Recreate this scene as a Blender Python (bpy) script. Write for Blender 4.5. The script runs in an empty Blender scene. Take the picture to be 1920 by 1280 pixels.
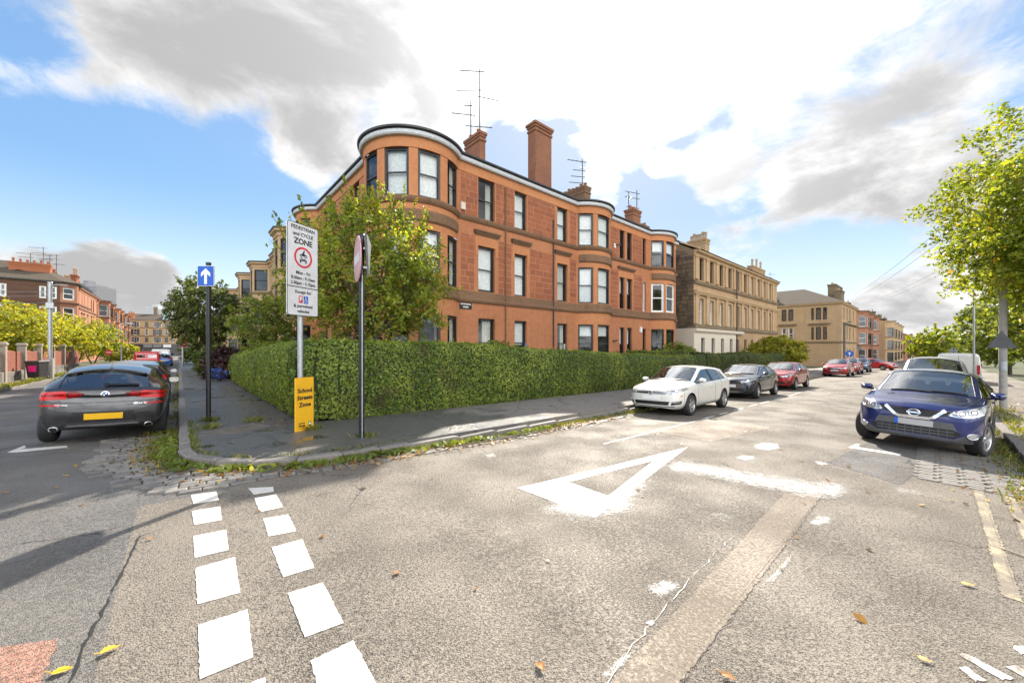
import bpy, bmesh, math, random
import numpy as np
from math import sin, cos, pi, radians, sqrt, atan2, hypot
from mathutils import Vector, Matrix, Euler
from mathutils.bvhtree import BVHTree
from mathutils.geometry import delaunay_2d_cdt, tessellate_polygon

random.seed(7)
rng = np.random.default_rng(11)
scene = bpy.context.scene
COL = scene.collection

# ------------------------------------------------------------------ camera, sky, sun, exposure
FPX, HY, CAMZ = 705.0, 651.0, 1.84
cam_d = bpy.data.cameras.new('camera')
cam_d.sensor_width = 36.0
cam_d.lens = 36.0 * FPX / 1920.0
cam_d.shift_y = (HY - 640.0) / 1920.0
cam_d.clip_start = 0.05
cam_d.clip_end = 9000
cam = bpy.data.objects.new('camera', cam_d)
COL.objects.link(cam)
cam.location = (0, 0, CAMZ)
cam.rotation_euler = (radians(90), 0, 0)
scene.camera = cam
scene.view_settings.view_transform = 'Standard'
scene.view_settings.look = 'None'
scene.view_settings.gamma = 1
scene.view_settings.use_curve_mapping = False
scene.view_settings.exposure = 2.33
scene.cycles.max_bounces = 7
scene.cycles.transparent_max_bounces = 10
scene.cycles.caustics_reflective = False
scene.cycles.caustics_refractive = False
scene.cycles.sample_clamp_indirect = 6.0
try:
    scene.cycles.use_denoising = True
except Exception:
    pass

SUN_AZ, SUN_EL = radians(14.0), radians(39.0)      # azimuth clockwise from +Y
SUN_DIR = Vector((sin(SUN_AZ) * cos(SUN_EL), cos(SUN_AZ) * cos(SUN_EL), sin(SUN_EL)))


class NT:
    """small helper to wire shader nodes"""
    def __init__(s, tree):
        s.t = tree
        for n in list(tree.nodes):
            tree.nodes.remove(n)

    def n(s, typ, **kw):
        nd = s.t.nodes.new(typ)
        for k, v in kw.items():
            setattr(nd, k, v)
        return nd

    def put(s, sock, v):
        if isinstance(v, bpy.types.NodeSocket):
            s.t.links.new(v, sock)
        elif v is not None:
            if isinstance(v, (tuple, list)) and len(v) == 3 and sock.type == 'RGBA':
                v = (*v, 1)
            sock.default_value = v

    def math(s, op, a, b=None, c=None, clamp=False):
        nd = s.n('ShaderNodeMath', operation=op, use_clamp=clamp)
        s.put(nd.inputs[0], a)
        if b is not None:
            s.put(nd.inputs[1], b)
        if c is not None:
            s.put(nd.inputs[2], c)
        return nd.outputs[0]

    def vmath(s, op, a, b=None):
        nd = s.n('ShaderNodeVectorMath', operation=op)
        s.put(nd.inputs[0], a)
        if b is not None:
            s.put(nd.inputs[3 if op == 'SCALE' else 1], b)
        return nd.outputs['Value'] if op in ('DOT_PRODUCT', 'LENGTH', 'DISTANCE') else nd.outputs[0]

    def mix(s, f, a, b, mode='MIX'):
        nd = s.n('ShaderNodeMix', data_type='RGBA', blend_type=mode)
        s.put(nd.inputs[0], f)
        s.put(nd.inputs[6], a)
        s.put(nd.inputs[7], b)
        return nd.outputs[2]

    def noise(s, vec, scale, detail=4, rough=.55, dist=0.0, col=False):
        nd = s.n('ShaderNodeTexNoise')
        s.put(nd.inputs['Vector'], vec)
        nd.inputs['Scale'].default_value = scale
        nd.inputs['Detail'].default_value = detail
        nd.inputs['Roughness'].default_value = rough
        nd.inputs['Distortion'].default_value = dist
        return nd.outputs['Color' if col else 'Fac']

    def voro(s, vec, scale, feature='F1', rnd=1.0):
        nd = s.n('ShaderNodeTexVoronoi', feature=feature)
        s.put(nd.inputs['Vector'], vec)
        nd.inputs['Scale'].default_value = scale
        nd.inputs['Randomness'].default_value = rnd
        return nd

    def rng(s, v, a, b, c=0.0, d=1.0, smooth=True):
        nd = s.n('ShaderNodeMapRange')
        nd.interpolation_type = 'SMOOTHSTEP' if smooth else 'LINEAR'
        s.put(nd.inputs[0], v)
        for i, x in enumerate((a, b, c, d)):
            s.put(nd.inputs[i + 1], x)
        return nd.outputs[0]

    def pos(s):
        return s.n('ShaderNodeNewGeometry').outputs['Position']

    def objrand(s):
        return s.n('ShaderNodeObjectInfo').outputs['Random']

    def scalev(s, vec, xyz):
        return s.vmath('MULTIPLY', vec, xyz)

    def bump(s, h, strength=.3, dist=.01):
        nd = s.n('ShaderNodeBump')
        nd.inputs['Strength'].default_value = strength
        nd.inputs['Distance'].default_value = dist
        s.put(nd.inputs['Height'], h)
        return nd.outputs[0]

    def pbsdf(s, color, rough=.6, metal=0.0, spec=.5, normal=None, **kw):
        nd = s.n('ShaderNodeBsdfPrincipled')
        s.put(nd.inputs['Base Color'], color)
        s.put(nd.inputs['Roughness'], rough)
        s.put(nd.inputs['Metallic'], metal)
        s.put(nd.inputs['Specular IOR Level'], spec)
        if normal is not None:
            s.put(nd.inputs['Normal'], normal)
        for k, v in kw.items():
            s.put(nd.inputs[k.replace('_', ' ')], v)
        return nd.outputs[0]

    def out(s, sh):
        o = s.n('ShaderNodeOutputMaterial')
        s.t.links.new(sh, o.inputs[0])


def newmat(name):
    m = bpy.data.materials.new(name)
    m.use_nodes = True
    return m, NT(m.node_tree)


# ---- sky: Nishita air plus procedural clouds
world = bpy.data.worlds.new('World')
scene.world = world
world.use_nodes = True
w = NT(world.node_tree)
sky = w.n('ShaderNodeTexSky', sky_type='NISHITA')
sky.sun_disc = False
sky.sun_elevation = SUN_EL
sky.sun_rotation = SUN_AZ
sky.air_density = 1.0
sky.dust_density = 0.3
sky.ozone_density = 1.6
sky.altitude = 30


def pxdir(u, v):
    return Vector(((u - 960) / FPX, 1.0, (HY - v) / FPX)).normalized()


dirv = w.n('ShaderNodeTexCoord').outputs['Generated']
sep = w.n('ShaderNodeSeparateXYZ')
w.put(sep.inputs[0], dirv)
dz = w.math('ADD', w.math('MAXIMUM', sep.outputs[2], -0.05), 0.42)
pl = w.n('ShaderNodeCombineXYZ')
w.put(pl.inputs[0], w.math('DIVIDE', sep.outputs[0], dz))
w.put(pl.inputs[1], w.math('DIVIDE', sep.outputs[1], dz))
w.put(pl.inputs[2], w.math('MULTIPLY', sep.outputs[2], 1.5))
plane = pl.outputs[0]
big = w.noise(plane, 1.9, 5, .55, .2)
fine = w.noise(plane, 6.0, 8, .64, .35)
# banks of cloud and clear gaps where the photograph has them: (px, py, radius deg, weight)
BLOBS = [(100, 60, 16, .28), (330, 60, 20, .30), (640, 90, 20, .30), (880, 40, 18, .22), (1160, 20, 22, .26), (1500, 10, 16, .12),
         (1800, 110, 18, .22), (1660, 300, 11, .24), (1480, 240, 8, .18), (1440, 375, 7, .22), (1560, 370, 8, .26), (1340, 318, 5, .34), (1245, 318, 3, .3),
         (120, 480, 6, .48), (240, 500, 5, .42), (330, 545, 5, .40), (200, 560, 10, .3), (1740, 570, 9, .42), (1650, 600, 6, .3), (570, 300, 4, .30), (610, 255, 4, .2), (1850, 420, 8, .2),
         (170, 290, 13, -.42), (380, 400, 14, -.40), (500, 480, 11, -.40), (40, 20, 5, -.35), (1000, 300, 9, -.26), (450, 210, 4, -.2),
         (1230, 400, 7, -.34), (1560, 480, 7, -.34), (1700, 460, 5, -.2), (30, 380, 8, -.4), (1560, 185, 5, -.26), (900, 260, 6, -.2), (1640, 120, 4, -.1), (1890, 240, 5, -.1)]
field = w.math('ADD', w.math('MULTIPLY', w.math('SUBTRACT', big, .5), 1.05), w.math('MULTIPLY', w.math('SUBTRACT', fine, .5), .95))
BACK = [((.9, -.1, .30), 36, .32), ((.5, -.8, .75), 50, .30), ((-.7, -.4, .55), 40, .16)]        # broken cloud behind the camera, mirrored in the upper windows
for (u, v, r, amp) in BLOBS:
    d = w.vmath('DOT_PRODUCT', dirv, tuple(pxdir(u, v)))
    field = w.math('MULTIPLY_ADD', w.rng(d, cos(radians(r)), 1.0), amp, field)
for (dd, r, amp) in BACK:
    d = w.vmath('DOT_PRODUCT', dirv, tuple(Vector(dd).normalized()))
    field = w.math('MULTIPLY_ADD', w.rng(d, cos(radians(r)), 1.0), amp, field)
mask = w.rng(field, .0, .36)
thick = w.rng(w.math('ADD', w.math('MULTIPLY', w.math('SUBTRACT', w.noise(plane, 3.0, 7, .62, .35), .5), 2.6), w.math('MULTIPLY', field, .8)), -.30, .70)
sd = w.vmath('DOT_PRODUCT', dirv, tuple(SUN_DIR))
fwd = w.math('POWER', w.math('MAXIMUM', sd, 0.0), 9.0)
# unseen cloud behind the camera is brightened to fill the shaded facades, cloud towards the sun shows its shaded underside
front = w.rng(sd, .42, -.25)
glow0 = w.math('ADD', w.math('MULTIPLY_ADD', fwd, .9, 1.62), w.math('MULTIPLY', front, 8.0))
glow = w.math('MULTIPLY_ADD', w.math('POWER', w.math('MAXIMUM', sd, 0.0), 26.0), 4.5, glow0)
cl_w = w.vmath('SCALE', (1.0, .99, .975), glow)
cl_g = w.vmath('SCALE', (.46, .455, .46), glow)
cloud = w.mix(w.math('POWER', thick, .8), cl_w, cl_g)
# the exposure of the photograph holds the bright air near the sun: soft shoulder on the clear sky
lum = w.vmath('DOT_PRODUCT', sky.outputs[0], (.25, .55, .2))
sh = w.math('DIVIDE', 1.0, w.math('MULTIPLY_ADD', lum, .30, 1.0))
skyc = w.vmath('MULTIPLY', w.vmath('SCALE', sky.outputs[0], sh), (.41, .485, .505))
veil = w.math('MULTIPLY', w.math('POWER', w.math('MAXIMUM', sd, 0.0), 5.0), .55)
skyc = w.mix(veil, skyc, w.vmath('SCALE', (.50, .51, .535), glow0))
lowh = w.rng(sep.outputs[2], -.02, .34, .62, .0)
skyc = w.mix(lowh, skyc, (1.75, 1.84, 1.95, 1))
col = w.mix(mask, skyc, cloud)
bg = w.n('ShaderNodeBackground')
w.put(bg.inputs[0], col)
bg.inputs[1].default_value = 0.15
wo = w.n('ShaderNodeOutputWorld')
w.t.links.new(bg.outputs[0], wo.inputs[0])
world.cycles.sample_map_resolution = 1024

sun_d = bpy.data.lights.new('sun', 'SUN')
sun_d.energy = 2.0
sun_d.angle = radians(0.6)
sun_d.color = (1.0, .93, .82)
sun = bpy.data.objects.new('sun', sun_d)
COL.objects.link(sun)
sun.rotation_euler = (-SUN_DIR).to_track_quat('-Z', 'Y').to_euler()
sun.location = SUN_DIR * 200

# ------------------------------------------------------------------ street frame
_n = hypot(.748, .663)
UR = (.748 / _n, .663 / _n)           # along the right-hand street
UL = (-UR[1], UR[0])                  # along the left-hand street
ANG_R = atan2(UR[1], UR[0])


def ST(s, t, z=0.0):
    return Vector((s * UR[0] + t * UL[0], s * UR[1] + t * UL[1], z))


def to_st(x, y):
    return x * UR[0] + y * UR[1], x * UL[0] + y * UL[1]


def sm(a, b, x):
    k = min(1.0, max(0.0, (x - a) / (b - a)))
    return k * k * (3 - 2 * k)


KT, KT2 = 6.55, -1.05                 # kerb lines of the right-hand street
KS, KS2 = 0.0, -5.7                   # kerb lines of the left-hand street


def gz(s, t):
    """ground height of the carriageway surface"""
    z = -.0145 * min(max(s, -14), 260) - .006 * min(max(0.0, t - 6), 240)
    tc = min(max(t, KT2), KT)
    z -= .03 * max(0.0, abs(tc - 2.75) - .5) * sm(1.0, 6.0, s)
    sc = min(max(s, KS2), KS)
    z -= .02 * max(0.0, abs(sc + 2.85) - .5) * sm(8.0, 12.0, t)
    return z


def at(u, v, dz=0.0):
    """where the sight line through a photo pixel meets the ground (dz above the carriageway)"""
    z = 0.0
    for _ in range(12):
        d = FPX * (CAMZ - z - dz) / (v - HY)
        x = (u - 960) / FPX * d
        s, t = to_st(x, d)
        z = gz(s, t)
    return s, t


def ps(u, t):
    """street coordinate s where pixel column u meets the vertical plane t"""
    a = (u - 960) / FPX
    d = t / (UL[0] * a + UL[1])
    return d * (UR[0] * a + UR[1])


def pt(u, s):
    a = (u - 960) / FPX
    d = s / (UR[0] * a + UR[1])
    return d * (UL[0] * a + UL[1])


def pz(v, s, t):
    """height seen at pixel row v at street position s, t"""
    d = s * UR[1] + t * UL[1]
    return CAMZ + (HY - v) / FPX * d


# ------------------------------------------------------------------ mesh and object helpers
class MB:
    """collects geometry for ONE mesh object"""
    def __init__(s, warp=None):
        s.v, s.f, s.m, s.warp, s.sm = [], [], [], warp, []

    def add(s, verts, faces, mi=0, smooth=False):
        b = len(s.v)
        if s.warp is None:
            s.v.extend([tuple(p) for p in verts])
        elif isinstance(s.warp, Matrix):
            s.v.extend([tuple(s.warp @ Vector(p)) for p in verts])
        else:
            s.v.extend([tuple(s.warp(*p)) for p in verts])
        for f in faces:
            s.f.append([b + i for i in f])
            s.m.append(mi)
            s.sm.append(smooth)
        return s

    def box(s, x0, x1, y0, y1, z0, z1, mi=0):
        v = [(x0, y0, z0), (x1, y0, z0), (x1, y1, z0), (x0, y1, z0), (x0, y0, z1), (x1, y0, z1), (x1, y1, z1), (x0, y1, z1)]
        return s.add(v, [(3, 2, 1, 0), (4, 5, 6, 7), (0, 1, 5, 4), (1, 2, 6, 5), (2, 3, 7, 6), (3, 0, 4, 7)], mi)

    def cbox(s, x0, x1, y0, y1, z0, z1, c=.01, mi=0):
        """box whose top edges are chamfered"""
        v = [(x0, y0, z0), (x1, y0, z0), (x1, y1, z0), (x0, y1, z0),
             (x0, y0, z1 - c), (x1, y0, z1 - c), (x1, y1, z1 - c), (x0, y1, z1 - c),
             (x0 + c, y0 + c, z1), (x1 - c, y0 + c, z1), (x1 - c, y1 - c, z1), (x0 + c, y1 - c, z1)]
        f = [(3, 2, 1, 0), (8, 9, 10, 11)]
        for i in range(4):
            j = (i + 1) % 4
            f += [(i, j, 4 + j, 4 + i), (4 + i, 4 + j, 8 + j, 8 + i)]
        return s.add(v, f, mi)

    def quad(s, a, b, c, d, mi=0):
        return s.add([a, b, c, d], [(0, 1, 2, 3)], mi)

    def poly(s, pts, mi=0):
        return s.add(pts, [tuple(range(len(pts)))], mi)

    def prism(s, pts, z0, z1, mi=0, smooth=False):
        n = len(pts)
        v = [(p[0], p[1], z0) for p in pts] + [(p[0], p[1], z1) for p in pts]
        f = [tuple(range(n - 1, -1, -1)), tuple(range(n, 2 * n))] + [(i, (i + 1) % n, n + (i + 1) % n, n + i) for i in range(n)]
        return s.add(v, f, mi, smooth)

    def tube(s, pts, r, n=8, mi=0, caps=True, smooth=True):
        pts = [Vector(p) for p in pts]
        rs = list(r) if isinstance(r, (list, tuple)) else [r] * len(pts)
        v, f = [], []
        up = Vector((0.12, .35, .93))
        for i, p in enumerate(pts):
            d = (pts[min(i + 1, len(pts) - 1)] - pts[max(i - 1, 0)])
            d = d.normalized() if d.length > 1e-9 else Vector((0, 0, 1))
            a = d.cross(up)
            if a.length < .15:
                a = d.cross(Vector((1, 0, 0)))
            a.normalize()
            b = d.cross(a)
            for k in range(n):
                q = 2 * pi * k / n
                v.append(p + (a * cos(q) + b * sin(q)) * rs[i])
        for i in range(len(pts) - 1):
            for k in range(n):
                k2 = (k + 1) % n
                f.append((i * n + k, i * n + k2, (i + 1) * n + k2, (i + 1) * n + k))
        s.add(v, f, mi, smooth)
        if caps:
            s.add(v[:n], [tuple(range(n))], mi)
            s.add(v[-n:], [tuple(range(n - 1, -1, -1))], mi)
        return s

    def lathe(s, prof, n=24, mi=0, axis='z', smooth=True, a0=0.0, a1=2 * pi):
        full = abs(a1 - a0 - 2 * pi) < 1e-6
        m = n if full else n + 1
        v, f = [], []
        for (r, z) in prof:
            for k in range(m):
                q = a0 + (a1 - a0) * k / n
                p = (r * cos(q), r * sin(q), z)
                v.append(p if axis == 'z' else (p[0], p[2], p[1]) if axis == 'y' else (p[2], p[0], p[1]))
        for i in range(len(prof) - 1):
            for k in range(n):
                k2 = (k + 1) % m
                f.append((i * m + k, i * m + k2, (i + 1) * m + k2, (i + 1) * m + k))
        return s.add(v, f, mi, smooth)

    def build(s, name, mats, parent=None, loc=None, rotz=None, **props):
        me = bpy.data.meshes.new(name)
        me.from_pydata(s.v, [], s.f)
        mats = mats if isinstance(mats, (list, tuple)) else [mats]
        for m in mats:
            me.materials.append(m)
        if len(mats) > 1:
            me.polygons.foreach_set('material_index', s.m)
        if any(s.sm):
            me.polygons.foreach_set('use_smooth', s.sm)
        me.update()
        return link(name, me, parent, loc, rotz, **props)


def link(name, me, parent=None, loc=None, rotz=None, **props):
    o = bpy.data.objects.new(name, me)
    COL.objects.link(o)
    if parent is not None:
        o.parent = parent
    if loc is not None:
        o.location = loc
    if rotz is not None:
        o.rotation_euler = (0, 0, rotz)
    for k, v in props.items():
        o[k] = v
    return o


def tag(o, label, cat, group=None):
    o['label'] = label
    o['category'] = cat
    if group:
        o['group'] = group
    return o


def thing(name, label, cat, loc=(0, 0, 0), rotz=0.0, group=None):
    return tag(link(name, None, None, loc, rotz), label, cat, group)


def dup(o, parent=None):
    """copy of a thing with its parts and sub-parts, mesh data shared"""
    c = o.copy()
    COL.objects.link(c)
    if parent is not None:
        c.parent = parent
    for ch in list(o.children):
        dup(ch, c)
    return c


def npmesh(name, V, F, mat, parent=None, smooth=False, **props):
    """mesh from numpy arrays, F is (n, k)"""
    me = bpy.data.meshes.new(name)
    n, k = F.shape
    me.vertices.add(len(V))
    me.vertices.foreach_set('co', np.ascontiguousarray(V, dtype=np.float32).ravel())
    me.loops.add(n * k)
    me.loops.foreach_set('vertex_index', np.ascontiguousarray(F, dtype=np.int32).ravel())
    me.polygons.add(n)
    me.polygons.foreach_set('loop_start', np.arange(0, n * k, k, dtype=np.int32))
    me.polygons.foreach_set('loop_total', np.full(n, k, dtype=np.int32))
    if smooth:
        me.polygons.foreach_set('use_smooth', np.ones(n, dtype=bool))
    for m in (mat if isinstance(mat, (list, tuple)) else [mat]):
        me.materials.append(m)
    me.update(calc_edges=True)
    return link(name, me, parent, **props)


def sweep(mb, path, prof, mi=0, closed=False, smooth=False):
    """sweep an (outward offset, z) profile along a 2-D path; outward is to the right of travel"""
    n = len(path)
    P = [Vector(p) for p in path]
    nor = []
    for i in range(n):
        a = P[i] - P[i - 1] if i > 0 else P[1] - P[0]
        b = P[i + 1] - P[i] if i < n - 1 else P[-1] - P[-2]
        a, b = a.normalized(), b.normalized()
        na, nb = Vector((a.y, -a.x)), Vector((b.y, -b.x))
        m = na + nb
        m = m.normalized() if m.length > 1e-6 else na
        k = max(.4, m.dot(na))
        nor.append(m / k)
    m = len(prof)
    v = []
    for i in range(n):
        for (o, z) in prof:
            q = P[i] + nor[i] * o
            v.append((q.x, q.y, z))
    f = []
    for i in range(n - 1):
        for k in range(m - 1):
            f.append((i * m + k, (i + 1) * m + k, (i + 1) * m + k + 1, i * m + k + 1))
    f.append(tuple(range(m)))
    f.append(tuple((n - 1) * m + k for k in range(m - 1, -1, -1)))
    return mb.add(v, f, mi, smooth)


# ------------------------------------------------------------------ materials
MAT = {}


def simple(name, color, rough=.6, metal=0.0, spec=.5, **kw):
    if name in MAT:
        return MAT[name]
    m, t = newmat(name)
    p = t.pos()
    nz = t.noise(p, kw.pop('nscale', 9.0), 5, .6)
    a = kw.pop('vary', .12)
    c1 = tuple(x * (1 - a) for x in color)
    c2 = tuple(min(1, x * (1 + a)) for x in color)
    c = t.mix(t.rng(nz, .3, .7), c1, c2)
    rr = t.rng(nz, .3, .7, max(0.0, rough - .05), min(1.0, rough + .06))
    b = kw.pop('bump', 0.0)
    nrm = t.bump(t.noise(p, kw.pop('bscale', 60.0), 5, .6), b, .01) if b else None
    t.out(t.pbsdf(c, rr, metal, spec, nrm, **kw))
    MAT[name] = m
    return m


def stone(name, c1, c2, c3, course=None, streak=.5, rough=.85, joint=None, objvar=0.0, bump=.35, grime=(.06, .045, .035)):
    """sandstone: warm drift of tone, grain, weather streaks; optional shallow joints come from geometry"""
    m, t = newmat(name)
    p = t.pos()
    a = t.noise(p, .55, 5, .6)
    b = t.noise(p, 6.0, 6, .65)
    c = t.mix(t.rng(a, .3, .7), c1, c2)
    c = t.mix(t.math('MULTIPLY', t.rng(b, .4, .75), .6), c, c3)
    bed = t.noise(t.scalev(p, (1.2, 1.2, 26.0)), 1.0, 4, .6)
    c = t.mix(t.rng(bed, .35, .7, 0, .28), c, c3)
    if objvar:
        r = t.objrand()
        c = t.mix(t.math('MULTIPLY', r, objvar), c, c3)
        r2 = t.math('FRACT', t.math('MULTIPLY', r, 17.3))
        c = t.mix(t.math('MULTIPLY', t.math('GREATER_THAN', r2, .6), objvar * .6), c, c1)
    if streak:
        sv = t.noise(t.scalev(p, (2.6, 2.6, .22)), 1.0, 5, .65)
        c = t.mix(t.math('MULTIPLY', t.rng(sv, .56, .78), streak), c, grime)
    nrm = t.bump(t.math('MULTIPLY_ADD', bed, .5, t.noise(p, 34, 6, .65)), bump, .012)
    t.out(t.pbsdf(c, rough, 0, .3, nrm))
    MAT[name] = m
    return m


RED = stone('red_sandstone', (.50, .215, .104), (.43, .175, .082), (.32, .125, .062), streak=.42)
RED_SOOT = stone('red_sandstone_sooty', (.33, .145, .08), (.25, .11, .065), (.15, .075, .05), streak=.65)
RED_BLOCK = stone('red_sandstone_block', (.40, .145, .067), (.33, .112, .053), (.22, .078, .045), streak=.38, objvar=.6)
RED_SMOOTH = stone('red_sandstone_dressed', (.56, .245, .108), (.50, .207, .09), (.38, .152, .07), streak=.16)
RED_DARK = stone('red_sandstone_weathered', (.26, .145, .082), (.20, .115, .066), (.11, .075, .048), streak=.5, grime=(.03, .032, .018))
MORTAR = stone('pale_mortar', (.52, .26, .14), (.46, .215, .115), (.38, .165, .09), streak=.15)
YEL = stone('blond_sandstone', (.48, .335, .19), (.42, .275, .15), (.31, .20, .11), streak=.35)
YEL_SMOOTH = stone('blond_sandstone_dressed', (.53, .38, .225), (.47, .32, .18), (.37, .245, .135), streak=.22)
YEL_DARK = stone('blond_sandstone_weathered', (.25, .185, .11), (.20, .15, .09), (.12, .09, .06), streak=.45)
RUBBLE = stone('sooty_rubble', (.25, .185, .115), (.17, .125, .085), (.075, .06, .05), streak=.4, objvar=.85, bump=.7)
BROWN = stone('brown_sooty_sandstone', (.155, .085, .055), (.12, .062, .042), (.075, .042, .03), streak=.35, objvar=.3)
PINK = stone('pink_sandstone', (.42, .20, .12), (.37, .165, .095), (.27, .12, .07), streak=.3)
CREAM = simple('cream_render', (.66, .58, .47), .8, bump=.15)
SLATE = simple('slate', (.07, .072, .078), .55, bump=.4, bscale=20)
SLATE_WARM = simple('brown_roof_tile', (.10, .082, .064), .95, spec=.08, bump=.3, bscale=14)
LEAD = simple('lead_grey', (.11, .115, .125), .5)
GUTTER_BLACK = simple('gutter_black', (.022, .024, .027), .4)
GUTTER_WHITE = simple('gutter_pale_board', (.52, .54, .56), .55)
POT = simple('terracotta_pot', (.36, .15, .085), .8, bump=.2)
POT_BUFF = simple('buff_pot', (.42, .31, .2), .8, bump=.2)
IRON = simple('dark_iron', (.03, .03, .032), .5)
AERIAL = simple('aerial_metal', (.06, .06, .065), .45, .6)
SASH_DARK = simple('dark_window_frame', (.018, .02, .024), .35)
SASH_WHITE = simple('white_window_frame', (.76, .76, .74), .4)
BLIND = simple('white_blind', (.82, .81, .79), .8)
CURTAIN = simple('pale_curtain', (.60, .57, .50), .9)
INTERIOR = simple('dark_interior', (.05, .045, .04), .9)
BLACKPAINT = simple('black_paint', (.014, .014, .015), .35)
GALV = simple('galvanised_steel', (.42, .44, .46), .42, .7, bump=.1)
CONCRETE = simple('concrete_post', (.36, .34, .31), .85, bump=.3)
RUBBER = simple('tyre_rubber', (.022, .022, .023), .75, bump=.2)
DARKPLASTIC = simple('dark_plastic', (.025, .025, .027), .5)
GREYPLASTIC = simple('grey_plastic', (.09, .09, .095), .55)
CHROME = simple('chrome', (.78, .78, .80), .12, 1.0, vary=.03)
ALLOY = simple('alloy_silver', (.50, .50, .51), .3, .9, vary=.04)
ALLOY_DARK = simple('alloy_graphite', (.16, .16, .17), .3, .8)
WHITE_PLAIN = simple('white_print', (.80, .80, .78), .5, vary=.03)
BLACK_PRINT = simple('black_print', (.012, .012, .013), .5, vary=.03)
RED_PRINT = simple('red_print', (.62, .02, .035), .45, vary=.05)
BLUE_PRINT = simple('blue_print', (.012, .10, .50), .4, vary=.05)


def mk_glass(name, tint, ior, dark):
    m, t = newmat(name)
    fr = t.n('ShaderNodeFresnel')
    fr.inputs[0].default_value = ior
    tr = t.n('ShaderNodeBsdfTransparent')
    tr.inputs[0].default_value = (*tint, 1)
    gl = t.n('ShaderNodeBsdfGlossy')
    gl.inputs['Roughness'].default_value = .015
    gl.inputs['Color'].default_value = (.95, .97, 1, 1)
    df = t.n('ShaderNodeBsdfDiffuse')
    df.inputs[0].default_value = (.02, .022, .024, 1)
    mx0 = t.n('ShaderNodeMixShader')
    mx0.inputs[0].default_value = dark
    t.t.links.new(tr.outputs[0], mx0.inputs[1])
    t.t.links.new(df.outputs[0], mx0.inputs[2])
    mx = t.n('ShaderNodeMixShader')
    wav = t.noise(t.pos(), 1.3, 2, .5)
    bp = t.bump(wav, .03, .1)
    t.put(gl.inputs['Normal'], bp)
    front_f = t.math('SUBTRACT', 1.0, t.n('ShaderNodeNewGeometry').outputs['Backfacing'])
    t.put(mx.inputs[0], t.math('MULTIPLY', fr.outputs[0], front_f))
    t.t.links.new(mx0.outputs[0], mx.inputs[1])
    t.t.links.new(gl.outputs[0], mx.inputs[2])
    t.out(mx.outputs[0])
    MAT[name] = m
    return m


GLASS = mk_glass('window_glass', (.93, .95, .95), 1.62, .0)
GLASS_FAR = simple('far_window_glass', (.035, .04, .045), .06, spec=1.0, vary=.3, nscale=.6)
CARGLASS = mk_glass('car_glass', (.42, .46, .45), 2.7, .1)
# ------------------------------------------------------------------ ground, roads, kerbs, markings
def asphalt(name, base, chip_a, chip_b, dark, scale=75.0, cover=.55, bleach=None, pits=.9):
    """worn asphalt: chips of stone in a binder, dark voids in clusters, dusty drifts"""
    m, t = newmat(name)
    p = t.pos()
    warpv = t.vmath('ADD', p, t.vmath('SCALE', t.noise(p, 40, 2, .5, 0, True), .012))
    v1 = t.voro(warpv, scale)
    v2 = t.voro(warpv, scale, 'DISTANCE_TO_EDGE')
    chip = t.mix(t.rng(v1.outputs['Color'], .1, .9, smooth=False), chip_a, chip_b)
    patch = t.noise(p, 1.1, 2, .5)
    clus = t.noise(p, 48.0, 3, .65)
    c = t.mix(t.rng(t.noise(p, 30, 3, .6), .3, .7), base, tuple(x * 1.22 for x in base))
    where = t.math('ADD', t.math('MULTIPLY', clus, .95), t.math('MULTIPLY', patch, .35))
    show = t.math('MULTIPLY', t.rng(where, .40, .78, .35, 1.0), cover)
    c = t.mix(show, c, chip)
    void = t.math('MULTIPLY', t.rng(v2.outputs['Distance'], .02, .20, 1, 0), t.rng(where, .56, .84))
    v3 = t.voro(warpv, scale * .55)
    pit = t.math('MULTIPLY', t.math('GREATER_THAN', v3.outputs['Color'], .84), t.rng(v3.outputs['Distance'], .18, .42, 1, 0))
    void = t.math('MAXIMUM', void, t.math('MULTIPLY', pit, t.rng(where, .50, .74)))
    c = t.mix(t.math('MULTIPLY', void, pits), c, dark)
    if bleach:
        c = t.mix(t.rng(t.noise(p, .33, 2, .5, .3), .42, .66, 0, .6), c, bleach)
    c = t.mix(t.rng(t.noise(p, .2, 2, .5), .4, .7, 0, .14), c, tuple(x * .7 for x in base))
    ck = t.voro(t.vmath('ADD', p, t.vmath('SCALE', t.noise(p, 2.2, 5, .6, 0, True), .55)), .42, 'DISTANCE_TO_EDGE')
    crack = t.math('MULTIPLY', t.rng(ck.outputs['Distance'], .0015, .007, 1, 0), t.rng(t.noise(p, .5, 2, .5), .50, .60))
    c = t.mix(t.math('MULTIPLY', crack, .75), c, dark)
    h = t.math('SUBTRACT', t.math('MULTIPLY', t.rng(v1.outputs['Distance'], 0, .7, 1, 0), t.math('ADD', show, .25)), t.math('MULTIPLY', void, 1.4))
    t.out(t.pbsdf(c, t.rng(patch, .3, .7, .6, .8), 0, .4, t.bump(h, .8, .009)))
    MAT[name] = m
    return m


ROAD_BEIGE = asphalt('worn_beige_asphalt', (.186, .155, .120), (.155, .132, .107), (.30, .265, .22), (.014, .012, .011), 72, .8, (.215, .183, .145))
ROAD_GREY = asphalt('grey_asphalt', (.125, .115, .105), (.07, .068, .066), (.27, .255, .235), (.010, .010, .010), 95, .75, (.20, .18, .155))
ROAD_TRENCH = asphalt('smooth_trench_asphalt', (.265, .218, .168), (.25, .205, .16), (.29, .24, .19), (.16, .13, .10), 150, .15, None, .05)
ROAD_RED = asphalt('red_chip_asphalt', (.36, .17, .11), (.30, .12, .08), (.52, .36, .28), (.03, .02, .015), 110, .9)


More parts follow.
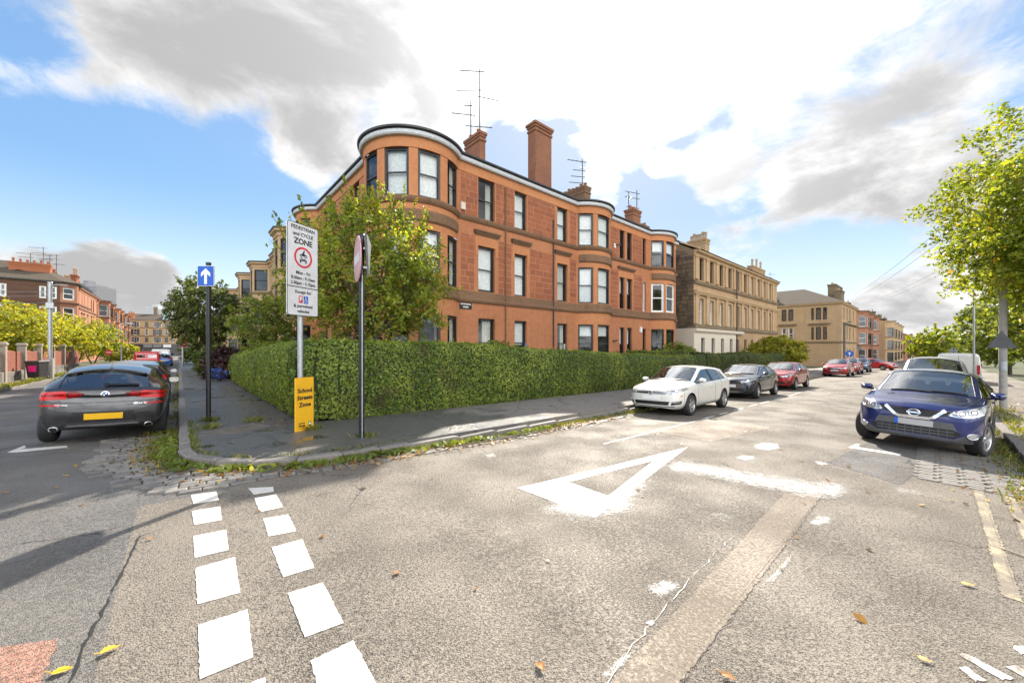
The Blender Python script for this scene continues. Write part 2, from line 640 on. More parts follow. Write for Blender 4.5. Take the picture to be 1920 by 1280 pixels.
def wet_pave():
    m, t = newmat('wet_pavement_asphalt')
    p = t.pos()
    n1 = t.noise(p, .9, 5, .6, .3)
    n2 = t.math('MULTIPLY_ADD', t.noise(p, 110, 3, .7), .6, t.math('MULTIPLY', t.noise(p, 9, 5, .65), .4))
    dry = t.mix(t.rng(n2, .3, .7), (.12, .105, .09), (.29, .255, .22))
    wet = t.mix(t.rng(n2, .3, .7), (.055, .052, .051), (.17, .16, .153))
    s, tt = UR, UL
    sx = t.vmath('DOT_PRODUCT', p, (UR[0], UR[1], 0))
    # the stretch along the right-hand street has dried in the sun, the corner is still damp
    dryness = t.math('MULTIPLY_ADD', n1, 1.1, t.rng(sx, 3.0, 11.0, -.35, .35))
    k = t.rng(dryness, .38, .62)
    c = t.mix(k, wet, dry)
    pud = t.rng(t.noise(t.scalev(p, (1.0, 1.0, 1)), 1.15, 3, .5, .6), .60, .66)
    pud = t.math('MULTIPLY', pud, t.rng(sx, 2.0, 6.0, 1, 0))
    ck = t.voro(t.vmath('ADD', p, t.vmath('SCALE', t.noise(p, 2.5, 5, .6, 0, True), .5)), .55, 'DISTANCE_TO_EDGE')
    c = t.mix(t.math('MULTIPLY', t.rng(ck.outputs['Distance'], .002, .010, 1, 0), .8), c, (.012, .012, .010))
    rough = t.mix(k, (.30, .30, .30), (.75, .75, .75))
    rough = t.math('MULTIPLY', rough, t.math('SUBTRACT', 1.0, t.math('MULTIPLY', pud, .88)))
    c = t.mix(t.math('MULTIPLY', pud, .6), c, (.02, .018, .016))
    hb = t.math('MULTIPLY', t.math('SUBTRACT', 1.0, pud), t.voro(p, 110).outputs['Distance'])
    t.out(t.pbsdf(c, rough, 0, .55, t.bump(hb, .9, .008)))
    return m


PAVE = wet_pave()
PAVE_DRY = asphalt('pale_pavement', (.26, .22, .18), (.22, .19, .16), (.36, .33, .29), (.03, .03, .03), 120, .5)


def setmat(name, a, b, rough):
    m, t = newmat(name)
    p = t.pos()
    r = t.objrand()
    c = t.mix(r, a, b)
    c = t.mix(t.rng(t.noise(p, 26, 5, .65), .35, .7, 0, .5), c, tuple(x * .45 for x in a))
    moss = t.rng(t.noise(p, 3.2, 4, .6), .56, .7, 0, .55)
    c = t.mix(moss, c, (.07, .075, .02))
    t.out(t.pbsdf(c, rough, 0, .5, t.bump(t.noise(p, 55, 6, .7), .7, .01)))
    return m


SETT = setmat('granite_sett', (.135, .125, .115), (.27, .245, .215), .6)
KERB = setmat('kerb_stone', (.17, .15, .135), (.26, .235, .21), .7)
SOIL = simple('dark_soil', (.055, .042, .028), .95, bump=.6, vary=.4, bscale=30)
FIELD = simple('garden_ground', (.075, .08, .035), .95, bump=.5, vary=.4, bscale=8)


def paint(name, colr, wear_lo, wear_hi, under):
    m, t = newmat(name)
    p = t.pos()
    n = t.math('MULTIPLY_ADD', t.noise(p, 46, 6, .7), .45, t.math('MULTIPLY', t.noise(p, 4.5, 5, .65), .6))
    worn = t.rng(n, wear_lo, wear_hi)
    c = t.mix(t.rng(t.noise(p, 14, 5, .6), .3, .7, 0, .35), colr, tuple(x * .66 for x in colr))
    c = t.mix(worn, c, under)
    t.out(t.pbsdf(c, .62, 0, .4, t.bump(t.noise(p, 75, 5, .6), .35, .006)))
    MAT[name] = m
    return m


PAINT = paint('white_road_paint', (.64, .61, .55), .57, .70, (.2, .17, .135))
PAINT_OLD = paint('worn_white_road_paint', (.70, .67, .62), .45, .62, (.205, .17, .135))
PAINT_YELLOW = paint('faded_yellow_paint', (.46, .39, .25), .36, .58, (.19, .16, .125))


def dust_mat():
    """scrubbed-off paint: white dust left in the texture of the asphalt, thinning out to nothing at the rim"""
    m, t = newmat('white_paint_dust')
    p = t.pos()
    uv = t.n('ShaderNodeAttribute', attribute_name='rim').outputs['Fac']
    v = t.voro(p, 62)
    n = t.math('MULTIPLY_ADD', t.noise(p, 9, 6, .7), .7, t.math('MULTIPLY', v.outputs['Distance'], .35))
    a = t.rng(t.math('MULTIPLY_ADD', uv, .62, n), .80, 1.26)
    b = t.n('ShaderNodeBsdfTransparent')
    d = t.pbsdf((.66, .64, .60), .8, 0, .3)
    mx = t.n('ShaderNodeMixShader')
    t.put(mx.inputs[0], t.math('MULTIPLY', a, .85))
    t.t.links.new(b.outputs[0], mx.inputs[1])
    t.t.links.new(d, mx.inputs[2])
    t.out(mx.outputs[0])
    return m


DUST = dust_mat()


def grid_st(name, ss, ts, dz, mat, keep=None, **props):
    mb = MB()
    idx = {}
    V = []

    def vid(i, j):
        if (i, j) not in idx:
            s, t = ss[i], ts[j]
            idx[(i, j)] = len(V)
            V.append(ST(s, t, gz(s, t) + dz))
        return idx[(i, j)]
    F = []
    for i in range(len(ss) - 1):
        for j in range(len(ts) - 1):
            if keep and not keep((ss[i] + ss[i + 1]) / 2, (ts[j] + ts[j + 1]) / 2):
                continue
            F.append((vid(i, j), vid(i + 1, j), vid(i + 1, j + 1), vid(i, j + 1)))
    mb.add(V, F)
    return mb.build(name, mat, **props)


def lin(a, b, n):
    return [a + (b - a) * i / n for i in range(n + 1)]


SS = [-4000, -1500, -500, -150, -60, -30] + lin(-20, 40, 60)[1:] + [50, 60, 80, 100, 130, 160, 200, 260, 500, 1500, 4000]
TT = [-4000, -1500, -400, -120, -50, -25] + lin(-12, 30, 42)[0:] + [36, 45, 60, 80, 100, 130, 160, 200, 246, 500, 1500, 4000]
grid_st('ground', SS, TT, -.16, FIELD, kind='structure')
ss = lin(-.35, 12, 40) + lin(13, 40, 27) + [45, 50, 60, 80, 100, 130, 160, 200, 260]
grid_st('road', ss, lin(-9, -1.1, 8)[:-1] + lin(-1.1, 6.6, 28), 0, ROAD_BEIGE, lambda s, t: t > -1.1 or s < 7, kind='structure')
sl = lin(-60, -5.75, 24)[:-1] + lin(-5.75, -.35, 20)
grid_st('road', sl, lin(-9, 6.1, 20), 0, ROAD_GREY, kind='structure')
grid_st('road', lin(-5.75, 0.5, 20), lin(6.1, 30, 40)[:] + lin(32, 160, 16), 0.0005, ROAD_GREY, kind='structure')

# kerb line of the near corner: straight, a 2 m arc, straight (travel with the road on the left hand)
def corner_path(off=0.0):
    """points of the kerb face offset towards the road by off; returned from far left street to far right street"""
    pts = []
    for t in lin(150, 30, 12) + lin(29, 9.0, 20):
        pts.append((KS - off, t))
    cx, cy, r = 2.0, KT + 2.0, 2.0
    for i in range(0, 17):
        a = pi + (pi / 2) * i / 16
        pts.append((cx + (r + off) * cos(a), cy + (r + off) * sin(a)))
    for s in lin(2.6, 30, 27) + lin(32, 240, 30):
        pts.append((s, KT - off))
    return pts


def path_len(pts):
    L = [0]
    for a, b in zip(pts, pts[1:]):
        L.append(L[-1] + hypot(b[0] - a[0], b[1] - a[1]))
    return L


class Path:
    def __init__(s, pts):
        s.p, s.L = pts, path_len(pts)

    def __call__(s, l):
        import bisect
        i = min(max(bisect.bisect_right(s.L, l) - 1, 0), len(s.p) - 2)
        k = (l - s.L[i]) / (s.L[i + 1] - s.L[i])
        a, b = s.p[i], s.p[i + 1]
        d = hypot(b[0] - a[0], b[1] - a[1])
        return (a[0] + (b[0] - a[0]) * k, a[1] + (b[1] - a[1]) * k), ((b[0] - a[0]) / d, (b[1] - a[1]) / d)


CP = Path(corner_path())
L_COR0 = next(l for p, l in zip(CP.p, CP.L) if abs(p[1] - 9.0) < 1e-6)
L_COR1 = L_COR0 + .45 + pi


def strip_st(name, path, la, lb, o0, o1, z0, z1, mat, step=.5, parent=None, **props):
    """flat ribbon beside a path; offsets are to the pavement side (right of travel is the road, so negative o = road)"""
    mb = MB()
    n = max(1, int((lb - la) / step))
    for i in range(n):
        q = []
        for l in (la + (lb - la) * i / n, la + (lb - la) * (i + 1) / n):
            (x, y), (dx, dy) = path(l)
            q.append(((x - dy * o0, y + dx * o0), (x - dy * o1, y + dx * o1)))
        a, b = q
        mb.quad(*[ST(p[0], p[1], gz(p[0], p[1]) + zz) for p, zz in ((a[0], z0), (b[0], z0), (b[1], z1), (a[1], z1))])
    return mb.build(name, mat, parent, **props)


# kerb stones, each its own piece
unit = MB().cbox(-.5, .5, -.5, .5, 0, 1, .07).build('kerbstone_form', KERB)
unit_me = unit.data
bpy.data.objects.remove(unit)
kerb = thing('kerb', 'long grey stone kerb curving round the corner below the hedge', 'kerb')
kerb['kind'] = 'structure'
del kerb['category'], kerb['label']


def kerb_run(path, la, lb, ln, parent, h=.13, wdt=.17, inner=1):
    l = la
    while l < lb:
        n = ln * random.uniform(.85, 1.15)
        (x, y), d = path(l + n / 2)
        a = atan2(d[1], d[0]) + ANG_R
        p = ST(x - d[1] * wdt / 2 * inner, y + d[0] * wdt / 2 * inner, gz(x, y) - .12)
        o = link('kerbstone', unit_me, parent, p)
        o.rotation_euler = (random.uniform(-.012, .012), random.uniform(-.012, .012), a + random.uniform(-.012, .012))
        o.scale = (n - .024, wdt + random.uniform(-.012, .008), h + .12 + random.uniform(-.012, .008))
        l += n


kerb_run(CP, L_COR0 - 45, L_COR0 - 6, 1.3, kerb)
kerb_run(CP, L_COR0 - 6, L_COR1 + 1.2, .62, kerb)
kerb_run(CP, L_COR1 + 1.2, L_COR1 + 42, 1.15, kerb)
strip_st('kerb', CP, 0, L_COR0 - 45, 0, .16, .12, .12, KERB, 4, kind='structure')
RK = Path([(s, KT2) for s in lin(240, 6, 60)])          # right-hand kerb, travelling back to the camera so the pavement lies right
kerb2 = link('kerb', None)
kerb2['kind'] = 'structure'
kerb_run(RK, 185, 233.5, 1.1, kerb2, inner=1)
LK = Path([(KS2, t) for t in lin(8, 150, 70)])
kerb3 = link('kerb', None)
kerb3['kind'] = 'structure'
kerb_run(LK, 2, 60, 1.2, kerb3, inner=1)

# pavements
inner = [p for p in corner_path(-.15)]
outl = inner + [(240, KT + 4.2), (6.2, KT + 4.2), (4.2, KT + 6.2), (4.2, 150)]
tri = tessellate_polygon([[Vector((p[0], p[1], 0)) for p in outl]])
# refine along the path so that the surface keeps to the ground profile
mb = MB()
mb.add([ST(p[0], p[1], gz(p[0], p[1]) + .12) for p in outl], [tuple(f) for f in tri])
pv = mb.build('pavement', PAVE, kind='structure')
grid_st('pavement', lin(6, 40, 34) + lin(45, 240, 30), [-4.2, -2.6, KT2 - .16], .125, PAVE_DRY, kind='structure')
grid_st('pavement', [-7.0, -6.4, KS2 - .16], lin(-8, 40, 32) + lin(45, 150, 20), .125, PAVE_DRY, kind='structure')

# setts in the gutter, each its own piece; courses run outward from the kerb
sett_unit = MB().cbox(-.5, .5, -.5, .5, -.5, .5, .055).build('sett_form', SETT)
sett_me = sett_unit.data
bpy.data.objects.remove(sett_unit)
gut = link('cobbled_gutter', None)
gut['kind'] = 'structure'
NSETT = [0]


def sett(s, t, ang, ln, wd):
    if NSETT[0] >= 300:
        return False
    NSETT[0] += 1
    o = link('sett', sett_me, gut, ST(s, t, gz(s, t) - .045 + random.uniform(-.004, .004)))
    o.rotation_euler = (random.uniform(-.015, .015), random.uniform(-.015, .015), ang + ANG_R + random.uniform(-.012, .012))
    o.scale = (ln - .018, wd - .016, .14)
    return True


spare = MB()


def add_sett(sx, sy, ang, ln, wd):
    if sett(sx, sy, ang, ln, wd):
        return
    a = ang + ANG_R
    P = ST(sx, sy, gz(sx, sy))
    u_ = Vector((cos(a), sin(a), 0)) * (ln / 2 - .008)
    v_ = Vector((-sin(a), cos(a), 0)) * (wd / 2 - .008)
    top = [P + u_ * i + v_ * j + Vector((0, 0, .022)) for i, j in ((-.9, -.9), (.9, -.9), (.9, .9), (-.9, .9))]
    bot = [P + u_ * i + v_ * j - Vector((0, 0, .05)) for i, j in ((-1, -1), (1, -1), (1, 1), (-1, 1))]
    spare.add(bot + top, [(4, 5, 6, 7), (0, 1, 5, 4), (1, 2, 6, 5), (2, 3, 7, 6), (3, 0, 4, 7)])


# straight courses across the gutter beside the parked car, carried round under the kerb of the corner
t = 6.30
while t < 11.1:
    far = t - (KT + 2.0)
    right = -.02 if far >= 0 else (2.0 - sqrt(max(0, 2.03 ** 2 - far * far)) if far > -2.0 else 1.9)
    left = -.92 if t > 8.3 else -.92 + .95 * (8.3 - t) / 2.0 * (1.0 if t > 6.5 else 1.1)
    x = right - random.uniform(.0, .12)
    while x > left:
        ln = random.uniform(.21, .31)
        add_sett(x - ln / 2, t + random.uniform(-.006, .006), -.10 * sm(8.0, 6.4, t), ln, .125)
        x -= ln
    t += .125
# two setts wide along the kerb of the right-hand street
l = L_COR1 - .55
while l < L_COR1 + 8.0:
    o = -.02 - random.uniform(0, .06)
    (x, y), d = CP(l)
    for _ in range(2):
        ln = random.uniform(.17, .24)
        c = o - ln / 2
        add_sett(x - d[1] * c, y + d[0] * c, atan2(d[0], -d[1]) + .12, ln, .15)
        o -= ln
    l += .15
# setts under the bay on the right-hand side of the street
for i in range(26):
    for j in range(5):
        s, t = 8.6 + i * .125, KT2 + .13 + j * .25 + (.06 if i % 2 else 0)
        P = ST(s, t, gz(s, t))
        u_, v_ = Vector((*UL, 0)) * .115, Vector((*UR, 0)) * .052
        top = [P + u_ * a + v_ * b + Vector((0, 0, .014 + random.uniform(-.004, .004))) for a, b in ((-.92, -.9), (.92, -.9), (.92, .9), (-.92, .9))]
        bot = [P + u_ * a + v_ * b - Vector((0, 0, .05)) for a, b in ((-1, -1), (1, -1), (1, 1), (-1, 1))]
        spare.add(bot + top, [(7, 6, 5, 4), (4, 5, 1, 0), (5, 6, 2, 1), (6, 7, 3, 2), (7, 4, 0, 3)])
spare.build('sett_run', SETT, gut, kind='stuff')
# ---- road markings, thick paint laid on the surface
def flat_poly(name, pts, dz, mat, holes=(), rough_edge=0.0, th=.004, **props):
    """painted patch from street points with slightly ragged edges"""
    loops = []
    for lp in [pts] + list(holes):
        q = []
        for a, b in zip(lp, lp[1:] + lp[:1]):
            L = hypot(b[0] - a[0], b[1] - a[1])
            n = max(1, int(L / .022)) if rough_edge else max(1, int(L / .4))
            for i in range(n):
                k = i / n
                j = random.gauss(0, rough_edge) if i else 0
                nx, ny = -(b[1] - a[1]) / L, (b[0] - a[0]) / L
                q.append((a[0] + (b[0] - a[0]) * k + nx * j, a[1] + (b[1] - a[1]) * k + ny * j))
        loops.append(q)
    flat = [p for lp in loops for p in lp]
    tri = tessellate_polygon([[Vector((p[0], p[1], 0)) for p in lp] for lp in loops])
    mb = MB()
    mb.add([ST(p[0], p[1], gz(p[0], p[1]) + dz) for p in flat], [tuple(f) for f in tri])
    b = 0
    for lp in loops:
        n = len(lp)
        for i in range(n):
            p, q = lp[i], lp[(i + 1) % n]
            mb.quad(ST(*p, gz(*p) + dz), ST(*q, gz(*q) + dz), ST(*q, gz(*q) + dz - th), ST(*p, gz(*p) + dz - th))
    o = mb.build(name, mat, **props)
    me = o.data
    bm = bmesh.new()
    bm.from_mesh(me)
    bmesh.ops.recalc_face_normals(bm, faces=bm.faces)
    bm.to_mesh(me)
    bm.free()
    return o


def pxs(*pp):
    return [at(u, v) for u, v in pp]


_arc = [(2.0 + 2.0 * cos(pi + a), KT + 2.0 + 2.0 * sin(pi + a)) for a in lin(0, pi / 2, 10)]
flat_poly('gutter_bed', [(-.93, 11.12), (0, 11.12)] + _arc + [(9.9, KT), (9.9, KT - .44), (1.9, KT - .42), (1.7, 6.24), (.15, 6.24), (-.55, 7.45), (-.92, 8.3)], .003, SOIL, kind='structure')


DASH_L = [((358.5, 928.4), (405.8, 921.4), (410.5, 937.4), (362.4, 944.8)), ((359.7, 958.5), (413.2, 949.5), (415.5, 975.3), (363.6, 983.9)),
          ((362.8, 1005.4), (423.8, 993.3), (428.8, 1030.8), (364.8, 1046)), ((366.7, 1065.2), (440.2, 1044.5), (450.7, 1111.3), (370.2, 1132.7)),
          ((371.4, 1172.6), (464.8, 1142.5), (474.1, 1232.3), (374.5, 1274)), ((380, 1318), (497, 1270), (520, 1390), (384, 1450))]
DASH_R = [((465.2, 915.5), (512, 912.8), (514, 921.4), (475.7, 926.9)), ((476.9, 933.9), (517.9, 926.9), (530.8, 950.7), (486.6, 960.1)),
          ((493.7, 972.2), (540.5, 964.8), (555.8, 995.6), (503.4, 1005.8)), ((509.3, 1026), (566.7, 1011.3), (589.4, 1064.4), (530.8, 1082.3)),
          ((539.4, 1112.8), (605, 1092.5), (644.8, 1167.9), (571.4, 1195.2)), ((582.3, 1239), (662.4, 1201.1), (735, 1340), (624, 1400))]
for row in (DASH_L, DASH_R):
    for q in row:
        flat_poly('give_way_dash', pxs(*q), .006, PAINT, (), .0022, kind='structure')
for q in (((970, 915), (1290, 838), (1226, 863.5), (1066, 904)), ((1290, 838), (1115, 971), (1140, 930), (1226, 863.5)), ((1115, 971), (970, 915), (1066, 904), (1140, 930))):
    flat_poly('give_way_triangle', pxs(*q), .006, PAINT, (), .0012, kind='structure')
# bay marks beside the parked cars
for q in (((14, 848), (46, 835), (49, 839), (38, 842), (126, 835.5), (126, 838.5), (30, 848)),
          ((1590, 839), (1607, 831.5), (1612, 833), (1608, 838), (1690, 851), (1688, 854)),
          ((217, 832), (300, 827.5), (300, 830), (217, 835))):
    flat_poly('bay_mark', pxs(*q), .006, PAINT, (), .002, kind='structure')
for a, b in ((11.2, 11.9), (12.4, 13.0), (13.6, 14.4), (15.0, 16.0), (16.4, 17.5), (18.2, 19.8), (20.6, 22.6), (24, 26.5)):
    flat_poly('bay_line', [(a, 4.35), (b, 4.35), (b, 4.43), (a, 4.43)], .006, PAINT_OLD, (), .003, kind='structure')
for a, b in (((1.9, 4.55), (10.6, 4.33)),):
    flat_poly('worn_edge_line', [(6.5, 4.47), (10.6, 4.35), (10.6, 4.40), (6.5, 4.53)], .006, PAINT_OLD, (), .006, kind='structure')
# double yellow lines by the right-hand kerb, faded bars at the bottom corner
for t0, s1 in ((-.40, 8.55), (-.66, 8.55)):
    flat_poly('yellow_line', [(4.9, t0 + .05), (s1, t0 + .05), (s1, t0 - .05), (4.9, t0 - .05)], .006, PAINT_YELLOW, (), .006, kind='structure')
for q in (((1798, 1228), (1812, 1226), (1900, 1272), (1880, 1276)), ((1798, 1252), (1815, 1250), (1850, 1276), (1830, 1280)),
          ((1885, 1250), (1905, 1247), (1925, 1262), (1920, 1270)), ((1900, 1213), (1925, 1210), (1940, 1225), (1915, 1228))):
    flat_poly('worn_bar', pxs(*q), .006, PAINT_OLD, (), .005, kind='structure')
# yellow daub on the setts beside the grey car
flat_poly('yellow_daub', pxs((240, 856), (246, 851), (259, 852), (257, 860), (255, 868), (238, 869), (243, 862)), .034, PAINT_YELLOW, (), .008, kind='structure')
# a smoother reinstated trench, a darker reinstated square, red chippings and a shallow pothole
flat_poly('road_trench', pxs((1130, 1295), (1265, 1295), (1545, 925), (1470, 925)), .004, ROAD_TRENCH, (), .006, kind='structure')
def crack_line(px, wd, mat, name, dz=.0065):
    pts = pxs(*px)
    q = []
    for a, b in zip(pts, pts[1:]):
        n = max(2, int(hypot(b[0] - a[0], b[1] - a[1]) / .06))
        q += [(a[0] + (b[0] - a[0]) * i / n + random.gauss(0, .006), a[1] + (b[1] - a[1]) * i / n + random.gauss(0, .006)) for i in range(n)]
    A, B = [], []
    for i, p in enumerate(q):
        w_ = wd * random.uniform(.1, 1.3) / 2
        A.append((p[0] + w_, p[1] - w_ * .3))
        B.append((p[0] - w_, p[1] + w_ * .3))
    mb = MB()
    for i in range(len(q) - 1):
        mb.quad(*[ST(p[0], p[1], gz(*p) + dz) for p in (A[i], A[i + 1], B[i + 1], B[i])])
    mb.build(name, mat, kind='structure')


CRACK_DARK = simple('dark_crack', (.012, .012, .012), .7)  # near-black strips laid along the road cracks
crack_line([(1264, 1300), (1400, 1120), (1470, 1025), (1545, 925)], .011, CRACK_DARK, 'road_crack')
crack_line([(1205, 1195), (1260, 1165), (1290, 1160)], .007, CRACK_DARK, 'road_crack')
crack_line([(1330, 1105), (1370, 1080), (1410, 1078)], .006, CRACK_DARK, 'road_crack')
crack_line([(262, 1005), (235, 1060), (205, 1120), (150, 1230), (120, 1300)], .018, CRACK_DARK, 'road_crack')
crack_line([(262, 1005), (330, 985), (470, 950), (620, 925), (760, 905)], .012, CRACK_DARK, 'road_crack')
crack_line([(0, 1062), (120, 1030), (262, 1005)], .010, CRACK_DARK, 'road_crack')
crack_line([(1130, 1290), (1180, 1220), (1290, 1090), (1380, 1000)], .016, PAINT_OLD, 'paint_trace')
flat_poly('road_patch', pxs((-10, 1216), (109, 1198), (70, 1300), (-10, 1300)), .005, ROAD_RED, (), .006, kind='structure')
flat_poly('road_patch', [(8.2, 3.1), (11.0, 2.7), (11.4, 4.2), (8.5, 4.4)], .003, ROAD_TRENCH, (), .012, kind='structure')
flat_poly('road_patch', [(7.9, .35), (11.4, -.1), (11.6, .9), (8.4, 1.25)], .003, ROAD_GREY, (), .012, kind='structure')


def dust_patch(pts, dens):
    """irregular patch with a 'rim' attribute that falls to zero at the outline"""
    q = pxs(*pts)
    cx, cy = sum(p[0] for p in q) / len(q), sum(p[1] for p in q) / len(q)
    mb = MB()
    n = len(q)
    rings = [(0.0, 1.0), (.45, .8), (.75, .4), (1.0, 0.0)]
    V, R = [], []
    for k, a in rings:
        for p in q:
            x, y = cx + (p[0] - cx) * k, cy + (p[1] - cy) * k
            V.append(ST(x, y, gz(x, y) + .0075))
            R.append(a * dens)
    F = []
    for r in range(len(rings) - 1):
        for i in range(n):
            j = (i + 1) % n
            F.append((r * n + i, r * n + j, (r + 1) * n + j, (r + 1) * n + i))
    mb.add(V, F)
    o = mb.build('paint_dust', DUST, kind='structure')
    at_ = o.data.attributes.new('rim', 'FLOAT', 'POINT')
    at_.data.foreach_set('value', R)
    o['label'] = 'patch of white paint dust scrubbed into the asphalt'


dust_patch([(940, 965), (1000, 925), (1090, 960), (1130, 965), (1220, 880), (1265, 885), (1230, 930), (1210, 975), (1100, 995), (1010, 1000)], 1.0)


def dust_band(rows, dens):
    """straight scrubbed band: rows of (far edge px, near edge px) along its length"""
    V, R = [], []
    prof = [(0, 0), (.18, .75), (.4, 1), (.65, 1), (.85, .7), (1, 0)]
    n = len(rows)
    for i, (a, b) in enumerate(rows):
        p, q = at(*a), at(*b)
        e = 0 if i in (0, n - 1) else 1
        for k, r in prof:
            x, y = p[0] + (q[0] - p[0]) * k, p[1] + (q[1] - p[1]) * k
            V.append(ST(x, y, gz(x, y) + .0078))
            R.append(r * dens * e)
    m = len(prof)
    mb = MB()
    mb.add(V, [(i * m + k, (i + 1) * m + k, (i + 1) * m + k + 1, i * m + k + 1) for i in range(n - 1) for k in range(m - 1)])
    o = mb.build('paint_dust', DUST, kind='structure')
    o.data.attributes.new('rim', 'FLOAT', 'POINT').data.foreach_set('value', R)


dust_band([((1230, 858), (1215, 880)), ((1275, 860), (1262, 890)), ((1330, 868), (1320, 898)), ((1400, 880), (1390, 912)), ((1460, 888), (1445, 925)), ((1520, 896), (1500, 938)), ((1570, 900), (1560, 942)), ((1640, 904), (1620, 940))], .86)
dust_patch([(1405, 835), (1430, 828), (1465, 831), (1470, 842), (1440, 847), (1412, 843)], 1.9)
dust_patch([(1373, 858), (1390, 853), (1418, 855), (1420, 862), (1395, 865)], 1.9)
dust_patch([(1200, 1095), (1240, 1080), (1290, 1092), (1280, 1115), (1240, 1128), (1205, 1118)], 1.0)
dust_patch([(1500, 985), (1530, 960), (1570, 965), (1565, 985), (1530, 993)], .95)
dust_patch([(1520, 863), (1545, 865), (1560, 873), (1530, 872)], 1.3)
dust_patch([(1205, 1168), (1222, 1160), (1232, 1168), (1222, 1180)], 1.2)
dust_patch([(1090, 1290), (1180, 1215), (1205, 1205), (1190, 1235), (1120, 1300)], .9)
dust_patch([(1400, 1125), (1480, 1040), (1500, 1020), (1490, 1050), (1440, 1110)], .85)
dust_patch([(1300, 960), (1350, 955), (1400, 975), (1360, 985)], .7)
dust_patch([(900, 850), (930, 845), (940, 858), (910, 865)], .8)
dust_patch([(1640, 905), (1720, 915), (1760, 935), (1680, 930)], .7)
# ------------------------------------------------------------------ buildings: shared parts
def facade_wall(mb, x0, x1, z0, z1, ops, reveal=.20, mi=0, mr=0, mint=1, xstep=None, soffit=True):
    """flat (or warped) wall skin with real openings, reveals and a dark room behind each opening"""
    xs = {x0, x1}
    zs = {z0, z1}
    for (a, b, c, d) in ops:
        xs |= {a, b}
        zs |= {c, d}
    xs, zs = sorted(xs), sorted(zs)
    if xstep:
        f = []
        for a, b in zip(xs, xs[1:]):
            n = max(1, int(math.ceil((b - a) / xstep)))
            f += [a + (b - a) * i / n for i in range(n)]
        xs = f + [xs[-1]]
    for a, b in zip(xs, xs[1:]):
        run = None
        for c, d in zip(zs, zs[1:]):
            mx, mz = (a + b) / 2, (c + d) / 2
            hole = any(o[0] < mx < o[1] and o[2] < mz < o[3] for o in ops)
            if hole:
                if run:
                    mb.quad((a, 0, run[0]), (b, 0, run[0]), (b, 0, run[1]), (a, 0, run[1]), mi)
                run = None
            else:
                run = (run[0], d) if run else (c, d)
        if run:
            mb.quad((a, 0, run[0]), (b, 0, run[0]), (b, 0, run[1]), (a, 0, run[1]), mi)
    for (a, b, c, d) in ops:
        r = reveal
        mb.quad((a, 0, c), (a, 0, d), (a, r, d), (a, r, c), mr)
        mb.quad((b, 0, d), (b, 0, c), (b, r, c), (b, r, d), mr)
        mb.quad((a, 0, d), (b, 0, d), (b, r, d), (a, r, d), mr)
        mb.quad((b, 0, c), (a, 0, c), (a, r, c), (b, r, c), mr)
        R = r + .9
        mb.quad((a - .1, R, c - .1), (b + .1, R, c - .1), (b + .1, R, d + .1), (a - .1, R, d + .1), mint)
        for p, q in (((a, c), (a, d)), ((a, d), (b, d)), ((b, d), (b, c)), ((b, c), (a, c))):
            mb.quad((p[0], r, p[1]), (q[0], r, q[1]), (q[0], R, q[1]), (p[0], R, p[1]), mint)
    return mb


WCACHE = {}


def wmesh(w, h, split, fr, key):
    k = (round(w, 2), round(h, 2), round(split, 2), round(fr, 3))
    if (k, key) not in WCACHE:
        mb = MB()
        w2, mid = w, h * split
        fb = fr * 1.5
        mb.box(0, fr, 0, .11, 0, h)
        mb.box(w2 - fr, w2, 0, .11, 0, h)
        mb.box(fr, w2 - fr, 0, .11, h - fr * 1.3, h)
        mb.box(fr, w2 - fr, 0, .11, 0, fb)
        mb.box(fr, w2 - fr, .02, .08, mid - fr * .45, mid + fr * .45)
        # sash stiles, the lower sash set further back
        for (a, b, y) in ((fb, mid - fr * .45, .07), (mid + fr * .45, h - fr * 1.3, .03)):
            mb.box(fr, fr * 1.5, y, y + .04, a, b)
            mb.box(w2 - fr * 1.5, w2 - fr, y, y + .04, a, b)
        panes = []
        for (a, b, y) in ((fb, mid - fr * .45, .09), (mid + fr * .45, h - fr * 1.3, .05)):
            panes.append(((fr * 1.2, a), (w2 - fr * 1.2, b), y))
        WCACHE[(k, key)] = (mb, panes)
    return WCACHE[(k, key)]


WOBJ = {}


def window(parent, M, w, h, frame=None, split=.5, fr=.062, glass=None, back=None, name='window'):
    """sash window: frame mesh with two panes (and a blind or curtains) as its children"""
    frame = frame or SASH_DARK
    glass = glass or GLASS
    key = (round(w, 2), round(h, 2), round(split, 2), round(fr, 3), frame.name, glass.name, back)
    if key not in WOBJ:
        mb, panes = wmesh(w, h, split, fr, 0)
        o = mb.build(name, frame)
        ch = []
        for (a, b, y) in panes:
            p = MB().box(a[0], b[0], y, y + .008, a[1], b[1]).build('pane', glass)
            ch.append(('pane', p.data))
            bpy.data.objects.remove(p)
        if back:
            cb = MB()
            kind, amt = back
            if kind == 'blind':
                cb.box(fr, w - fr, .17, .175, h * (1 - amt), h - .05)
                p = cb.build('blind', BLIND)
            else:
                x0s = ((fr, fr + w * amt), (w - fr - w * amt, w - fr)) if kind == 'curtain' else ((w - fr - w * amt, w - fr),)
                for (a, b) in x0s:
                    n = 14
                    v = []
                    for i in range(n + 1):
                        x = a + (b - a) * i / n
                        y = .20 + .03 * sin(i * 2.2)
                        v += [(x, y, .06), (x, y, h - .05)]
                    cb.add(v, [(2 * i, 2 * i + 2, 2 * i + 3, 2 * i + 1) for i in range(n)])
                p = cb.build('curtain', CURTAIN)
            ch.append((p.name.split('.')[0], p.data))
            bpy.data.objects.remove(p)
        WOBJ[key] = (o.data, ch)
        bpy.data.objects.remove(o)
    me, ch = WOBJ[key]
    o = link(name, me, parent)
    o.matrix_local = M
    for nm, cm in ch:
        link(nm, cm, o)
    return o


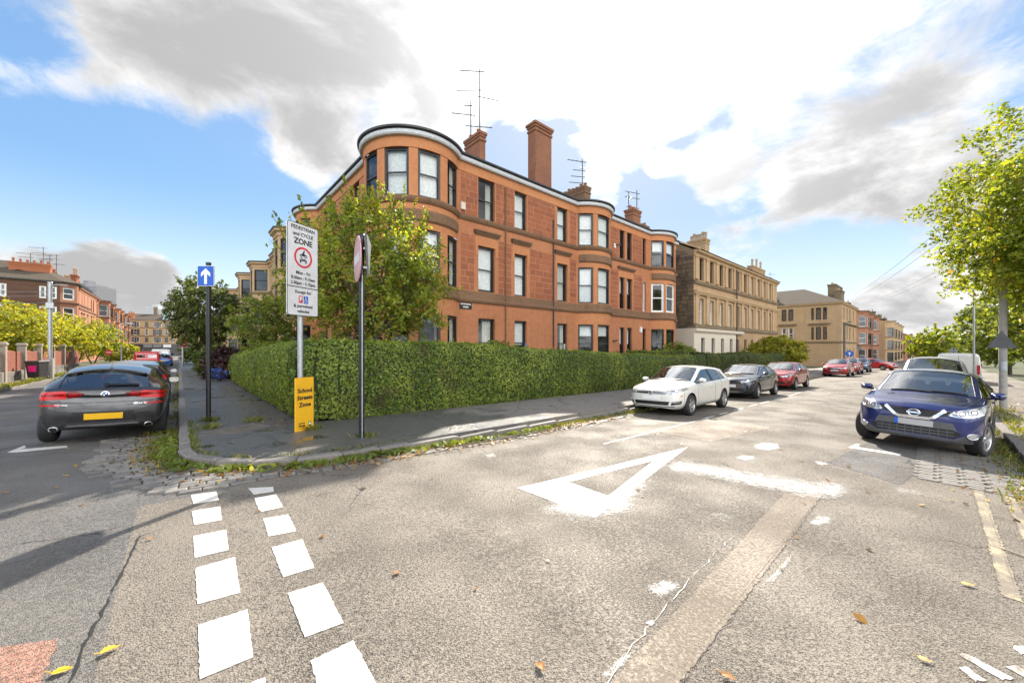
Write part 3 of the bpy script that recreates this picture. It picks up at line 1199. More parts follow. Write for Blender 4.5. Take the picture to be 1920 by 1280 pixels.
def chimney(parent, x0, x1, y0, y1, z0, z1, mat, pots=3, along='x', potmat=None, cap=.10, poth=.55, aerials=(), step=True, potr=.13):
    """stack with base, necking and cope; pots and aerials are its children"""
    mb = MB()
    mb.box(x0, x1, y0, y1, z0, z1 - .30)
    if step:
        mb.box(x0 - .05, x1 + .05, y0 - .05, y1 + .05, z0, z0 + (z1 - z0) * .22)
    mb.box(x0 - .05, x1 + .05, y0 - .05, y1 + .05, z1 - .55, z1 - .42)
    mb.box(x0 - cap * .5, x1 + cap * .5, y0 - cap * .5, y1 + cap * .5, z1 - .30, z1 - .16)
    mb.box(x0 - cap, x1 + cap, y0 - cap, y1 + cap, z1 - .16, z1)
    c = mb.build('chimney', mat, parent)
    prof = [(potr, 0), (potr * .92, poth * .15), (potr * .85, poth * .8), (potr * 1.1, poth * .84), (potr * 1.1, poth), (potr * .8, poth), (potr * .8, poth * .6)]
    pot = MB().lathe(prof, 12).build('chimney_pot', potmat or POT, c)
    L0, L1 = (x0, x1) if along == 'x' else (y0, y1)
    for i in range(pots):
        k = L0 + (L1 - L0) * (i + .5) / pots
        q = ((k, (y0 + y1) / 2, z1) if along == 'x' else ((x0 + x1) / 2, k, z1))
        p = pot if i == 0 else link('chimney_pot', pot.data, c)
        p.location = q
        p.scale = (1, 1, random.uniform(.65, 1.1))
    return c


def aerial(parent, x, y, z, h, booms, rot=0.0, name='aerial'):
    """roof aerial: mast with Yagi booms; booms are (height, length, yaw, elements, element length)"""
    mb = MB()
    mb.tube([(0, 0, 0), (0, 0, h)], .04, 6)
    for (zz, ln, yaw, ne, el) in booms:
        d = Vector((cos(yaw), sin(yaw), 0))
        e = Vector((-sin(yaw), cos(yaw), 0))
        o = Vector((0, 0, zz))
        mb.tube([o - d * ln * .2, o + d * ln * .8], .028, 5)
        for i in range(ne):
            q = o + d * ln * (-.18 + .96 * i / max(1, ne - 1))
            mb.tube([q - e * el / 2, q + e * el / 2], .018, 4)
    return mb.build(name, AERIAL, parent, (x, y, z), rot)


def merge_openings(ops):
    return ops


# ------------------------------------------------------------------ the red sandstone corner tenement
C_S, C_T = 7.02, 15.5
TEN = thing('tenement', 'red sandstone corner tenement with round three-storey bow under dark gutter', 'tenement', ST(C_S, C_T), ANG_R)
ZF = [(.85, 3.32), (4.70, 7.03), (8.42, 10.52)]
EAVE = 11.02
Z0 = -1.4
BC, BR = (1.6, 1.6), 2.25
JT = sqrt(BR ** 2 - 1.6 ** 2) + 1.6          # joint of bow and wall
LLEN = 16.6


def arc_warp(cx, cy, R, th0):
    def f(x, y, z):
        q = th0 + x / R
        return (cx + (R - y) * cos(q), cy + (R - y) * sin(q), z)
    return f


def arc_frame(cx, cy, R, q, depth, w):
    """matrix for a flat window centred on angle q of an arc, its face depth inside"""
    out = Vector((cos(q), sin(q), 0))
    x = Vector((-out.y, out.x, 0))
    half = w / 2
    rr = sqrt(max(.01, R * R - half * half)) - depth
    o = Vector((cx, cy, 0)) + out * rr - x * half
    y = -out
    return Matrix(((x.x, y.x, 0, o.x), (x.y, y.y, 0, o.y), (0, 0, 1, 0), (0, 0, 0, 1)))


def ident(x, y, z):
    return (x, y, z)


wall = MB()
# right facade: (x0, x1) in local metres for each vertical line of windows
LINES = [(4.42, 5.50), (6.92, 7.84), (10.45, 11.40)]
PAIR = [(17.33, 18.0), (18.33, 19.04)]
SLIT = [(20.62, 21.12)]
B1A, B1B = 12.34, 15.90
B2A, B2B = 21.73, 25.40
XEND = 26.35
ops_r = []
for fl, (a, b) in enumerate(ZF):
    for (x0, x1) in LINES + PAIR + SLIT:
        ops_r.append((x0, x1, a, b))


def sub_ops(ops, x0, x1):
    return [o for o in ops if o[0] >= x0 and o[1] <= x1]


for (x0, x1) in ((JT, B1A), (B1B, B2A), (B2B, XEND)):
    wall.warp = None
    facade_wall(wall, x0, x1, Z0, EAVE, sub_ops(ops_r, x0, x1), .20, 0, 0, 1)
# left facade
ops_l = []
LW = lambda x, y, z: (y, LLEN - x, z)
# local distance along left facade from its far end; windows from the photograph (t - 15.5 = 11.6 .. )
LEFT_LINES = [(LLEN - 5.4, LLEN - 4.4), (LLEN - 9.1, LLEN - 8.3), (LLEN - 9.95 - .8, LLEN - 9.95)]
LB_C, LB_R = 13.7, 2.1
LBJ = 1.75
for (a, b) in ZF:
    for (x0, x1) in LEFT_LINES:
        ops_l.append((x0, x1, a, b))
wall.warp = LW
facade_wall(wall, 0, LLEN - LB_C - LBJ, Z0, EAVE, [], .2)
facade_wall(wall, LLEN - LB_C + LBJ, LLEN - JT, Z0, EAVE, ops_l, .2)
# the corner bow
th0 = atan2(JT - BC[1], -BC[0])
arc_len = BR * (2 * pi - 2 * (pi - th0) - (pi / 2 - 0) + 0)
th1 = atan2(-BC[1], JT - BC[0]) + 2 * pi
arc_len = BR * (th1 - th0)
BOWW = [(137, 163), (174, 201), (211, 239), (249, 276), (287, 313)]
ops_b = []
for (a, b) in ZF:
    for (q0, q1) in BOWW:
        ops_b.append((BR * (radians(q0) - th0), BR * (radians(q1) - th0), a, b))
wall.warp = arc_warp(BC[0], BC[1], BR, th0)
facade_wall(wall, 0, arc_len, Z0, EAVE, ops_b, .16, 2, 2, 1, .16)


def bay_arc(a, b, p):
    c = b - a
    R = (c * c / 4 + p * p) / (2 * p)
    al = math.asin(c / 2 / R)
    return (a + b) / 2, R - p, R, -pi / 2 - al, 2 * al


BAYS = [(bay_arc(B1A, B1B, .95), [(216, 243), (252, 288), (297, 324)]), (bay_arc(B2A, B2B, .95), [(218, 246), (251.5, 288.5), (294, 322)])]
for (cx, cy, R, q0, dq), wins in BAYS:
    wall.warp = arc_warp(cx, cy, R, q0 + 2 * pi)
    ob = [(R * (radians(a) - q0 - 2 * pi), R * (radians(b) - q0 - 2 * pi), z0, z1) for (z0, z1) in ZF for (a, b) in wins]
    facade_wall(wall, 0, R * dq, Z0, EAVE, ob, .16, 2, 2, 1, .2)
# left bow near the far end of the left facade
lbq = (pi - math.asin(LBJ / LB_R), 2 * math.asin(LBJ / LB_R))
lbx = LB_R - (LB_R - sqrt(LB_R ** 2 - LBJ ** 2))
wall.warp = arc_warp(sqrt(LB_R ** 2 - LBJ ** 2), LB_C, LB_R, lbq[0])
LBW = [(pi - .72, pi - .32), (pi - .17, pi + .17), (pi + .32, pi + .72)]
ob = [(LB_R * (a - lbq[0]), LB_R * (b - lbq[0]), z0, z1) for (z0, z1) in ZF for (a, b) in LBW]
facade_wall(wall, 0, LB_R * lbq[1], Z0, EAVE, ob, .16, 2, 2, 1, .2)
# gable, back and roof deck closing the block
wall.warp = None
D = 11.0
wall.quad((XEND, 0, Z0), (XEND, D, Z0), (XEND, D, EAVE), (XEND, 0, EAVE), 0)
wall.quad((XEND, D, Z0), (D, D, Z0), (D, D, EAVE), (XEND, D, EAVE), 0)
wall.quad((D, D, Z0), (D, LLEN, Z0), (D, LLEN, EAVE), (D, D, EAVE), 0)
wall.quad((0, LLEN, Z0), (0, LLEN, EAVE), (D, LLEN, EAVE), (D, LLEN, Z0), 0)
wall.build('wall', [RED, INTERIOR, RED_SMOOTH], TEN)

# outline for string courses, cornice and gutter: far end of left facade, bow, right facade with bays, gable end
def arc_pts(cx, cy, R, q0, q1, n):
    return [(cx + R * cos(q0 + (q1 - q0) * i / n), cy + R * sin(q0 + (q1 - q0) * i / n)) for i in range(n + 1)]


OUT = [(0, LLEN)] + arc_pts(sqrt(LB_R ** 2 - LBJ ** 2), LB_C, LB_R, lbq[0], lbq[0] + lbq[1], 10)
OUT += arc_pts(BC[0], BC[1], BR, th0, th1, 30)
for (cx, cy, R, q0, dq), _ in BAYS:
    OUT += arc_pts(cx, cy, R, q0 + 2 * pi, q0 + dq + 2 * pi, 16)
OUT += [(XEND, 0), (XEND, 1.2)]


def band(name, prof, mat, parent=TEN, path=OUT):
    mb = MB()
    sweep(mb, path, prof)
    o = mb.build(name, mat, parent)
    return o


band('string_course', [(-.02, 4.10), (.09, 4.10), (.13, 4.20), (.13, 4.26), (.05, 4.32), (.05, 4.66), (-.02, 4.66)], RED_DARK)
band('string_course', [(-.02, 8.16), (.06, 8.16), (.12, 8.26), (.14, 8.34), (.14, 8.40), (-.02, 8.42)], RED_DARK)
band('frieze', [(-.02, 10.53), (.03, 10.53), (.03, 11.02), (-.02, 11.02)], RED_SMOOTH)
band('eaves_board', [(.0, 11.0), (.16, 11.0), (.20, 11.06), (.20, 11.20), (.0, 11.22)], GUTTER_WHITE)
band('gutter', [(.0, 11.205), (.20, 11.205), (.28, 11.26), (.29, 11.34), (.22, 11.34), (.10, 11.38), (.0, 11.38)], GUTTER_BLACK)
band('plinth', [(-.02, Z0), (.08, Z0), (.08, .45), (-.02, .5)], RED)
# moulded aprons under the first-floor heads of the bow and the bays
bow_path = arc_pts(BC[0], BC[1], BR, th0 + .1, th1 - .1, 28)
for pth in [bow_path] + [arc_pts(cx, cy, R, q0 + 2 * pi + .08, q0 + dq + 2 * pi - .08, 16) for (cx, cy, R, q0, dq), _ in BAYS]:
    band('apron', [(-.02, 7.35), (.05, 7.35), (.10, 7.42), (.10, 7.80), (.06, 7.86), (-.02, 7.86)], RED_DARK, TEN, pth)
# hood mouldings over first-floor windows on the flat wall
for (x0, x1) in LINES + [(PAIR[0][0], PAIR[1][1])]:
    mb = MB()
    mb.box(x0 - .30, x1 + .30, -.20, .0, 7.72, 7.80)
    mb.box(x0 - .26, x1 + .26, -.14, .0, 7.64, 7.72)
    mb.box(x0 - .22, x1 + .22, -.08, .0, 7.56, 7.64)
    mb.build('hood_mould', RED_DARK, TEN)
    mb = MB()
    mb.box(x0 - .2, x1 + .2, -.028, .0, 7.04, 7.56)
    mb.box(x0 - .2, x0 - .04, -.028, .0, 6.55, 7.04)
    mb.box(x1 + .04, x1 + .2, -.028, .0, 6.55, 7.04)
    mb.build('architrave', RED_SMOOTH, TEN)


def tone():
    return random.random()


BACKS = [None, ('blind', .45), ('curtain', .26), ('blind', .3), None, ('curtain1', .45), ('blind', .95), ('blind', .9)]


def fit(M, x, z, y=.13):
    return M @ Matrix.Translation((x, y, z))


# windows of the right facade, with what hangs in each of them
RB = {(0, 0): ('curtain1', .5), (1, 0): ('blind', .55), (2, 0): ('curtain1', .3), (0, 1): ('blind', .93), (1, 1): ('blind', .95), (2, 1): ('curtain', .45),
      (0, 2): ('curtain1', .3), (1, 2): ('blind', .9), (2, 2): ('blind', .9)}
I4 = Matrix.Identity(4)
for fl, (a, b) in enumerate(ZF):
    for i, (x0, x1) in enumerate(LINES):
        window(TEN, fit(I4, x0, a), x1 - x0, b - a, back=RB.get((i, fl)))
    for (x0, x1) in PAIR:
        window(TEN, fit(I4, x0, a), x1 - x0, b - a, back=('blind', .5) if fl < 2 else None)
    for (x0, x1) in SLIT:
        window(TEN, fit(I4, x0, a), x1 - x0, b - a, frame=SASH_WHITE if fl == 1 else None)
    ML = Matrix(((0, 1, 0, 0), (-1, 0, 0, LLEN), (0, 0, 1, 0), (0, 0, 0, 1)))
    for (x0, x1) in LEFT_LINES:
        window(TEN, fit(ML, x0, a), x1 - x0, b - a, back=('blind', .4) if fl else None)
    bb = [None, None, ('blind', .95) if fl > 0 else None, ('blind', .93) if fl > 0 else ('curtain1', .1), ('curtain1', .3)]
    for k, (q0, q1) in enumerate(BOWW):
        wd = 2 * (BR - .1) * sin(radians(q1 - q0) / 2)
        window(TEN, arc_frame(BC[0], BC[1], BR, radians((q0 + q1) / 2), .05, wd) @ Matrix.Translation((0, 0, a)), wd, b - a, back=bb[k], split=.5 if fl else .38, fr=.07)
    for bi, ((cx, cy, R, q0, dq), wins) in enumerate(BAYS):
        for k, (a0, a1) in enumerate(wins):
            wd = 2 * (R - .1) * sin(radians(a1 - a0) / 2)
            fm = SASH_WHITE if (bi == 1 and fl == 1) else SASH_DARK
            bk = ('blind', .95) if (bi == 0 and fl > 0) else (('blind', .3) if bi == 0 else (('blind', .4) if fl == 2 else None))
            window(TEN, arc_frame(cx, cy, R, radians((a0 + a1) / 2), .05, wd) @ Matrix.Translation((0, 0, a)), wd, b - a, frame=fm, back=bk, fr=.1 if fm is SASH_WHITE else .065)
    for (a0, a1) in LBW:
        wd = 2 * (LB_R - .1) * sin((a1 - a0) / 2)
        window(TEN, arc_frame(sqrt(LB_R ** 2 - LBJ ** 2), LB_C, LB_R, (a0 + a1) / 2, .05, wd) @ Matrix.Translation((0, 0, a)), wd, b - a)

# squared stone blocks of the upper floors, each its own piece with a pale joint round it
block_unit = MB().box(-.5, .5, -.5, .5, -.5, .5).build('block_form', RED_BLOCK)
block_me = block_unit.data
bpy.data.objects.remove(block_unit)
big_unit = MB().box(-.5, .5, -.5, .5, -.5, .5).build('block_form', RED)
ash_me = big_unit.data
bpy.data.objects.remove(big_unit)
mort = MB()
NB = [0, 0]


def fill_blocks(x0, x1, z0, z1, ch, lo, hi, me, name, proud=.014, k=0):
    z = z0
    row = 0
    while z < z1 - .08:
        h = min(ch * random.uniform(.94, 1.08), z1 - z)
        if z1 - z - h < .12:
            h = z1 - z
        x = x0
        row += 1
        first = True
        while x < x1 - .05:
            ln = random.uniform(lo, hi)
            if first and row % 2:
                ln *= .55
            first = False
            if x1 - x - ln < lo * .45:
                ln = x1 - x
            if NB[k] < 300:
                NB[k] += 1
                o = link(name, me, TEN, ((x + ln / 2), .02 - proud + random.uniform(-.004, .004), z + h / 2))
                o.scale = (ln - .042, .04, h - .036)
            x += ln
        z += h


# wall stretches between the windows (x from, x to)
RUNS = [(JT + .16, LINES[0][0] - .05), (LINES[0][1] + .06, LINES[1][0] - .06), (LINES[1][1] + .06, LINES[2][0] - .22), (LINES[2][1] + .24, B1A - .06),
        (B1B + .1, PAIR[0][0] - .1), (PAIR[1][1] + .1, SLIT[0][0] - .1)]
for (x0, x1) in RUNS:
    mort.quad((x0, -.006, 8.43), (x1, -.006, 8.43), (x1, -.006, 10.52), (x0, -.006, 10.52))
    fill_blocks(x0, x1, 8.44, 10.51, .30, .38, .95, block_me, 'stone_block')
RUNS1 = [(JT + .16, LINES[0][0] - .24), (LINES[0][1] + .24, LINES[1][0] - .24), (LINES[1][1] + .24, LINES[2][0] - .24), (LINES[2][1] + .24, B1A - .06),
         (B1B + .1, PAIR[0][0] - .24), (PAIR[1][1] + .24, SLIT[0][0] - .12)]
for (x0, x1) in RUNS1:
    mort.quad((x0, -.006, 4.68), (x1, -.006, 4.68), (x1, -.006, 7.5), (x0, -.006, 7.5))
    fill_blocks(x0, x1, 4.69, 7.5, .33, .42, 1.05, block_me, 'stone_block')
mort.build('mortar_bed', MORTAR, TEN, kind='stuff')
# smooth ashlar of the ground floor, larger stones with hairline joints
for (x0, x1) in [(JT + .1, LINES[0][0] - .02), (LINES[0][1] + .02, LINES[1][0] - .02), (LINES[1][1] + .02, LINES[2][0] - .02), (LINES[2][1] + .02, B1A - .04),
                 (B1B + .05, PAIR[0][0] - .02), (PAIR[1][1] + .02, SLIT[0][0] - .02)]:
    fill_blocks(x0, x1, .5, 3.30, .40, .9, 1.9, ash_me, 'ashlar_block', .008, 1)
fill_blocks(JT + .1, B1A - .04, 3.36, 4.08, .36, 1.2, 2.2, ash_me, 'ashlar_block', .008, 1)
fill_blocks(B1B + .05, B2A - .04, 3.36, 4.08, .36, 1.2, 2.2, ash_me, 'ashlar_block', .008, 1)

# roof: low slated slopes behind the gutter, lead flat over the bow
rf = MB()
RZ = 13.3
rf.add([(1.2, 0.1, 11.4), (XEND, .1, 11.4), (XEND, 5.5, RZ), (5.5, 5.5, RZ), (.1, LLEN, 11.4), (.1, 1.2, 11.4), (5.5, LLEN, RZ), (11, 11, 11.4), (XEND, 11, 11.4), (11, LLEN, 11.4)],
       [(0, 1, 2, 3), (4, 5, 3, 6), (5, 0, 3), (7, 8, 2, 3)[::-1], (7, 9, 6, 3)])
rf.add([(XEND, .1, 11.4), (XEND, 11, 11.4), (XEND, 5.5, RZ)], [(0, 1, 2)])
roof = rf.build('roof', SLATE, TEN)
cap = MB()
for pth in [arc_pts(BC[0], BC[1], BR + .15, th0, th1, 30)] + [arc_pts(cx, cy, R + .15, q0 + 2 * pi, q0 + dq + 2 * pi, 16) for (cx, cy, R, q0, dq), _ in BAYS] + [arc_pts(sqrt(LB_R ** 2 - LBJ ** 2), LB_C, LB_R + .15, lbq[0], lbq[0] + lbq[1], 12)]:
    n = len(pth)
    cx = sum(p[0] for p in pth) / n
    cy = sum(p[1] for p in pth) / n
    cap.add([(p[0], p[1], 11.375) for p in pth] + [(cx, cy, 11.6)], [(i, (i + 1) % n, n) for i in range(n)])
cap.build('lead_cap', LEAD, roof)
# chimney stacks: wallhead stack with tall shaft, ridge stacks with pots, aerials strapped to them
def stack_px(t0, uc, ul, ur, z0, z1, mat, **kw):
    """stack whose near corner shows at pixel column uc; its two visible faces end at ul and ur"""
    s0, s1, t1 = ps(uc, t0), ps(ur, t0), pt(ul, ps(uc, t0))
    return chimney(TEN, s0 - C_S, s1 - C_S, t0 - C_T, t1 - C_T, z0, z1, mat, **kw), s0 - C_S, s1 - C_S, t0 - C_T, t1 - C_T


stack_px(17.0, 1003.75, 990, 1034, 11.3, 16.3, RED_SOOT, pots=3, along='x', cap=.12, poth=.28)
c1, cx0, cx1, cy0, cy1 = stack_px(18.4, 900, 872, 910, 11.3, 15.0, RED_SOOT, pots=2, along='y', cap=.09, poth=.3)
aerial(c1, (cx0 + cx1) / 2, cy1 - .35, 15.0, 2.5, [(1.6, 1.5, 2.6, 0, .3), (.9, 1.7, -.6, 6, .12), (2.2, .5, 2.4, 3, .2)])
aerial(c1, (cx0 + cx1) / 2, cy0 + .3, 15.0, 4.0, [(3.85, 1.5, 2.5, 0, .4), (2.7, 1.8, 2.4, 0, .4), (2.3, 1.5, -.4, 0, .3)])
c3, cx0, cx1, cy0, cy1 = stack_px(18.2, 1096, 1051, 1107, 11.3, 14.5, RED_DARK, pots=6, along='y', cap=.07, poth=.35)
aerial(c3, (cx0 + cx1) / 2, cy0 + .5, 14.4, 2.4, [(2.2, 1.6, 2.7, 5, .25), (1.5, 1.0, 2.6, 0, .3), (1.0, 1.2, 2.6, 0, .3), (.5, 1.4, 2.6, 0, .3), (1.7, 1.2, -.5, 0, .2)])
c4, cx0, cx1, cy0, cy1 = stack_px(18.0, 1187, 1172, 1201, 11.3, 14.3, RED_SOOT, pots=4, along='x', cap=.10, poth=.35)
stack_px(18.6, 1203, 1201, 1216, 11.3, 13.6, RED_DARK, pots=1, along='x', cap=.08, poth=.25)
aerial(c4, cx0 + .1, cy1 - .3, 13.6, 2.3, [(1.9, .8, .2, 4, .3)])
aerial(c4, cx1 + .75, cy1, 12.5, 4.2, [(3.9, 1.7, 2.8, 3, .2), (3.4, 1.7, 2.8, 3, .2), (2.5, 1.5, 2.8, 4, .2), (1.6, .5, .6, 4, .35)])
# rain pipes, alarm boxes, lamps and the cast street nameplate
for xx, za, zb in ((6.22, .3, 10.5), (10.05, .3, 9.6)):
    MB().tube([(xx, -.06, za), (xx, -.06, zb)], .045, 8).build('rain_pipe', RED_DARK if xx < 7 else IRON, TEN)
MB().cbox(3.32, 3.58, -.10, -.01, 8.62, 8.98, .02).build('alarm_box', CREAM, TEN)
MB().cbox(20.1, 20.35, -.12, -.01, 3.0, 3.45, .03).build('alarm_box', WHITE_PLAIN, TEN)
ab = MB()
ab.box(16.55, 16.75, -.08, -.01, 9.05, 9.35)
ab.build('camera_box', WHITE_PLAIN, TEN)
MB().tube([(16.7, -.1, 9.25), (16.95, -.32, 9.3)], .05, 8).build('wall_lamp', IRON, TEN)
MB().tube([(16.4, -.02, 2.3), (16.65, -.28, 2.35)], .05, 8).build('wall_lamp', IRON, TEN)


def text_mesh(body, size, extr=.002, align='CENTER', bold=0.0, spacing=1.0):
    cu = bpy.data.curves.new('lettering', 'FONT')
    cu.body = body
    cu.size = size
    cu.extrude = extr
    cu.align_x = align
    cu.align_y = 'CENTER'
    cu.offset = bold
    cu.space_character = spacing
    cu.resolution_u = 3
    o = bpy.data.objects.new('lettering', cu)
    COL.objects.link(o)
    dg = bpy.context.evaluated_depsgraph_get()
    me = bpy.data.meshes.new_from_object(o.evaluated_get(dg))
    bpy.data.objects.remove(o)
    return me


def text(body, size, mat, parent, M, **kw):
    """flat lettering standing upright in the xz plane of M, facing -y"""
    me = text_mesh(body, size, **kw)
    me.materials.clear()
    me.materials.append(mat)
    o = link('lettering', me, parent)
    o.matrix_local = M @ Matrix.Rotation(pi / 2, 4, 'X')
    return o


np_ = MB().cbox(3.27, 4.0, -.03, -.012, 3.74, 4.06, .004).build('nameplate', BLACKPAINT, TEN)
text('DOWANHILL', .105, WHITE_PLAIN, np_, Matrix.Translation((3.635, -.034, 3.98)), bold=.004)
text('STREET', .105, WHITE_PLAIN, np_, Matrix.Translation((3.635, -.034, 3.83)), bold=.004)
# ------------------------------------------------------------------ cars
def carpaint(name, col, flake=.25, rough=.28):
    m, t = newmat(name)
    p = t.pos()
    lw = t.n('ShaderNodeLayerWeight')
    lw.inputs[0].default_value = .35
    c = t.mix(t.math('MULTIPLY', lw.outputs['Facing'], .5), col, tuple(x * .55 for x in col))
    dirt = t.rng(t.noise(p, 2.2, 5, .65), .45, .8, 0, .16)
    c = t.mix(dirt, c, (.25, .22, .18))
    rr = t.math('ADD', rough, t.math('MULTIPLY', dirt, .5))
    t.out(t.pbsdf(c, rr, flake, .5, None, Coat_Weight=.9, Coat_Roughness=.04))
    MAT[name] = m
    return m


LAMP_RED = simple('red_lamp_lens', (.50, .008, .010), .2, spec=.35, vary=.1)
LAMP_DARKRED = simple('dark_red_lamp_lens', (.17, .005, .007), .18, spec=.35, vary=.1)
LAMP_CLEAR = simple('clear_lamp_lens', (.42, .43, .44), .08, .35, spec=.9, vary=.15)
LAMP_BOWL = simple('lamp_bowl', (.70, .71, .72), .15, .9, vary=.05)
LAMP_BLACK = simple('lamp_bezel', (.03, .03, .034), .15, spec=.7)
PLATE_Y = simple('yellow_plate', (.78, .44, .012), .45, vary=.02)
PLATE_W = simple('pale_plate', (.60, .60, .60), .5, vary=.03)
PLATE_G = simple('grey_plate', (.42, .41, .41), .5, vary=.03)
SEATM = simple('seat_cloth', (.035, .035, .038), .9)
GRILLE = simple('black_grille', (.008, .008, .009), .4)
TRIM = simple('satin_black_trim', (.018, .018, .02), .35)

NR = 10       # points of a half ring


def car_cage(P):
    """rings of the body from nose to tail; each point is (x, y, z). P holds the proportions of one kind of car"""
    hw, H = P['W'] / 2, P['H']
    fa, ra = P['wb'] / 2, -P['wb'] / 2
    xf, xt = fa + P['fo'], ra - P['ro']
    zb, bl, hz = P['zb'], P['belt'], P['hood']
    rf = P.get('roofw', .60)
    xc, xr = P['cowl'], P['roof0']
    xre, xrg = P['roof1'], P['tail_glass']
    nz = P.get('nose', .70)
    R = []

    def ring(x, pts):
        R.append([(x + (p[2] if len(p) > 2 else 0), p[0] * hw, p[1]) for p in pts])
    low = zb + .02
    # 0 nose, 1 front of bumper, 2 lamps, 3 axle
    ring(xf, [(0, low + .06), (.50, low + .06, -.02), (.60, low + .12, -.03), (.62, .46, -.03), (.60, nz - .12, -.03), (.56, nz - .04, -.04), (.44, nz, -.04), (.38, nz + .005, -.03), (.20, nz + .012, -.01), (0, nz + .015)])
    ring(xf - .10, [(0, low), (.66, low, -.03), (.80, low + .10, -.06), (.83, .46, -.06), (.82, nz - .08, -.08), (.77, nz + .02, -.10), (.62, nz + .05, -.06), (.55, nz + .06, -.05), (.28, nz + .075, -.01), (0, nz + .08)])
    ring(xf - .40, [(0, zb), (.80, zb), (.94, low + .10), (.965, .50), (.955, nz + .0), (.90, nz + .10), (.74, nz + .135), (.66, nz + .145), (.34, nz + .165, .03), (0, nz + .17, .04)])
    m = fa - .02
    ring(m, [(0, zb), (.82, zb), (.965, low + .10), (1.0, .55), (.985, bl - .13), (.92, bl - .055), (.78, hz - .05), (.70, hz - .04), (.36, hz - .015), (0, hz - .01)])
    # 4 cowl
    ring(xc, [(0, zb), (.82, zb), (.97, low + .08), (.995, .56), (.995, bl - .12), (.94, bl - .015), (.86, bl + .02, .0), (.79, hz + .015, .06), (.42, hz + .035, .20), (0, hz + .04, .25)])
    # 5 roof front
    zt = P['wtop']
    ring(xr, [(0, zb), (.82, zb), (.97, low + .08), (.99, .56), (.997, bl - .11), (.95, bl + .0), (rf + .115, zt - .01), (rf + .035, zt + .045), (rf * .6, H - .035, .04), (0, H - .022, .06)])
    xb0, xb1 = P['bp'], P['bp'] - .10
    ring(xb0, [(0, zb), (.82, zb), (.97, low + .08), (.985, .56), (1.0, bl - .10), (.95, bl + .012), (rf + .125, zt + .015), (rf + .03, zt + .065), (rf * .6, H - .002), (0, H + .006)])
    ring(xb1, [(0, zb), (.82, zb), (.97, low + .08), (.985, .56), (1.0, bl - .10), (.95, bl + .018), (rf + .122, zt + .015), (rf + .025, zt + .065), (rf * .6, H - .002), (0, H + .006)])
    xq = P['dlo']
    qz = P.get('qrise', .05)
    ring(xq, [(0, zb), (.82, zb), (.97, low + .10), (.995, .58), (1.0, bl - .07), (.95, bl + qz), (rf + .11, zt - .01), (rf + .02, zt + .045), (rf * .6, H - .03), (0, H - .02)])
    xq2 = P['dlo2']
    zq = P.get('ztail', .0)
    ring(xq2, [(0, zb), (.82, zb), (.96, low + .12), (.99, .60), (.99, bl - .04), (.94, bl + qz * 1.6 + .01), (rf + .13, bl + qz + (zt - bl) * .55 - zq), (rf + .05, zt + .0 - zq * .8), (rf * .58, H - .075 - zq * .8), (0, H - .06 - zq * .8)])
    ring(xre, [(0, zb + .02), (.80, zb + .02), (.93, low + .14), (.965, .62), (.955, bl - .03, -.0), (.90, bl + qz + .03), (rf + .13, bl + qz + (zt - bl) * .42 - zq), (rf + .03, zt - .045 - zq), (rf * .56, H - .105 - zq), (0, H - .09 - zq)])
    ring(xrg, [(0, zb + .06), (.78, zb + .06), (.89, low + .17), (.92, .60), (.915, bl - .07), (.865, bl + .03, .02), (.77, bl + .055, .02), (.69, bl + .06, .0), (.36, bl + .065, -.03), (0, bl + .067, -.04)])
    tz = P.get('tailz', .0)
    ring(xt + .07, [(0, zb + .07), (.74, zb + .07, .03), (.84, low + .2, .03), (.88, .58, .02), (.88, bl - .17 + tz, .02), (.83, bl - .05 + tz, .02), (.70, bl - .02 + tz, .0), (.62, bl - .015 + tz, -.01), (.32, bl - .01 + tz, -.02), (0, bl - .01 + tz, -.03)])
    ring(xt, [(0, zb + .12), (.60, zb + .12, .04), (.70, low + .24, .03), (.74, .56, .0), (.72, bl - .24 + tz, .03), (.68, bl - .16 + tz, .05), (.56, bl - .13 + tz, .03), (.5, bl - .12 + tz, .02), (.26, bl - .12 + tz, .01), (0, bl - .12 + tz, .01)])
    return R


MID = dict(body=0, windscreen=1, door_window=2, rear_door_window=3, rear_window=4, front_door=5, rear_door=6, bonnet=7, bumper=8, rear_bumper=9, arch=10, pillar=11, tailgate=12, sill=13, quarter=14)


def region(i, j):
    """what the face between ring i, i+1 and points j, j+1 belongs to"""
    M = MID
    if j == 0:
        return M['arch']
    if i <= 1:
        return M['bumper'] if j < 5 else M['bonnet'] if i == 1 and j >= 6 else M['bumper']
    if i in (2, 3):
        return M['bonnet'] if j >= 6 else M['body']
    if i >= 11:
        return M['rear_bumper'] if j < 4 else M['tailgate']
    if j == 1:
        return M['sill']
    if i == 4:
        return M['windscreen'] if j >= 7 else M['door_window'] if j == 5 else M['front_door'] if j in (2, 3, 4) else M['body']
    if i == 5:
        return M['front_door'] if j in (2, 3, 4) else M['door_window'] if j == 5 else M['body']
    if i == 6:
        return M['pillar'] if j == 5 else M['front_door'] if j in (2, 3, 4) else M['body']
    if i == 7:
        return M['rear_door'] if j in (2, 3, 4) else M['rear_door_window'] if j == 5 else M['body']
    if i == 8:
        return M['quarter'] if j == 5 else M['body']
    if i == 10:
        return M['rear_window'] if j >= 7 else M['body']
    return M['body']


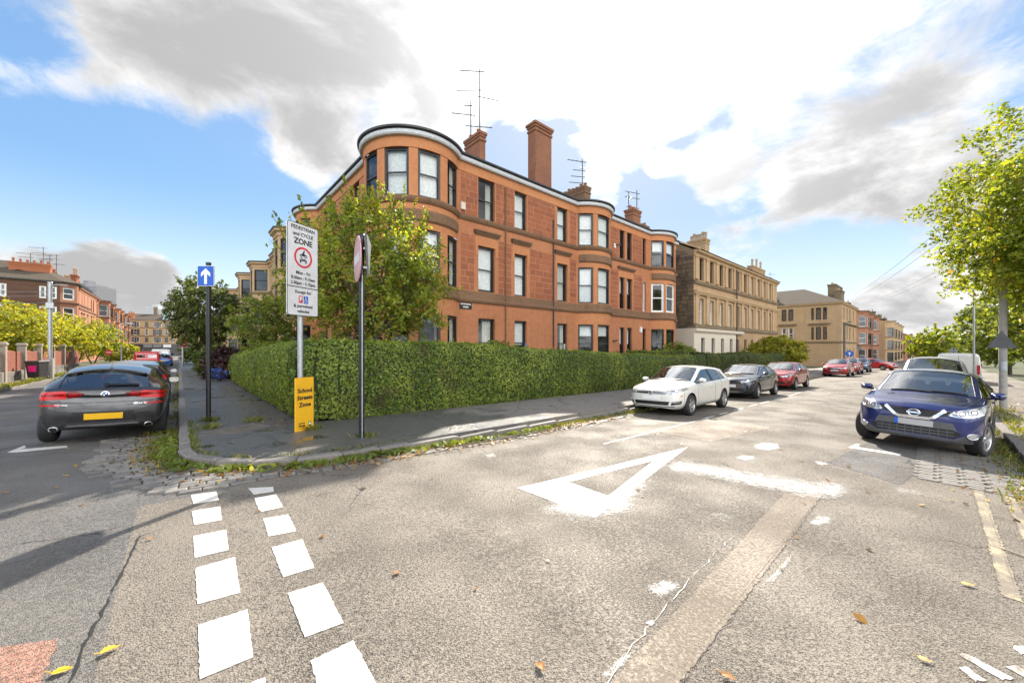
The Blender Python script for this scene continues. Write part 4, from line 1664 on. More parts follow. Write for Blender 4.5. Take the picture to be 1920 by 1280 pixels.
def car_shell(P, levels=2):
    R = car_cage(P)
    n = len(R)
    V, F, MI = [], [], []
    idx = {}
    for i in range(n):
        for j in range(NR):
            x, y, z = R[i][j]
            idx[(i, j, 1)] = len(V)
            V.append((x, y, z))
            if j in (0, NR - 1):
                idx[(i, j, -1)] = idx[(i, j, 1)]
            else:
                idx[(i, j, -1)] = len(V)
                V.append((x, -y, z))
    for i in range(n - 1):
        for j in range(NR - 1):
            for sd in (1, -1):
                q = [idx[(i, j, sd)], idx[(i + 1, j, sd)], idx[(i + 1, j + 1, sd)], idx[(i, j + 1, sd)]]
                F.append(q if sd == 1 else q[::-1])
                MI.append(region(i, j))
    for i, mi, fl in ((0, MID['bumper'], 1), (n - 1, MID['rear_bumper'], 0)):
        # end caps as a grid between the two sides
        for j in range(NR - 1):
            if j == 0 or j == NR - 2:
                pass
            q = [idx[(i, j, 1)], idx[(i, j + 1, 1)], idx[(i, j + 1, -1)], idx[(i, j, -1)]]
            q = list(dict.fromkeys(q))
            if len(q) >= 3:
                F.append(q if fl else q[::-1])
                MI.append(mi if (j < 4 or fl) else MID['tailgate'])
    me = bpy.data.meshes.new('car_cage')
    me.from_pydata(V, [], F)
    for k in range(15):
        me.materials.append(MAT['dark_plastic'])
    me.polygons.foreach_set('material_index', MI)
    me.polygons.foreach_set('use_smooth', [True] * len(F))
    me.update()
    bm = bmesh.new()
    bm.from_mesh(me)
    bmesh.ops.recalc_face_normals(bm, faces=bm.faces)
    cl = bm.edges.layers.float.new('crease_edge')
    rev = {v: k for k, v in idx.items()}
    for e in bm.edges:
        a, b = rev[e.verts[0].index], rev[e.verts[1].index]
        c = 0
        if a[1] == b[1]:
            j, i = a[1], min(a[0], b[0])
            c = {4: .35, 5: .6, 6: .45, 7: .45, 1: .5, 2: .2}.get(j, 0)
            if j in (6, 7) and i < 4:
                c = .35
        elif a[0] == b[0]:
            i = a[0]
            c = {4: .75, 5: .5, 6: .8, 7: .8, 10: .55, 11: .6, 12: .25}.get(i, 0) if min(a[1], b[1]) >= 5 else {4: .0, 12: .15}.get(i, 0)
        e[cl] = c
    bm.to_mesh(me)
    bm.free()
    o = bpy.data.objects.new('car_cage', me)
    COL.objects.link(o)
    md = o.modifiers.new('s', 'SUBSURF')
    md.levels = md.render_levels = levels
    # wheel arches
    r = P['wr'] + .055
    cut = []
    for ax in (P['wb'] / 2, -P['wb'] / 2):
        c = MB().lathe([(0, -1.2), (r, -1.2), (r, -.42 * P['W'] / 1.8 + 0.06), (0, -.42 * P['W'] / 1.8 + 0.06)], 36, 0, 'y').build('c', MAT['dark_plastic'])
        c2 = MB().lathe([(0, .42 * P['W'] / 1.8 - 0.06), (r, .42 * P['W'] / 1.8 - 0.06), (r, 1.2), (0, 1.2)], 36, 0, 'y').build('c', MAT['dark_plastic'])
        for q in (c, c2):
            q.location = (ax, 0, P['wr'])
            b_ = bmesh.new()
            b_.from_mesh(q.data)
            bmesh.ops.remove_doubles(b_, verts=b_.verts, dist=1e-5)
            bmesh.ops.recalc_face_normals(b_, faces=b_.faces)
            b_.to_mesh(q.data)
            b_.free()
            q.data.materials.clear()
            for k in range(15):
                q.data.materials.append(MAT['dark_plastic'])
            q.data.polygons.foreach_set('material_index', [MID['arch']] * len(q.data.polygons))
            bo = o.modifiers.new('b', 'BOOLEAN')
            bo.operation = 'DIFFERENCE'
            bo.object = q
            bo.solver = 'EXACT'
            cut.append(q)
    bpy.context.view_layer.update()
    dg = bpy.context.evaluated_depsgraph_get()
    res = bpy.data.meshes.new_from_object(o.evaluated_get(dg))
    for q in cut + [o]:
        bpy.data.objects.remove(q)
    return res


def split_shell(me, names, parent, mats):
    """one object per region (per side for doors and their windows); returns the dark panel gaps as well"""
    bm = bmesh.new()
    bm.from_mesh(me)
    bm.faces.ensure_lookup_table()
    groups = {}
    inv = {v: k for k, v in MID.items()}
    for f in bm.faces:
        k = inv.get(f.material_index, 'body')
        key = (k, 1 if f.calc_center_median().y > 0 else -1) if k in ('door_window', 'rear_door_window', 'front_door', 'rear_door', 'quarter', 'pillar', 'sill') else (k, 0)
        groups.setdefault(key, []).append(f)
    out = {}
    for (k, sd), fs in groups.items():
        nm, mt = names[k]
        vm, V, F = {}, [], []
        inset = .006 if 'window' in nm or k in ('windscreen', 'quarter') else 0
        for f in fs:
            q = []
            for v in f.verts:
                if v.index not in vm:
                    vm[v.index] = len(V)
                    V.append(tuple(v.co - v.normal * inset))
                q.append(vm[v.index])
            F.append(q)
        m2 = bpy.data.meshes.new(nm)
        m2.from_pydata(V, [], F)
        m2.materials.append(mats[mt])
        sm_ = k != 'arch'
        m2.polygons.foreach_set('use_smooth', [sm_] * len(F))
        m2.update()
        out[(k, sd)] = link(nm, m2, parent)
    # dark seams where two regions meet
    pairs = set()
    gap = MB()
    soft = {'arch', 'sill'}
    for e in bm.edges:
        if len(e.link_faces) == 2:
            a, b = [inv.get(f.material_index, 'body') for f in e.link_faces]
            if a != b and not ({a, b} & soft) and not ({a, b} == {'body', 'rear_bumper'} and False):
                p, q = e.verts[0].co + e.verts[0].normal * .0005, e.verts[1].co + e.verts[1].normal * .0005
                gap.tube([p, q], .0042, 4, caps=False)
    bm.free()
    if gap.v:
        gap.build('panel_gap', mats['gap'], parent, kind='stuff')
    return out


class Skin:
    """the evaluated shell, for laying lamps, grilles and badges onto the bodywork"""
    def __init__(s, me):
        vs = [v.co.copy() for v in me.vertices]
        s.bvh = BVHTree.FromPolygons(vs, [tuple(p.vertices) for p in me.polygons])

    def hit(s, view, a, b):
        if view == 'front':
            o, d = Vector((6, a, b)), Vector((-1, 0, 0))
        elif view == 'rear':
            o, d = Vector((-6, a, b)), Vector((1, 0, 0))
        elif view == 'left':
            o, d = Vector((a, 4, b)), Vector((0, -1, 0))
        elif view == 'right':
            o, d = Vector((a, -4, b)), Vector((0, 1, 0))
        else:
            o, d = Vector((a, b, 5)), Vector((0, 0, -1))
        p, n, i, dist = s.bvh.ray_cast(o, d)
        if p is None:
            p, n, i, dist = s.bvh.find_nearest(o + d * 4)
        if n.dot(d) > 0:
            n = -n
        return p, n, -d

    def patch(s, name, view, poly, mat, parent, off=.004, th=.02, step=.05, mb=None):
        """panel of any outline draped over the skin, standing off by off"""
        pts = []
        for a, b in zip(poly, poly[1:] + poly[:1]):
            L = hypot(b[0] - a[0], b[1] - a[1])
            n = max(1, int(L / step))
            pts += [(a[0] + (b[0] - a[0]) * i / n, a[1] + (b[1] - a[1]) * i / n) for i in range(n)]
        n = len(pts)
        xs, ys = [p[0] for p in pts], [p[1] for p in pts]
        extra = []

        def inside(x, y):
            c = False
            for i in range(n):
                (x1, y1), (x2, y2) = pts[i], pts[(i + 1) % n]
                if (y1 > y) != (y2 > y) and x < (x2 - x1) * (y - y1) / (y2 - y1) + x1:
                    c = not c
            return c
        x = min(xs) + step / 2
        while x < max(xs):
            y = min(ys) + step / 2
            while y < max(ys):
                if inside(x, y):
                    extra.append((x, y))
                y += step
            x += step
        allp = [Vector(p) for p in pts + extra]
        r = delaunay_2d_cdt(allp, [], [list(range(n))], 1, 1e-5)
        V2, F2 = r[0], r[2]
        V = []
        for p in V2:
            h, nn, back = s.hit(view, p.x, p.y)
            V.append(h + (nn * .6 + back * .4).normalized() * off)
        own = mb is None
        mb = mb or MB()
        mb.add(V, [tuple(f) for f in F2], 0, True)
        E = {}
        for f in F2:
            for i in range(len(f)):
                k = tuple(sorted((f[i], f[(i + 1) % len(f)])))
                E[k] = E.get(k, 0) + 1
        for (a, b), c in E.items():
            if c == 1:
                ha = s.hit(view, V2[a].x, V2[a].y)
                hb = s.hit(view, V2[b].x, V2[b].y)
                mb.quad(V[a], V[b], hb[0] - hb[2] * th * .3, ha[0] - ha[2] * th * .3)
        if own:
            return mb.build(name, mat, parent)


def circ(cx, cy, r, n=20, ry=None):
    ry = ry or r
    return [(cx + r * cos(2 * pi * i / n), cy + ry * sin(2 * pi * i / n)) for i in range(n)]


def ring_patch(skin, name, view, cx, cy, r, w_, mat, parent, off=.008, ry=None):
    n = 28
    ry = ry or r
    mb = MB()
    V = []
    for i in range(n):
        q = 2 * pi * i / n
        row = []
        for k, o in ((1, -.004), (1, off), (1 - w_ / r, off), (1 - w_ / r, -.004)):
            h, nn, back = skin.hit(view, cx + r * k * cos(q), cy + ry * k * sin(q))
            row.append(h + (nn * .5 + back * .5) * o)
        V += row
    F = []
    for i in range(n):
        j = (i + 1) % n
        for k in range(3):
            F.append((i * 4 + k, j * 4 + k, j * 4 + k + 1, i * 4 + k + 1))
    mb.add(V, F, 0, True)
    return mb.build(name, mat, parent)


def strip_poly(pts, wd):
    """thin polygon along a polyline"""
    a, b = [], []
    for i, p in enumerate(pts):
        q, r = pts[max(0, i - 1)], pts[min(len(pts) - 1, i + 1)]
        L = hypot(r[0] - q[0], r[1] - q[1]) or 1
        nx, ny = -(r[1] - q[1]) / L * wd / 2, (r[0] - q[0]) / L * wd / 2
        a.append((p[0] + nx, p[1] + ny))
        b.append((p[0] - nx, p[1] - ny))
    return a + b[::-1]


WHEELS = {}


def wheel(parent, x, y, r, side, spokes=5, rimmat=None, steer=0.0, wd=.215, twin=False):
    rimmat = rimmat or ALLOY
    key = (round(r, 3), spokes, rimmat.name, twin, wd)
    if key not in WHEELS:
        h = wd / 2
        rr = r * .70
        t = MB().lathe([(rr * .96, -h * .75), (rr, -h * .95), (r * .90, -h), (r * .975, -h * .80), (r, -h * .55), (r, h * .55), (r * .975, h * .80), (r * .90, h), (rr, h * .95), (rr * .96, h * .75), (rr * .96, -h * .75)], 40, 0, 'y')
        for k in range(-2, 3):
            pass
        to = t.build('wheel', RUBBER)
        m = MB()
        m.lathe([(rr * .97, h * .2), (rr * .99, h * .86), (rr * .90, h * .86), (rr * .87, h * .5), (rr * .84, h * .1)], 36, 0, 'y')
        for k in range(spokes):
            a = 2 * pi * k / spokes
            for da in ((-.13, .13) if twin else (0,)):
                w0, w1 = (.032, .026) if twin else (.055, .040)
                c_, s_ = cos(a + da), sin(a + da)
                V = []
                for (q, ww, yy) in ((rr * .10, w0, h * .62), (rr * .90, w1, h * .80)):
                    for sgn in (-1, 1):
                        V.append((q * c_ - sgn * ww * s_, yy, q * s_ + sgn * ww * c_))
                        V.append((q * c_ - sgn * ww * .9 * s_, yy - .05, q * s_ + sgn * ww * .9 * c_))
                m.add(V, [(0, 2, 6, 4), (1, 0, 4, 5), (2, 3, 7, 6)])
        m.lathe([(0, h * .70), (rr * .17, h * .68), (rr * .20, h * .5)], 16, 0, 'y')
        ro = m.build('rim', rimmat)
        d = MB().lathe([(0, h * .06), (rr * .90, h * .06)], 28, 0, 'y')
        d.lathe([(0, h * .12), (rr * .62, h * .12), (rr * .62, h * .04)], 28, 0, 'y')
        do = d.build('brake_disc', simple('brake_steel', (.10, .095, .09), .5, .6))
        WHEELS[key] = (to.data, ro.data, do.data)
        for q in (to, ro, do):
            bpy.data.objects.remove(q)
    a, b, c = WHEELS[key]
    o = link('wheel', a, parent, (x, y, r))
    o.rotation_euler = (0, 0, (0 if side > 0 else pi) + steer)
    link('rim', b, o)
    link('brake_disc', c, o)
    return o


BASE = dict(W=1.79, H=1.45, wb=2.63, fo=.86, ro=.74, zb=.20, belt=.95, hood=.97, wtop=1.34, cowl=.78, roof0=-.02, bp=-.36, dlo=-1.10, dlo2=-1.50, roof1=-1.78, tail_glass=-1.97, wr=.32, nose=.70)
CARC = {}


def build_car(P, paint, glass=None, clad=None, spokes=5, rimmat=None, twin=False, levels=2, dress=None, steer=0.0, mirror=None, seats=True, lean=True):
    """parts of one car under a hidden parent; dress(skin, root, P) adds its own lamps, grille and badges"""
    root = link('parked_car', None)
    me = car_shell(P, levels)
    skin = Skin(me)
    glass = glass or CARGLASS
    mats = dict(paint=paint, glass=glass, black=TRIM, clad=clad or paint, gap=BLACKPAINT, arch=DARKPLASTIC)
    names = dict(body=('body', 'paint'), windscreen=('windscreen', 'glass'), door_window=('door_window', 'glass'), rear_door_window=('door_window', 'glass'), quarter=('quarter_window', 'glass'),
                 rear_window=('rear_window', 'glass'), front_door=('door', 'paint'), rear_door=('door', 'paint'), bonnet=('bonnet', 'paint'), bumper=('bumper', 'paint'), rear_bumper=('bumper', 'paint'),
                 arch=('underbody', 'arch'), pillar=('door_pillar', 'black'), tailgate=('tailgate', 'paint'), sill=('sill', 'clad'))
    parts = split_shell(me, names, root, mats)
    hw = P['W'] / 2
    ty = hw - .118
    for ax, st in ((P['wb'] / 2, steer), (-P['wb'] / 2, 0)):
        for sd in (1, -1):
            wheel(root, ax, sd * ty, P['wr'], sd, spokes, rimmat, st, .225, twin)
    # door mirrors on short stalks
    zb = P['belt']
    for sd in (1, -1):
        m = MB()
        cx, cy, cz = P['cowl'] - .20, sd * (hw + .065), zb + .07
        V, F = [], []
        n = 14
        for k, (dx, sc) in enumerate(((.085, .35), (.06, .8), (.0, 1.0), (-.055, 1.0), (-.06, .9))):
            for i in range(n):
                q = 2 * pi * i / n
                V.append((cx + dx, cy + .105 * sc * math.copysign(abs(cos(q)) ** .6, cos(q)), cz + .072 * sc * math.copysign(abs(sin(q)) ** .6, sin(q))))
        for k in range(4):
            for i in range(n):
                F.append((k * n + i, k * n + (i + 1) % n, (k + 1) * n + (i + 1) % n, (k + 1) * n + i))
        F.append(tuple(range(n)))
        m.add(V, F, 0, True)
        mo = m.build('door_mirror', mirror or paint, root)
        MB().add(V[-n:], [tuple(range(n - 1, -1, -1))]).build('mirror_glass', CHROME, mo)
        MB().tube([(cx + .02, sd * (hw - .06), zb + .02), (cx + .01, cy - sd * .04, cz - .03)], .03, 6).build('mirror_stalk', TRIM, mo)
    if seats:
        for sx, rows in ((-.15, (1, -1)), (-1.0, (.9, 0, -.9))):
            for sd in rows:
                s = MB()
                y = sd * hw * .42
                s.cbox(sx - .12, sx + .45, y - .24, y + .24, .35, .60, .05)
                s.prism([(sx - .16, .55), (sx + .0, .55), (sx - .12, 1.08), (sx - .24, 1.08)], 0, 1)
                vv = s.v[-8:]
                s.v[-8:] = [(p[0], y - .22 + p[2] * .44, p[1]) for p in vv]
                s.cbox(sx - .27, sx - .17, y - .13, y + .13, 1.10, 1.27, .03)
                s.build('seat', SEATM, root)
        MB().cbox(P['cowl'] - .55, P['cowl'] + .1, -hw * .85, hw * .85, .60, zb - .0, .08).build('dashboard', SEATM, root)
        MB().lathe([(.17, -.012), (.185, 0), (.17, .012)], 20, 0, 'x').build('steering_wheel', SEATM, root, (P['cowl'] - .62, -hw * .42, zb - .02))
    if dress:
        dress(skin, root, P)
    return root


def handles(skin, root, P, mat, xs, z, sides=('left', 'right')):
    for v in sides:
        for x in xs:
            skin.patch('door_handle', v, [(x, z), (x - .20, z + .005), (x - .20, z + .035), (x, z + .03)], mat, root, .028, .03, .05)


def wipers(skin, root, P, xb):
    for a, b in (((.45, .30), (.02, -.55)), ((-.20, .22), (-.30, -.30))):
        pass


def window_trim(skin, root, P, mat):
    pass


def place_car(root, s, t, toward=-1, yaw=0.0, label='', cat='car', group=None, lean=0.0, pitch=0.0, name=None):
    """stand a car on the road at street position s, t; toward = -1 faces back along the right street"""
    root.location = ST(s, t, gz(s, t))
    base = ANG_R + (pi if toward == -1 else 0 if toward == 1 else toward)
    # lie on the local slope of the road
    e = .8
    c_, s_ = cos(base + yaw - ANG_R), sin(base + yaw - ANG_R)
    zf, zr = gz(s + c_ * e, t + s_ * e), gz(s - c_ * e, t - s_ * e)
    zl, zg = gz(s - s_ * e, t + c_ * e), gz(s + s_ * e, t - c_ * e)
    root.rotation_mode = 'ZYX'
    root.rotation_mode = 'XYZ'
    pit, rol = -(zf - zr) / (2 * e) + pitch, (zl - zg) / (2 * e) + lean
    m = Matrix.Rotation(base + yaw, 4, 'Z') @ Matrix.Rotation(pit, 4, 'Y') @ Matrix.Rotation(rol, 4, 'X')
    root.rotation_euler = m.to_euler()
    root.location.z = (zf + zr + zl + zg) / 4 - .003
    tag(root, label, cat, group)
    return root
# ------------------------------------------------------------------ the kinds of car
def mir(poly):
    return [(-a, b) for a, b in poly][::-1]


def both(skin, name, view, poly, mat, root, off=.004, th=.02, step=.05):
    for q in (poly, mir(poly)):
        skin.patch(name, view, q, mat, root, off, th, step)


def plate(skin, root, view, z, mat, w=.26, h=.055, off=.02, band=None):
    p = skin.patch('number_plate', view, [(-w, z - h), (w, z - h), (w, z + h), (-w, z + h)], mat, root, off, .04, .13)
    if band:
        skin.patch('plate_band', view, [(-w, z - h), (-w + .05, z - h), (-w + .05, z + h), (-w, z + h)], BLUE_PRINT, p, off + .004, .02, .05)
    return p


def wiper(skin, root, pts, view='top', wd=.022, mat=None):
    skin.patch('wiper', view, strip_poly(pts, wd), mat or BLACKPAINT, root, .022, .02, .08)


def wipers_front(skin, root, P):
    x0 = P['cowl'] + .10
    wiper(skin, root, [(x0 + .02, -.50), (x0 + .10, .12)])
    wiper(skin, root, [(x0 + .08, .05), (x0 - .02, .60)])


def rails(skin, root, P, mat):
    for sd in (1, -1):
        y = sd * P['W'] / 2 * .60
        pts = []
        for x in lin(P['roof0'] - .25, P['dlo2'] + .05, 6):
            h, n, b = skin.hit('top', x, y)
            pts.append(h + Vector((0, 0, .045)))
        pts[0].z -= .05
        pts[-1].z -= .05
        MB().tube(pts, .018, 6).build('roof_rail', mat, root)


def lamp(skin, root, poly, bowls, view='front'):
    for sgn in (1, -1):
        q = poly if sgn > 0 else mir(poly)
        h = skin.patch('headlight', view, q, LAMP_CLEAR, root, .006, .03, .035)
        for (cy, cz, r) in bowls:
            skin.patch('lamp_bowl', view, circ(sgn * cy, cz, r, 14), LAMP_BLACK, h, .010, .01, .04)
            ring_patch(skin, 'lamp_ring', view, sgn * cy, cz, r, r * .25, LAMP_BOWL, h, .014)
            skin.patch('lamp_bulb', view, circ(sgn * cy, cz, r * .5, 10), LAMP_BOWL, h, .013, .01, .04)


def dress_rear_simple(poly, zplate=.55):
    def f(skin, root, P):
        both(skin, 'tail_light', 'rear', poly, LAMP_RED, root, .006)
        plate(skin, root, 'rear', zplate, PLATE_Y)
    return f


# -- dark grey coupe SUV seen from behind
SUVC = dict(W=1.824, H=1.535, wb=2.67, fo=.83, ro=.86, zb=.24, belt=1.02, hood=1.02, wtop=1.40, cowl=.80, roof0=.02, bp=-.36, dlo=-1.12, dlo2=-1.46, roof1=-1.74, tail_glass=-2.06, wr=.352, nose=.76, qrise=.07, ztail=.02, roofw=.60, tailz=.04)


def dress_suvc(skin, root, P):
    zt = P['belt']
    # L-shaped lamps: bright outer block and a long tapering inner arm
    both(skin, 'tail_light', 'rear', [(.50, .885), (.84, .87), (.885, .93), (.875, 1.005), (.55, 1.035), (.50, 1.02)], LAMP_RED, root, .012, .03, .03)
    both(skin, 'tail_light', 'rear', [(.27, .985), (.33, .925), (.49, .888), (.49, 1.022), (.40, 1.028)], LAMP_DARKRED, root, .010, .03, .03)
    both(skin, 'lamp_bar', 'rear', [(.36, .962), (.47, .952), (.47, .972), (.37, .98)], LAMP_RED, root, .014, .02, .03)
    both(skin, 'lamp_bar', 'rear', [(.52, .955), (.83, .94), (.85, .965), (.53, .98)], LAMP_DARKRED, root, .016, .02, .03)
    both(skin, 'reflector', 'rear', [(.56, .755), (.86, .765), (.87, .795), (.56, .785)], LAMP_RED, root, .008, .02, .04)
    e = skin.patch('badge', 'rear', circ(0, .965, .058, 20), CHROME, root, .016, .03, .03)
    skin.patch('badge_face', 'rear', circ(0, .965, .044, 18), BLACK_PRINT, e, .019, .01, .02)
    for q0 in (0, pi):
        skin.patch('badge_quarter', 'rear', [(0, .965)] + [(.03 * cos(q0 + a), .965 + .03 * sin(q0 + a)) for a in lin(0, pi / 2, 5)], BLUE_PRINT, e, .021, .006, .02)
        skin.patch('badge_quarter', 'rear', [(0, .965)] + [(.03 * cos(q0 + a), .965 + .03 * sin(q0 + a)) for a in lin(pi / 2, pi, 5)], WHITE_PLAIN, e, .021, .006, .02)
    skin.patch('bumper_recess', 'rear', [(-.46, .44), (.46, .44), (.40, .635), (-.40, .635)], TRIM, root, .006, .02, .08)
    plate(skin, root, 'rear', .545, PLATE_Y, .26, .058, .018)
    skin.patch('diffuser', 'rear', [(-.84, .36), (-.62, .245), (.62, .245), (.84, .36), (.60, .40), (-.60, .40)], TRIM, root, .010, .03, .06)
    skin.patch('diffuser_blade', 'rear', [(-.50, .365), (.50, .365), (.46, .395), (-.46, .395)], GREYPLASTIC, root, .020, .03, .08)
    for sd in (1, -1):
        ring_patch(skin, 'exhaust_tip', 'rear', sd * .63, .335, .062, .014, CHROME, root, .045, .048)
        skin.patch('exhaust_pipe', 'rear', circ(sd * .63, .335, .05, 14, .038), BLACK_PRINT, root, .022, .01, .03)
    # script on the boot lid: raised dashes where the lettering stands
    M = Matrix.Translation((-P['wb'] / 2 - P['ro'] - .01, 0, 0)) @ Matrix.Rotation(-pi / 2, 4, 'Z')
    for body, y, sz in (('XDrive', .56, .055), ('sDrive 20i', -.50, .05)):
        me = text_mesh(body, sz, .002) if 'text_mesh' in globals() else None
        if me:
            V = []
            for v in me.vertices:
                h, n, b = skin.hit('rear', y - v.co.x, .775 + v.co.y)
                V.append(h + b * (.006 + v.co.z))
            for v, c in zip(me.vertices, V):
                v.co = c
            me.materials.clear()
            me.materials.append(CHROME)
            link('boot_script', me, root)
    # spoiler lip, fin aerial and rear wiper
    xs = P['roof1'] + .02
    mb = MB()
    n = 14
    V = []
    for i in range(n + 1):
        y = (-1 + 2 * i / n) * .56
        h, nn, b = skin.hit('top', xs + .10 - .06 * (y / .56) ** 2, y)
        a = h + Vector((0, 0, .012))
        bk = h + Vector((-.17 + .05 * (y / .56) ** 2, 0, .02 - .02 * abs(y)))
        V += [a, bk, bk - Vector((0, 0, .035)), h - Vector((.08, 0, .03))]
    mb.add(V, [(4 * i + k, 4 * i + 4 + k, 4 * i + 4 + (k + 1) % 4, 4 * i + (k + 1) % 4) for i in range(n) for k in range(4)] + [(0, 1, 2, 3), (4 * n + 3, 4 * n + 2, 4 * n + 1, 4 * n)], 0, True)
    mb.build('spoiler', MAT['paint_graphite'], root)
    h, nn, b = skin.hit('top', P['dlo2'] + .1, 0)
    MB().add([h + Vector(v) for v in ((.10, 0, -.01), (-.10, .025, -.01), (-.10, -.025, -.01), (-.09, 0, .075), (-.02, 0, .06))], [(0, 1, 3, 4), (0, 4, 3, 2), (1, 2, 3)]).build('fin_aerial', MAT['paint_graphite'], root)
    zw = 1.135
    wiper(skin, root, [(.03, zw), (-.30, zw + .005), (-.46, zw + .0)], 'rear', .03)
    skin.patch('wiper_hub', 'rear', circ(.0, zw, .035, 10), BLACKPAINT, root, .03, .02, .03)


# -- dark blue SUV seen from the front
SUV = dict(W=1.806, H=1.59, wb=2.646, fo=.90, ro=.83, zb=.25, belt=1.06, hood=1.08, wtop=1.46, cowl=.86, roof0=.10, bp=-.30, dlo=-1.08, dlo2=-1.55, roof1=-1.90, tail_glass=-2.06, wr=.345, nose=.86, qrise=.06, roofw=.62)


def dress_suv(skin, root, P):
    skin.patch('grille', 'front', [(-.66, .885), (-.50, .80), (-.30, .735), (.30, .735), (.50, .80), (.66, .885), (.40, .865), (.22, .855), (-.22, .855), (-.40, .865)], GRILLE, root, .006, .02, .05)
    skin.patch('grille_chrome', 'front', strip_poly([(-.40, .875), (-.26, .725), (-.20, .70), (.20, .70), (.26, .725), (.40, .875)], .05), CHROME, root, .026, .04, .05)
    b = ring_patch(skin, 'badge', 'front', 0, .79, .088, .020, CHROME, root, .030, .072)
    skin.patch('badge_bar', 'front', [(-.098, .775), (.098, .775), (.098, .805), (-.098, .805)], CHROME, b, .030, .02, .05)
    lamp(skin, root, [(.44, .80), (.50, .875), (.70, .935), (.86, .985), (.885, .93), (.84, .84), (.72, .785), (.52, .765)], [(.60, .845, .058), (.735, .875, .058)])
    both(skin, 'lamp_strip', 'front', strip_poly([(.46, .80), (.56, .775), (.72, .79), (.84, .845)], .018), LAMP_BOWL, root, .014, .02, .05)
    skin.patch('bumper_panel', 'front', [(-.56, .50), (.56, .50), (.50, .655), (-.50, .655)], GREYPLASTIC, root, .006, .02, .07)
    plate(skin, root, 'front', .60, PLATE_G, .26, .057, .022, True)
    skin.patch('lower_grille', 'front', [(-.62, .47), (-.50, .38), (.50, .38), (.62, .47), (.50, .535), (-.50, .535)], GRILLE, root, .012, .03, .06)
    for z in (.43, .485):
        skin.patch('grille_slat', 'front', [(-.52, z - .008), (.52, z - .008), (.52, z + .008), (-.52, z + .008)], GREYPLASTIC, root, .02, .02, .09)
    for k in range(-4, 5):
        skin.patch('grille_slat', 'front', [(k * .11 - .005, .385), (k * .11 + .005, .385), (k * .11 + .005, .53), (k * .11 - .005, .53)], GREYPLASTIC, root, .017, .02, .09)
    skin.patch('lower_bumper', 'front', [(-.80, .285), (.80, .285), (.86, .40), (.64, .44), (.52, .365), (-.52, .365), (-.64, .44), (-.86, .40)], GREYPLASTIC, root, .010, .03, .06)
    for sd in (1, -1):
        ring_patch(skin, 'fog_light_ring', 'front', sd * .735, .44, .068, .014, CHROME, root, .024, .055)
        skin.patch('fog_light', 'front', circ(sd * .735, .44, .05, 14, .042), LAMP_CLEAR, root, .014, .02, .03)
    skin.patch('washer_jet', 'top', circ(P['cowl'] + .45, -.42, .028, 8), BLACKPAINT, root, .008, .02, .02)
    wipers_front(skin, root, P)
    handles(skin, root, P, MAT['paint_blue'], (.0, -.95), .93)
    for v in ('left', 'right'):
        skin.patch('arch_trim', v, strip_poly([(P['wb'] / 2 + .415 * cos(a), P['wr'] + .415 * sin(a)) for a in lin(-.15, pi + .15, 16)], .05), GREYPLASTIC, root, .008, .02, .06)
        skin.patch('sill_trim', v, [(-.92, .27), (.90, .27), (.90, .38), (-.92, .38)], GREYPLASTIC, root, .008, .02, .1)
    both(skin, 'tail_light', 'rear', [(.5, .95), (.85, .93), (.86, 1.05), (.55, 1.06)], LAMP_RED, root)


# -- white hatchback
HATCH = dict(W=1.799, H=1.485, wb=2.637, fo=.86, ro=.76, zb=.20, belt=.955, hood=.985, wtop=1.365, cowl=.90, roof0=.12, bp=-.32, dlo=-1.10, dlo2=-1.54, roof1=-1.90, tail_glass=-2.03, wr=.316, nose=.735, qrise=.035, roofw=.61)


